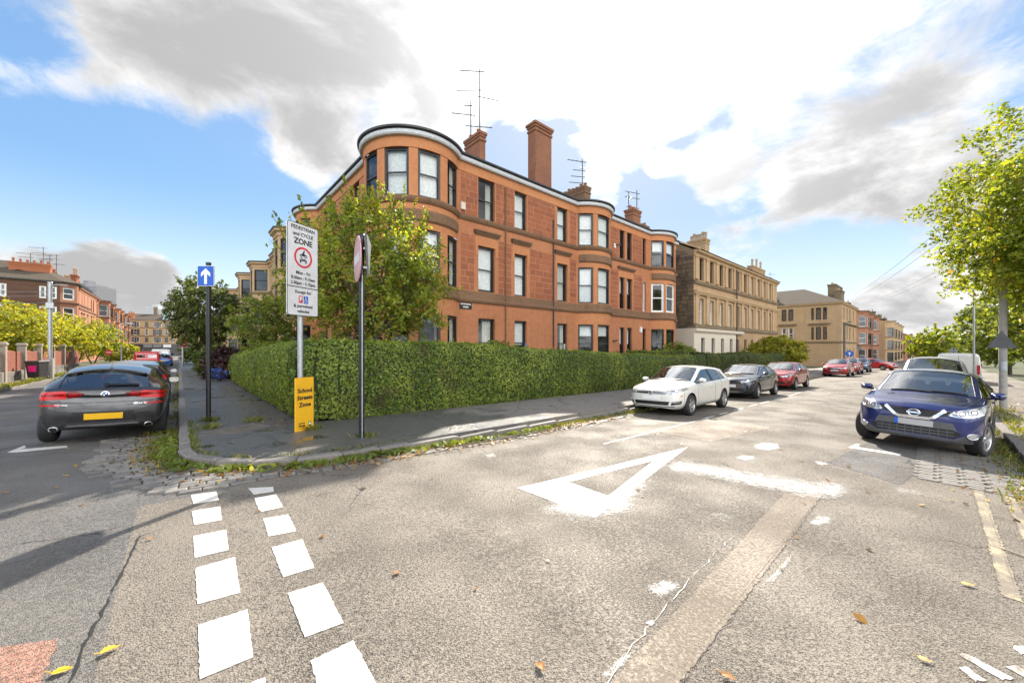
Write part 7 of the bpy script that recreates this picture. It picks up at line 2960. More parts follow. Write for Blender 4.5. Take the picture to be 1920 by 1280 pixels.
# the block with shops that closes the street
S8, T8 = -13.6, 176.0
E8 = pz(601, -8, T8)
F8 = [(pz(641.5, -8, T8), pz(632, -8, T8)), (pz(628, -8, T8), pz(617, -8, T8)), (pz(613, -8, T8), pz(603.5, -8, T8))]
K8 = tenement('tenement', 'blond tenement with dark shopfronts closing the left-hand street', S8, T8, AX_R, 32, 13, E8, [ps(u, T8) - S8 for u in (248.5, 253.5, 258.5, 275, 290, 295.2, 300.4, 312, 322)] + [17, 20, 23, 27], [], (YEL, YEL_SMOOTH, YEL_DARK), [SASH_WHITE, SASH_DARK], F8, pz(644.5, -8, T8), wide=.78, roof_h=2.6, hoods=False, roofmat=SLATE_WARM,
              chims=[(1.2, 2.6, 1, 2.4, E8 - .3, E8 + 2.4, RED, 3, 'x', POT), (7, 8, 6, 7.5, E8 + 2, E8 + 5, YEL_DARK, 2, 'x', POT_BUFF), (14, 15.4, 3, 5, E8, E8 + 4, YEL_DARK, 3, 'x', POT_BUFF)])
mb = MB()
mb.box(0, 32, 0, 13, -3, pz(644.6, -8, T8))
mb.build('shop_base', simple('dark_shop_base', (.10, .10, .11), .6), K8)
zs_ = pz(650, -8, T8)
for i, (u0, u1, mt) in enumerate(((228, 240, FOIL), (241, 251, BLUE_PRINT), (252, 268, BLACKPAINT), (269, 286, GREYCLAD), (287, 304, GREYCLAD), (306, 322, WHITE_PLAIN))):
    x0, x1 = ps(u0, T8) - S8, ps(u1, T8) - S8
    MB().box(x0, x1 - .15, -.35, -.003, zs_ - .2, zs_ + .8).build('shop_sign', mt, K8)
    MB().box(x0 + .2, x1 - .35, -.08, -.003, -1.0, zs_ - .4).build('shop_window', GLASS_FAR, K8)
for (x0, x1) in ((9.2, 10.6),):
    MB().add([(x0, 1.0, E8 + .2), (x1, 1.0, E8 + .2), (x1 + .8, 1.2, E8 + 2.6), (x0 + .8, 1.2, E8 + 2.6), (x0, 4, E8 + .2), (x1, 4, E8 + .2), (x1 + .8, 4, E8 + 2.6), (x0 + .8, 4, E8 + 2.6)], [(0, 1, 2, 3), (4, 0, 3, 7), (1, 5, 6, 2), (3, 2, 6, 7)]).build('dormer', simple('pale_blue_sheet', (.42, .60, .72), .5), K8)
# grey towers standing up behind
for (u0, u1, v, d_, lab, m) in ((141, 178, 531, 260, 'grey tower block rising behind the left row', GREYCLAD), (274, 314, 575, 330, 'pale flat-roofed block showing above the far shops', simple('pale_cladding', (.46, .47, .48), .6))):
    x0, x1 = (u0 - 960) / FPX * d_, (u1 - 960) / FPX * d_
    h = CAMZ + (HY - v) / FPX * d_
    T = thing('tower_block', lab, 'tower block', (x0, d_, 0), 0)
    W_ = x1 - x0
    MB().box(0, W_ * .55, 0, 14, -4, h).build('wall', m, T)
    MB().box(W_ * .55 + .002, W_, .8, 14, -4, h - 2).build('wall', m, T)
    rib = MB().box(-.15, .15, -.12, -.003, 0, h - .5).build('wall_rib', m, T)
    for k in range(1, 9):
        o = rib if k == 1 else link('wall_rib', rib.data, T)
        o.location = (W_ * .55 * k / 9, 0, 0)
    MB().box(W_ * .15, W_ * .4, 3, 8, h + .002, h + 2.5).build('roof_plant', m, T)

# ---- fence and piers along the left pavement
FEN = thing('timber_fence', 'red-brown timber fence on a low stone wall by the wheelie bin', 'fence', ST(-6.9, 22), AX_W)
WOODR = simple('red_brown_timber', (.24, .075, .045), .7, bump=.3, vary=.25)
STW = setmat('fence_wall_stone', (.24, .20, .16), (.36, .31, .25), .85)
zb_ = gz(-6.9, 40) + .1
plank = MB().cbox(0, .14, -.012, .012, 0, 1, .01).build('plank', WOODR)
plank_me = plank.data
bpy.data.objects.remove(plank)
npk = 0
for k in range(9):
    x0 = k * 3.4
    zg_ = gz(-6.9, 22 + x0) + .1
    MB().cbox(x0 - .15, x0 + .15, -.17, .15, zg_ - .2, zg_ + 1.95, .03).build('pier', STW, FEN)
    MB().cbox(x0 - .19, x0 + .19, -.21, .19, zg_ + 1.96, zg_ + 2.12, .06).build('pier_cap', STW, FEN)
    x = x0 + .24
    while x < x0 + 3.0:
        ln = random.uniform(.4, .75)
        for r_ in range(2):
            o = link('wall_stone', sett_me, FEN, (min(x + ln / 2, x0 + 2.9), 0, zg_ + .13 + r_ * .27))
            o.scale = (ln - .02, .30, .255)
            o.data = sett_me
        x += ln
    for i in range(20):
        o = link('plank', plank_me, FEN, (x0 + .25 + i * .147, 0, zg_ + .52))
        o.scale = (1, 1, 1.12 + .05 * sin(i * .3))
        npk += 1
    for zz in (.75, 1.4):
        MB().box(x0 + .22, x0 + 3.18, .014, .06, zg_ + zz, zg_ + zz + .08).build('rail', WOODR, FEN)
# ------------------------------------------------------------------ hedges, trees, shrubs, grass, fallen leaves
def leafmat(name, dark, mid, lite, alt=None, alt_k=.06, trans=.5, clump=1.1, rough=.45, thin=False):
    m, t = newmat(name)
    g = t.n('ShaderNodeNewGeometry')
    r = g.outputs['Random Per Island']
    p = g.outputs['Position']
    n = t.noise(p, clump, 3, .6)
    k = t.math('ADD', t.math('MULTIPLY', r, .6), t.math('MULTIPLY', t.rng(n, .3, .7), .45))
    c = t.mix(t.rng(k, .1, .6), dark, mid)
    c = t.mix(t.rng(k, .55, 1.0), c, lite)
    if alt:
        r2 = t.math('FRACT', t.math('MULTIPLY', r, 23.7))
        c = t.mix(t.math('GREATER_THAN', r2, 1 - alt_k), c, alt)
    if thin:
        c = t.mix(t.math('MULTIPLY', t.rng(t.noise(p, .62, 4, .6), .56, .70), t.rng(r, .2, .7, .2, 1)), c, (.12, .085, .04))
    b = t.pbsdf(c, rough, 0, .4)
    tr = t.n('ShaderNodeBsdfTranslucent')
    tc = t.mix(1.0, c, (1.75, 1.5, .6, 1), 'MULTIPLY')
    t.put(tr.inputs[0], tc)
    mx = t.n('ShaderNodeMixShader')
    mx.inputs[0].default_value = trans
    t.t.links.new(b, mx.inputs[1])
    t.t.links.new(tr.outputs[0], mx.inputs[2])
    t.out(mx.outputs[0])
    MAT[name] = m
    return m


PRIVET = leafmat('privet_leaves', (.080, .130, .024), (.205, .290, .050), (.39, .44, .09), (.14, .085, .04), .035, .45, .9, .36, True)
APPLE = leafmat('apple_leaves', (.10, .155, .022), (.25, .32, .044), (.46, .48, .068), (.42, .25, .04), .05, .55, .8, .38)
LIME = leafmat('lime_leaves', (.10, .155, .020), (.23, .30, .036), (.40, .43, .058), (.36, .24, .03), .03, .55, .7)
DARKLEAF = leafmat('dark_leaves', (.045, .070, .018), (.105, .140, .034), (.20, .235, .06), (.14, .12, .03), .03, .4, .7)
YELLEAF = leafmat('yellow_green_leaves', (.16, .20, .024), (.30, .33, .040), (.45, .44, .060), (.42, .33, .05), .06, .55, .6)
MIDLEAF = leafmat('mid_green_leaves', (.080, .125, .025), (.18, .24, .044), (.30, .34, .07), None, 0, .5, .7)
PURPLE = leafmat('purple_leaves', (.022, .010, .011), (.050, .020, .018), (.10, .04, .03), None, 0, .3, .8)
HYDRA = leafmat('blue_petals', (.03, .06, .28), (.07, .13, .42), (.20, .28, .55), None, 0, .3, .8)
GRASSM = leafmat('grass_blades', (.055, .085, .016), (.13, .17, .03), (.27, .27, .05), (.35, .26, .09), .12, .45, 1.5)
LITTER = leafmat('leaf_litter', (.14, .065, .025), (.32, .16, .04), (.50, .32, .06), (.09, .05, .03), .15, .3, 2.0)
BARK = simple('bark', (.085, .065, .045), .9, bump=.8, vary=.4, bscale=18)
BARK_PALE = simple('pale_bark', (.40, .36, .30), .85, bump=.5, vary=.4, bscale=10)
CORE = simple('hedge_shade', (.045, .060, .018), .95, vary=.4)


def leaf_quads(P, N, size, elong=1.5, fold=.25, tilt=.6, var=.35):
    """one small folded leaf (a kite) at each point; N are facing directions"""
    n = len(P)
    N = N + rng.normal(0, tilt, (n, 3))
    N /= np.linalg.norm(N, axis=1, keepdims=True) + 1e-9
    A = rng.normal(0, 1, (n, 3))
    A -= (A * N).sum(1, keepdims=True) * N
    A /= np.linalg.norm(A, axis=1, keepdims=True) + 1e-9
    B = np.cross(N, A)
    s = (size * (1 + var * rng.normal(0, 1, n)).clip(.45, 1.9))[:, None]
    L, W = s * elong / 2, s / 2
    V = np.stack([P - A * L, P + B * W + N * W * fold, P + A * L * 1.05, P - B * W + N * W * fold], 1).reshape(-1, 3)
    F = np.arange(4 * n).reshape(-1, 4)
    return V, F


def lumps(P, k=1.0, seed=0.0):
    x, y, z = P[:, 0] * k + seed, P[:, 1] * k - seed * .7, P[:, 2] * k
    return (np.sin(x * 1.7 + 1.3 * np.sin(y * 1.1)) + np.sin(y * 2.3 + z * 1.9 + .5) + np.sin(z * 3.1 + x * .9) + .6 * np.sin(x * 4.7 + y * 3.9) + .5 * np.sin(z * 6.3 - y * 5.1)) / 4.1


def hedge(name, label, path, thick, hfun, dens, size, mat, group=None, zbase=.10, fade=None):
    """clipped hedge: dark core and a coat of leaves over face, shoulder, top and back"""
    T = thing(name, label, 'hedge', (0, 0, 0), 0, group)
    pth = Path(path)
    tot = pth.L[-1]
    prof_n = 26

    def prof(h):
        pts = []
        for k in lin(0, 1, 8):
            z = zbase + .07 + (h - .25 - zbase) * k
            pts.append((-.10 * sin(k * pi * .9) + .10 * (1 - k), z))
        for a in lin(.15, pi / 2, 4):
            pts.append((.20 - .20 * cos(a), h - .18 + .18 * sin(a)))
        pts += [(thick * .5, h + .03), (thick - .2, h), (thick, h - .2), (thick, zbase)]
        return pts
    mb = MB()
    step = .5
    nst = int(tot / step)
    rows = []
    for i in range(nst + 1):
        l = tot * i / nst
        (s, t), d = pth(l)
        nx, ny = d[1], -d[0]                        # outward, right of travel
        h = hfun(s, t)
        g0 = gz(s, t)
        row = []
        for (o, z) in prof(h):
            o2 = o + .07
            p = ST(s - nx * o2, t - ny * o2, g0 + (z - .04 if z > .4 else z))
            row.append(p)
        rows.append(row)
    m = len(rows[0])
    V = [p for r in rows for p in r]
    F = [(i * m + k, (i + 1) * m + k, (i + 1) * m + k + 1, i * m + k + 1) for i in range(nst) for k in range(m - 1)]
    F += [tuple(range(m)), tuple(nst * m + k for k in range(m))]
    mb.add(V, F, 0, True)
    mb.build('stems', CORE, T)  # solid core under the leaves, coloured as the hedge's inner shade
    # leaves
    Ps, Ns = [], []
    for i in range(nst):
        l0 = tot * i / nst
        (s, t), d = pth(l0)
        dist = max(6.0, hypot(*ST(s, t).xy))
        h = hfun(s, t)
        pr = prof(h)
        seg = [hypot(b[0] - a[0], b[1] - a[1]) for a, b in zip(pr, pr[1:])]
        seg[-1] *= .3
        seg[-2] *= .6
        L = sum(seg)
        dn = dens * min(1.0, (11.0 / dist) ** (1.2 if fade is None else fade))
        n = int(dn * L * (tot / nst))
        cum = np.cumsum([0] + seg)
        u = rng.uniform(0, L, n)
        idx = np.clip(np.searchsorted(cum, u, side='right') - 1, 0, len(seg) - 1)
        k = (u - cum[idx]) / np.array(seg)[idx]
        pa = np.array(pr)
        q = pa[idx] + (pa[idx + 1] - pa[idx]) * k[:, None]
        tg = pa[idx + 1] - pa[idx]
        tg /= np.linalg.norm(tg, axis=1, keepdims=True) + 1e-9
        no = np.stack([-tg[:, 1], tg[:, 0]], 1)     # outward in (o, z): o inward, so face normal is -o
        lj = rng.uniform(0, tot / nst, n)
        nx, ny = d[1], -d[0]
        S = s + d[0] * lj - nx * q[:, 0]
        Tt = t + d[1] * lj - ny * q[:, 0]
        X = S * UR[0] + Tt * UL[0]
        Y = S * UR[1] + Tt * UL[1]
        Z = q[:, 1] + gz(s, t)
        ns, nt_ = -nx * no[:, 0], -ny * no[:, 0]
        NX, NY = ns * UR[0] + nt_ * UL[0], ns * UR[1] + nt_ * UL[1]
        Ps.append(np.stack([X, Y, Z], 1))
        Ns.append(np.stack([NX, NY, no[:, 1]], 1))
    P, N = np.concatenate(Ps), np.concatenate(Ns)
    d_ = lumps(P, 2.2, 3.0) * .045 + lumps(P, .7, 1.0) * .05 + rng.normal(0, .015, len(P))
    P = P + N * d_[:, None]
    # stray shoots on the crown of the hedge, bare stems at its foot
    sh, shn = [], []
    st = MB()
    for i in range(int(tot * 9)):
        l = random.uniform(0, tot)
        (s, t), d = pth(l)
        nx, ny = d[1], -d[0]
        o = random.uniform(.05, thick - .1)
        b = ST(s - nx * o, t - ny * o, gz(s, t) + hfun(s, t) - .02)
        hh = random.uniform(.05, .17)
        for k in range(7):
            sh.append((b.x + random.gauss(0, .02), b.y + random.gauss(0, .02), b.z + hh * k / 6))
            shn.append((random.gauss(0, 1), random.gauss(0, 1), .6))
        if i % 3 == 0:
            f = ST(s - nx * .10, t - ny * .10, gz(s, t) + .1)
            st.tube([f, f + Vector((random.gauss(0, .05), random.gauss(0, .05), .42))], [.014, .008], 4, caps=False)
    st.build('stems', BARK, T, kind='stuff')
    P = np.concatenate([P, np.array(sh)])
    N = np.concatenate([N, np.array(shn)])
    V, F = leaf_quads(P, N, size, 1.55, .3, .42)
    npmesh('foliage', V, F, mat, T, kind='stuff')
    return T


def hz1(s, t):
    """the near hedge stands tallest at the corner and falls away along both arms"""
    k = 2.08 - .30 * sm(6, 22, s) - .42 * sm(13, 25, t) + .10 * sm(2.0, 5.5, s) * (1 - sm(6, 11, s))
    return k


arc = [(3.5 - 1.35 * cos(a), 11.1 - 1.35 * sin(a)) for a in lin(0, pi / 2, 8)]
HEDGE1 = [(2.15, 26.0), (2.15, 20), (2.15, 15), (2.15, 12.4)] + arc + [(5, 9.75), (8, 9.75), (12, 9.78), (17, 9.8), (24.0, 9.85)]
hedge('hedge', 'long clipped green hedge wrapping round the street corner', HEDGE1, 1.25, hz1, 1000, .039, PRIVET)
hedge('hedge', 'low hedge dividing the gardens right of the sunlit hedge top', [(24.6, 15.2), (24.6, 10.6)], .9, lambda s, t: 2.1, 420, .06, PRIVET, fade=.8)
hedge('hedge', 'shaded hedge behind the parked red hatchback', [(25.6, 9.9), (44.5, 9.9)], 1.2, lambda s, t: 1.95 + .1 * sin(s * .6), 520, .065, DARKLEAF, fade=.8)
hedge('hedge', 'square cut hedge block on the left pavement past the purple bush', [(1.7, 46), (1.7, 39)], 1.3, lambda s, t: 1.45, 420, .08, MIDLEAF, fade=.6)
hedge('hedge', 'bright hedge far along the left pavement under the dark tree', [(1.6, 62), (1.6, 49)], 1.3, lambda s, t: 1.5, 420, .10, YELLEAF, fade=.6)
hedge('hedge', 'sunlit hedge behind the low wall on the far right', [(60, -5.1), (26, -5.1)][::-1] if False else [(24.5, -6.2), (24.6, -6.2), (60, -6.2)][::-1], 1.3, lambda s, t: 1.7, 500, .07, YELLEAF, fade=.7)


def crown_points(c, r, n_twig, per, twig_len, droop=0.0, up=0.0, shell=.55, seed=0, sag=None, squash=None):
    """leaf positions on many short twigs spread through an uneven crown; returns points, outward normals, twig bases"""
    c, r = np.array(c), np.array(r)
    d = rng.normal(0, 1, (n_twig * 3, 3))
    d /= np.linalg.norm(d, axis=1, keepdims=True)
    rad = rng.uniform(shell ** 3, 1, len(d)) ** (1 / 3)
    wob = 1 + .22 * lumps(d * 2.2, 1.3, seed)
    keep = lumps(d * rad[:, None] * 3.1, 1.0, seed + 5) > -.42
    d, rad, wob = d[keep][:n_twig], rad[keep][:n_twig], wob[keep][:n_twig]
    base = c + d * r * (rad * wob)[:, None]
    tdir = d * .8 + rng.normal(0, .55, d.shape)
    tdir[:, 2] += up - droop
    tdir /= np.linalg.norm(tdir, axis=1, keepdims=True)
    k = rng.uniform(0, 1, (len(d), per))
    ln = twig_len * rng.uniform(.5, 1.3, len(d))
    P = base[:, None, :] + tdir[:, None, :] * (k * ln[:, None])[:, :, None]
    P[:, :, 2] -= droop * .35 * (k ** 2) * ln[:, None]
    P = P.reshape(-1, 3) + rng.normal(0, .05 + twig_len * .07, (len(d) * per, 3))
    N = np.repeat(d, per, 0) * .5 + np.array([0, 0, .55])
    return P, N, base, tdir, ln


def tree(name, label, s, t, trunk_h, crown_z, r, mat, n_twig, per, leaf, bark=None, trunk_r=.12, stems=1, twig=.5, droop=0., up=0., limbs=9, lean=(0, 0), cat='tree', group=None, dz=.1, shoots=0, shell=.5, extra=()):
    b = ST(s, t, gz(s, t) + dz)
    T = thing(name, label, cat, b, 0, group)
    bark = bark or BARK
    c = Vector((lean[0], lean[1], crown_z))
    seed = random.uniform(0, 50)
    Pl, Nl = [], []
    blobs = [((c.x, c.y, c.z), r, n_twig)] + [(q[0], q[1], q[2]) for q in extra]
    tw = []
    for cc, rr, nt_ in blobs:
        P, N, bs, td, ln = crown_points(cc, rr, nt_, per, twig, droop, up, shell, seed)
        Pl.append(P)
        Nl.append(N)
        tw += [(bs[i], td[i], ln[i]) for i in range(0, len(bs), max(1, len(bs) // 140))]
    # upright water shoots breaking out of the top
    for i in range(shoots):
        q = random.uniform(0, 2 * pi)
        k = random.uniform(.1, .95)
        p0 = np.array([c.x + r[0] * k * cos(q), c.y + r[1] * k * sin(q), c.z + r[2] * sqrt(max(.05, 1 - k * k)) * .85])
        h = random.uniform(.55, 1.45)
        dv = np.array([random.uniform(-.25, .25) + .35 * k * cos(q), random.uniform(-.25, .25) + .35 * k * sin(q), 1.0])
        kk = rng.uniform(0, 1, 64)
        Pl.append(p0 + dv * (kk * h)[:, None] + rng.normal(0, .055, (64, 3)) * (1.2 - kk)[:, None])
        Nl.append(rng.normal(0, 1, (64, 3)))
        tw.append((p0, dv / np.linalg.norm(dv), h))
    V, F = leaf_quads(np.concatenate(Pl), np.concatenate(Nl), leaf, 1.6, .3, .8)
    cr = npmesh('crown', V, F, mat, T)
    cr['kind'] = 'stuff'
    mb = MB()
    tips = []
    for k in range(stems):
        q = 2 * pi * k / stems + .4
        spread = 0 if stems == 1 else .55
        foot = Vector((.10 * cos(q) * (stems > 1), .10 * sin(q) * (stems > 1), -.15))
        top = Vector((lean[0] * .5 + spread * r[0] * .42 * cos(q), lean[1] * .5 + spread * r[1] * .42 * sin(q), trunk_h))
        mid = foot.lerp(top, .5) + Vector((random.uniform(-.12, .12), random.uniform(-.12, .12), 0)) * trunk_h * .25
        mb.tube([foot, foot.lerp(mid, .5) + Vector((.02, 0, 0)), mid, top], [trunk_r * 1.25, trunk_r, trunk_r * .88, trunk_r * .7], 9)
        tips.append(top)
    for k in range(limbs):
        top = tips[k % len(tips)]
        q = 2 * pi * (k + random.random() * .5) / limbs
        e = random.uniform(-.1, .9)
        tgt = c + Vector((r[0] * .75 * cos(q) * cos(e), r[1] * .75 * sin(q) * cos(e), r[2] * .75 * sin(e)))
        m = top.lerp(tgt, .5) + Vector((0, 0, -.1 * r[2])) + Vector((random.uniform(-.1, .1), random.uniform(-.1, .1), 0)) * r[0]
        mb.tube([top - Vector((0, 0, .05)), m, tgt], [trunk_r * .55, trunk_r * .32, trunk_r * .10], 6)
        for j in range(3):
            p = m.lerp(tgt, random.uniform(0, .8))
            e2 = p + Vector((random.gauss(0, .35) * r[0], random.gauss(0, .35) * r[1], random.uniform(0, .4) * r[2]))
            mb.tube([p, p.lerp(e2, .5) + Vector((0, 0, .04 * r[2])), e2], [trunk_r * .2, trunk_r * .13, trunk_r * .05], 5)
    for (p, d, ln) in tw:
        p, d = Vector(p), Vector(d)
        mb.tube([p - d * .15, p + d * ln], [.011, .004], 4, caps=False)
    mb.build('trunk', bark, T)
    return T


# the tree in the corner garden, several leaning stems and long upright shoots
tree('garden_tree', 'broad multi-stemmed green tree in the corner garden behind the hedge', 4.75, 12.75, 2.0, 4.35, (2.45, 2.1, 2.2), APPLE, 690, 28, .062, BARK, .15, 4, .48, .10, .25, 12, (.05, 0), shoots=56, shell=.30,
     extra=[((1.75, -.3, 3.9), (1.1, 1.0, 1.5), 150), ((-1.7, 0, 4.0), (1.0, 1.0, 1.3), 120)])
# the big tree overhanging the right-hand side
tree('street_tree', 'big sunlit yellow-green tree overhanging the lamp post on the right', 22.1, -4.1, 4.0, 7.2, (4.0, 3.9, 2.9), LIME, 1500, 46, .078, BARK, .22, 1, .85, .55, .0, 16, shell=.55, dz=.12,
     extra=[((-1.0, -.3, 5.4), (3.6, 3.2, 1.6), 480)])
tree('street_tree', 'round dark green tree with a pale trunk on the left pavement', 2.0, 54, 3.0, 6.0, (3.0, 3.0, 3.9), DARKLEAF, 800, 22, .15, BARK_PALE, .16, 1, .8, .35, .1, 10, shell=.4)
tree('garden_tree', 'young light green tree with thin stems in front of the blond bays', 4.0, 27.4, 1.6, 3.4, (1.75, 1.75, 1.9), MIDLEAF, 300, 24, .095, BARK, .045, 3, .5, .15, .1, 8, shell=.2)
tree('garden_tree', 'low yellow-green tree nearest on the left over the timber fence', -8.6, 41, 1.2, 2.9, (2.6, 2.6, 1.7), YELLEAF, 420, 22, .12, BARK, .09, 2, .6, .2, .0, 8, group='yellow-green trees behind the fence', shell=.3)
for (s, t, z, rr, lb) in ((-9.0, 47, 3.1, 2.3, 'yellow-green tree just behind the wheelie bin'), (-8.8, 54, 3.0, 2.4, 'yellow-green tree right behind the pale grey pole'),
                          (-8.6, 63, 3.1, 2.7, 'yellow-green tree just right of the pale grey pole'), (-8.4, 73, 3.3, 2.8, 'last yellow-green tree by the distant no entry disc')):
    tree('garden_tree', lb, s, t, 1.2, z, (rr, rr, rr * .72), YELLEAF if t < 70 else LIME, 330, 20, .14, BARK, .09, 2, .6, .2, .0, 6, group='yellow-green trees behind the fence', shell=.3)
tree('street_tree', 'bright round tree far off in the gap of the right-hand street', 118, 2.3 - 3.2, 2.0, 4.1, (5.0, 5.0, 3.4), LIME, 420, 20, .30, BARK, .2, 1, 1.1, .2, 0, 6, dz=0)
tree('street_tree', 'darker tree beside the thin black sign post far right', 72, -5.6, 2.0, 5.0, (4.2, 4.2, 3.9), MIDLEAF, 520, 20, .22, BARK, .2, 1, 1.0, .2, 0, 8, dz=0)
tree('garden_tree', 'sunlit green tree below the big overhanging crown', 33, -6.2, 1.6, 4.1, (2.9, 2.9, 2.5), LIME, 620, 22, .13, BARK, .12, 1, .7, .2, 0, 8, dz=0)
tree('garden_tree', 'green tree half hidden behind the lamp post', 50, -6.0, 1.8, 5.4, (3.4, 3.4, 3.2), MIDLEAF, 480, 20, .18, BARK, .14, 1, .8, .2, 0, 8, dz=0)


def shrub(name, label, s, t, z, r, mat, n_twig, per, leaf, cat='shrub', dz=.1, group=None, shell=.6, twig=.2):
    T = thing(name, label, cat, ST(s, t, gz(s, t) + dz), 0, group)
    P, N, b, d, ln = crown_points((0, 0, z), r, n_twig, per, twig, 0, .2, shell, random.uniform(0, 40))
    k = P[:, 2] > .02
    P, N = P[k], N[k]
    V, F = leaf_quads(P, N, leaf, 1.5, .3, .6)
    npmesh('foliage', V, F, mat, T, kind='stuff')
    mb = MB()
    for i in range(0, len(b), max(1, len(b) // 24)):
        p = Vector(b[i])
        mb.tube([(p.x * .1, p.y * .1, 0), (p.x * .5, p.y * .5, p.z * .55), p], [.03, .02, .008], 5, caps=False)
    mb.build('stems', BARK, T)
    return T


shrub('purple_shrub', 'dark purple rounded bush beyond the end of the corner hedge', 2.6, 30.6, .75, (1.25, 1.7, 1.15), PURPLE, 900, 12, .10)
shrub('hydrangea', 'small clump of blue flowers at the foot of the purple bush', 1.75, 27.4, .45, (.22, .4, .25), HYDRA, 40, 6, .08)
shrub('shrub', 'dark green bush under the young light green tree', 4.2, 24.6, 1.2, (1.4, 1.6, 1.1), MIDLEAF, 500, 12, .10)
shrub('shrub', 'grey-green bush behind the purple bush on the left', 2.2, 35, .9, (1.2, 1.6, 1.2), DARKLEAF, 500, 12, .11)
shrub('shrub', 'glossy bush with pale flowers below the zone sign', 5.6, 19.5, 1.5, (1.1, 1.6, 1.35), MIDLEAF, 420, 12, .09)
shrub('shrub', 'bright little bush above the hedge before the ground-floor window', ps(922, 11.8), 11.8, 1.75, (.75, .6, .42), MIDLEAF, 260, 12, .075)
shrub('shrub', 'low bright bush just left of the ribbed sculpture window', ps(1146, 12.0), 12.0, 1.35, (.5, .5, .4), MIDLEAF, 120, 12, .07)
shrub('domed_shrub', 'clipped domed bush in front of the rubble gable', ps(1273, 12.6), 12.6, 1.35, (1.35, 1.2, 1.25), MIDLEAF, 650, 12, .085)
shrub('golden_shrub', 'big golden green shrub at the end of the shaded hedge', 47.6, 11.2, 2.0, (2.7, 2.4, 1.75), YELLEAF, 1000, 14, .13)
shrub('shrub', 'scrubby pale bush against the right-hand garden wall', 26.0, -4.7, .6, (.8, .6, .8), LIME, 300, 12, .08, dz=.1)
shrub('shrub', 'yellow-green bush on the left beyond the distant no entry disc', -7.2, 88, 1.4, (1.4, 3.0, 1.4), YELLEAF, 300, 12, .2)
shrub('shrub', 'green bush in a garden further down the left pavement', 3.0, 69, 1.3, (1.6, 4.0, 1.5), MIDLEAF, 500, 12, .16)
# low garden wall on the right, its stones laid one by one
GW = thing('garden_wall', 'low stone garden wall along the right-hand pavement', 'wall', ST(18, -4.3), AX_R)
x = 0.0
while x < 24:
    ln = random.uniform(.45, .8)
    for r_ in range(2):
        o = link('wall_stone', sett_me, GW, (x + ln / 2, 0, gz(18 + x, -4.3) + .20 + r_ * .23))
        o.scale = (ln - .015, .28, .225)
    o = link('cope_stone', sett_me, GW, (x + ln / 2, 0, gz(18 + x, -4.3) + .50))
    o.scale = (ln - .01, .36, .12)
    x += ln

# ---- weeds and grass in the gutter, verge grass
def blades(pts, h, w_, name, mat, lab=None):
    P = np.array(pts)
    n = len(P)
    a = rng.uniform(0, 2 * pi, n)
    hh = h * rng.uniform(.35, 1.4, n)
    le = rng.uniform(.1, .9, n) * hh
    d = np.stack([np.cos(a), np.sin(a), np.zeros(n)], 1)
    e = np.stack([-np.sin(a), np.cos(a), np.zeros(n)], 1)
    ww = (w_ * rng.uniform(.6, 1.5, n))[:, None]
    z = np.array([0, 0, 1.0])
    V = np.stack([P - e * ww / 2, P + e * ww / 2, P + e * ww * .35 + d * (le * .4)[:, None] + z * (hh * .65)[:, None], P + d * le[:, None] + z * hh[:, None]], 1).reshape(-1, 3)
    F = np.arange(4 * n).reshape(-1, 4)
    o = npmesh(name, V, F, mat, None, kind='stuff')
    if lab:
        o['label'] = lab
    return o


def gutter_pts(path, la, lb, o0, o1, n, clump=.5, dz=.01):
    out = []
    while len(out) < n:
        l = random.uniform(la, lb)
        k = .5 + .5 * sin(l * 2.1 + 1.7 * sin(l * .73)) + .35 * sin(l * 7.3)
        if random.random() > .25 + .75 * max(0, k) * 1.0:
            continue
        o = o0 + (o1 - o0) * abs(random.gauss(0, .45)) if random.random() < .85 else random.uniform(o0, o1)
        (x, y), d = path(l)
        sx, sy = x - d[1] * o, y + d[0] * o
        out.append(tuple(ST(sx, sy, gz(sx, sy) + dz)))
    return out


blades(gutter_pts(CP, L_COR0 - 2.4, L_COR1 + 9.5, -.02, -.36, 3600), .085, .011, 'gutter_grass', GRASSM)
blades(gutter_pts(CP, L_COR0 - 2.6, L_COR0 + 1.4, -.02, -.55, 1800), .06, .02, 'gutter_weeds', GRASSM)
blades(gutter_pts(CP, L_COR1 + 9.5, L_COR1 + 34, -.02, -.35, 3500), .10, .02, 'gutter_grass', GRASSM)
blades(gutter_pts(CP, L_COR0 - 30, L_COR0 - 2.4, -.02, -.2, 900), .07, .015, 'gutter_grass', GRASSM)
blades(gutter_pts(CP, L_COR0 - 3, L_COR1 + 4, .16, .30, 900, dz=.125), .06, .010, 'pavement_weeds', GRASSM)
blades(gutter_pts(RK, 200, 232.5, -.02, -.45, 3000), .09, .015, 'gutter_grass', GRASSM)
blades(gutter_pts(RK, 195, 226.5, .16, .75, 2600, dz=.125), .10, .016, 'verge_grass', GRASSM)
blades(gutter_pts(LK, 6, 40, .0, .55, 3600, dz=.12), .14, .03, 'verge_grass', GRASSM)
for (s, t) in ((os_, ot_), (bs + .12, bt), (zs + .2, ztt - .1), (mp[0][0], mp[0][1]), (mp[1][0] + .1, mp[1][1] + .1)):
    P = [tuple(ST(s + random.gauss(0, .10), t + random.gauss(0, .10), gz(s, t) + .12)) for _ in range(170)]
    blades(P, .10, .012, 'post_weeds', GRASSM)
# broad-leaved weeds in the gutter
wp = np.array(gutter_pts(CP, L_COR0 - 1.5, L_COR1 + 5, -.04, -.30, 1100, dz=.03))
V, F = leaf_quads(wp + rng.uniform(0, .05, wp.shape) * np.array([0, 0, 1]), np.tile([0, 0, 1.0], (len(wp), 1)), .06, 1.9, .3, .6)
npmesh('gutter_weeds', V, F, MIDLEAF, None, kind='stuff')
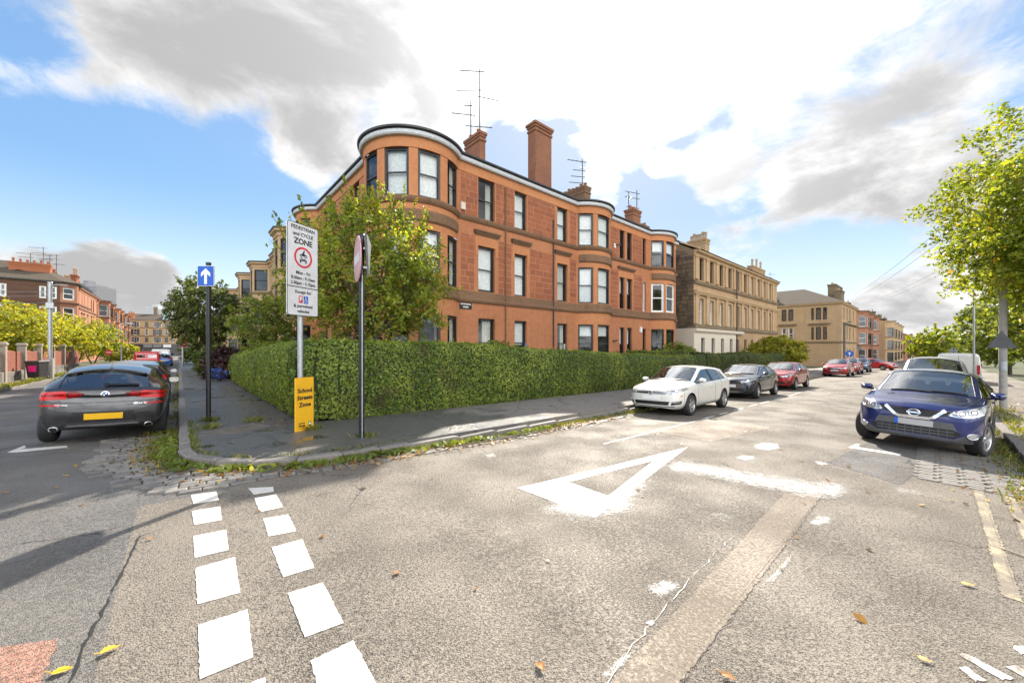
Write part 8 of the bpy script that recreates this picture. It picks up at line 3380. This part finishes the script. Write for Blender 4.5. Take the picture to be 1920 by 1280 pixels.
# leaf litter: gutter, foot of the hedge, scattered on the road
lp = gutter_pts(CP, L_COR0 - 2.6, L_COR1 + 8, -.03, -.62, 1900, dz=.03) + gutter_pts(RK, 214, 233, -.03, -.8, 520, dz=.02) + gutter_pts(RK, 205, 226, .2, 1.6, 260, dz=.135)
for _ in range(900):
    s = random.uniform(2.4, 14)
    t = 9.6 - abs(random.gauss(0, .55))
    lp.append(tuple(ST(s, t, gz(s, t) + .130)))
for _ in range(420):
    t = random.uniform(9.5, 24)
    s = 2.0 - abs(random.gauss(0, .5))
    lp.append(tuple(ST(s, t, gz(s, t) + .130)))
lp = np.array(lp)
V, F = leaf_quads(lp, np.tile([0, 0, 1.0], (len(lp), 1)), .044, 1.4, .35, .25)
npmesh('leaf_litter', V, F, LITTER, None, kind='stuff')
sp = []
for _ in range(170):
    s, t = random.uniform(-5.5, 10), random.uniform(-1, 16)
    if t > 6.2 and s > -.2:
        continue
    sp.append(tuple(ST(s, t, gz(s, t) + .012)))
sp = np.array(sp)
V, F = leaf_quads(sp, np.tile([0, 0, 1.0], (len(sp), 1)), .042, 1.5, .35, .25)
npmesh('leaf_litter', V, F, LITTER, None, kind='stuff')


def big_leaf(u, v, ln, rot, colr, lab, curl=.5):
    s, t = at(u, v)
    T = link('fallen_leaf', None, None, ST(s, t, gz(s, t) + .012), rot)
    tag(T, lab, 'leaf', 'fallen leaves on the road')
    n, m = 10, 5
    ln *= .88
    V, F = [], []
    for i in range(n + 1):
        k = i / n
        w_ = ln * .30 * (sin(pi * k ** .8) ** .8 if 0 < k < 1 else 0.02) * (1 + .15 * sin(i * 2.9))
        for j in range(m):
            y = (j / (m - 1) - .5) * 2
            V.append((ln * (k - .5), y * w_, abs(y) ** 1.5 * w_ * curl * .5 + ln * .05 * curl * sin(k * 5) + .004))
    for i in range(n):
        for j in range(m - 1):
            F.append((i * m + j, (i + 1) * m + j, (i + 1) * m + j + 1, i * m + j + 1))
    nm = 'leaf_blade_%s' % colr
    mt = MAT.get(nm) or simple(nm, {'yellow': (.58, .36, .02), 'brown': (.36, .17, .05), 'buff': (.50, .36, .14)}[colr], .6, vary=.25, nscale=40)
    MB().add(V, F, 0, True).build('blade', mt, T)
    MB().tube([(-ln * .5, 0, .01), (-ln * .75, ln * .05, .02)], .003, 5).build('stalk', mt, T)
    MB().tube([(-ln * .5, 0, .006), (0, 0, .004 + ln * .02), (ln * .48, 0, .008)], .0018, 4).build('midrib', mt, T)


for a in ((116, 1261, .10, .5, 'yellow', 'yellow leaf beside the red chippings patch', .35), (206, 1222, .10, .95, 'yellow', 'yellow curled leaf left of the white dashes', .8),
          (1012, 1253, .085, 2.2, 'brown', 'curled brown leaf at the bottom middle of the road', 1.0), (1366, 1273, .085, -.4, 'brown', 'brown leaf at the bottom end of the smooth trench', .9),
          (1815, 1098, .10, -.3, 'buff', 'pale buff leaf on the right below the yellow lines', .4), (1734, 1240, .075, -.5, 'buff', 'buff leaf at bottom right near the worn white bars', .4),
          (1464, 1066, .05, 1.0, 'buff', 'small olive leaf on the edge of the trench', .7), (282, 1012, .06, .3, 'brown', 'flat brown leaf between grey and beige asphalt', .2),
          (125, 893, .07, .2, 'yellow', 'yellow leaf on the dark asphalt behind the grey SUV', .4), (127, 842, .06, .2, 'buff', 'buff leaf by the bay mark of the grey SUV', .4),
          (195, 865, .06, .2, 'buff', 'buff leaf close to the edge of the cobbles', .4), (12, 925, .08, .1, 'brown', 'brown leaf at the left edge of the dark asphalt', .4),
          (1508, 946, .05, .7, 'brown', 'small brown leaf at the top end of the trench', .5), (1512, 918, .04, .2, 'yellow', 'tiny yellow leaf on the white dusty patch', .4)):
    big_leaf(*a)
s0, t0 = at(1856, 1023)
s1, t1 = at(1925, 1046)
o = MB().tube([ST(s0, t0, gz(s0, t0) + .012), ST((s0 + s1) / 2, (t0 + t1) / 2 + .01, gz(s0, t0) + .015), ST(s1, t1, gz(s1, t1) + .012)], [.006, .009, .008], 6).build('stick', simple('dry_stick', (.45, .36, .25), .8))
tag(o, 'dry pale stick lying on the road at the right edge', 'stick')
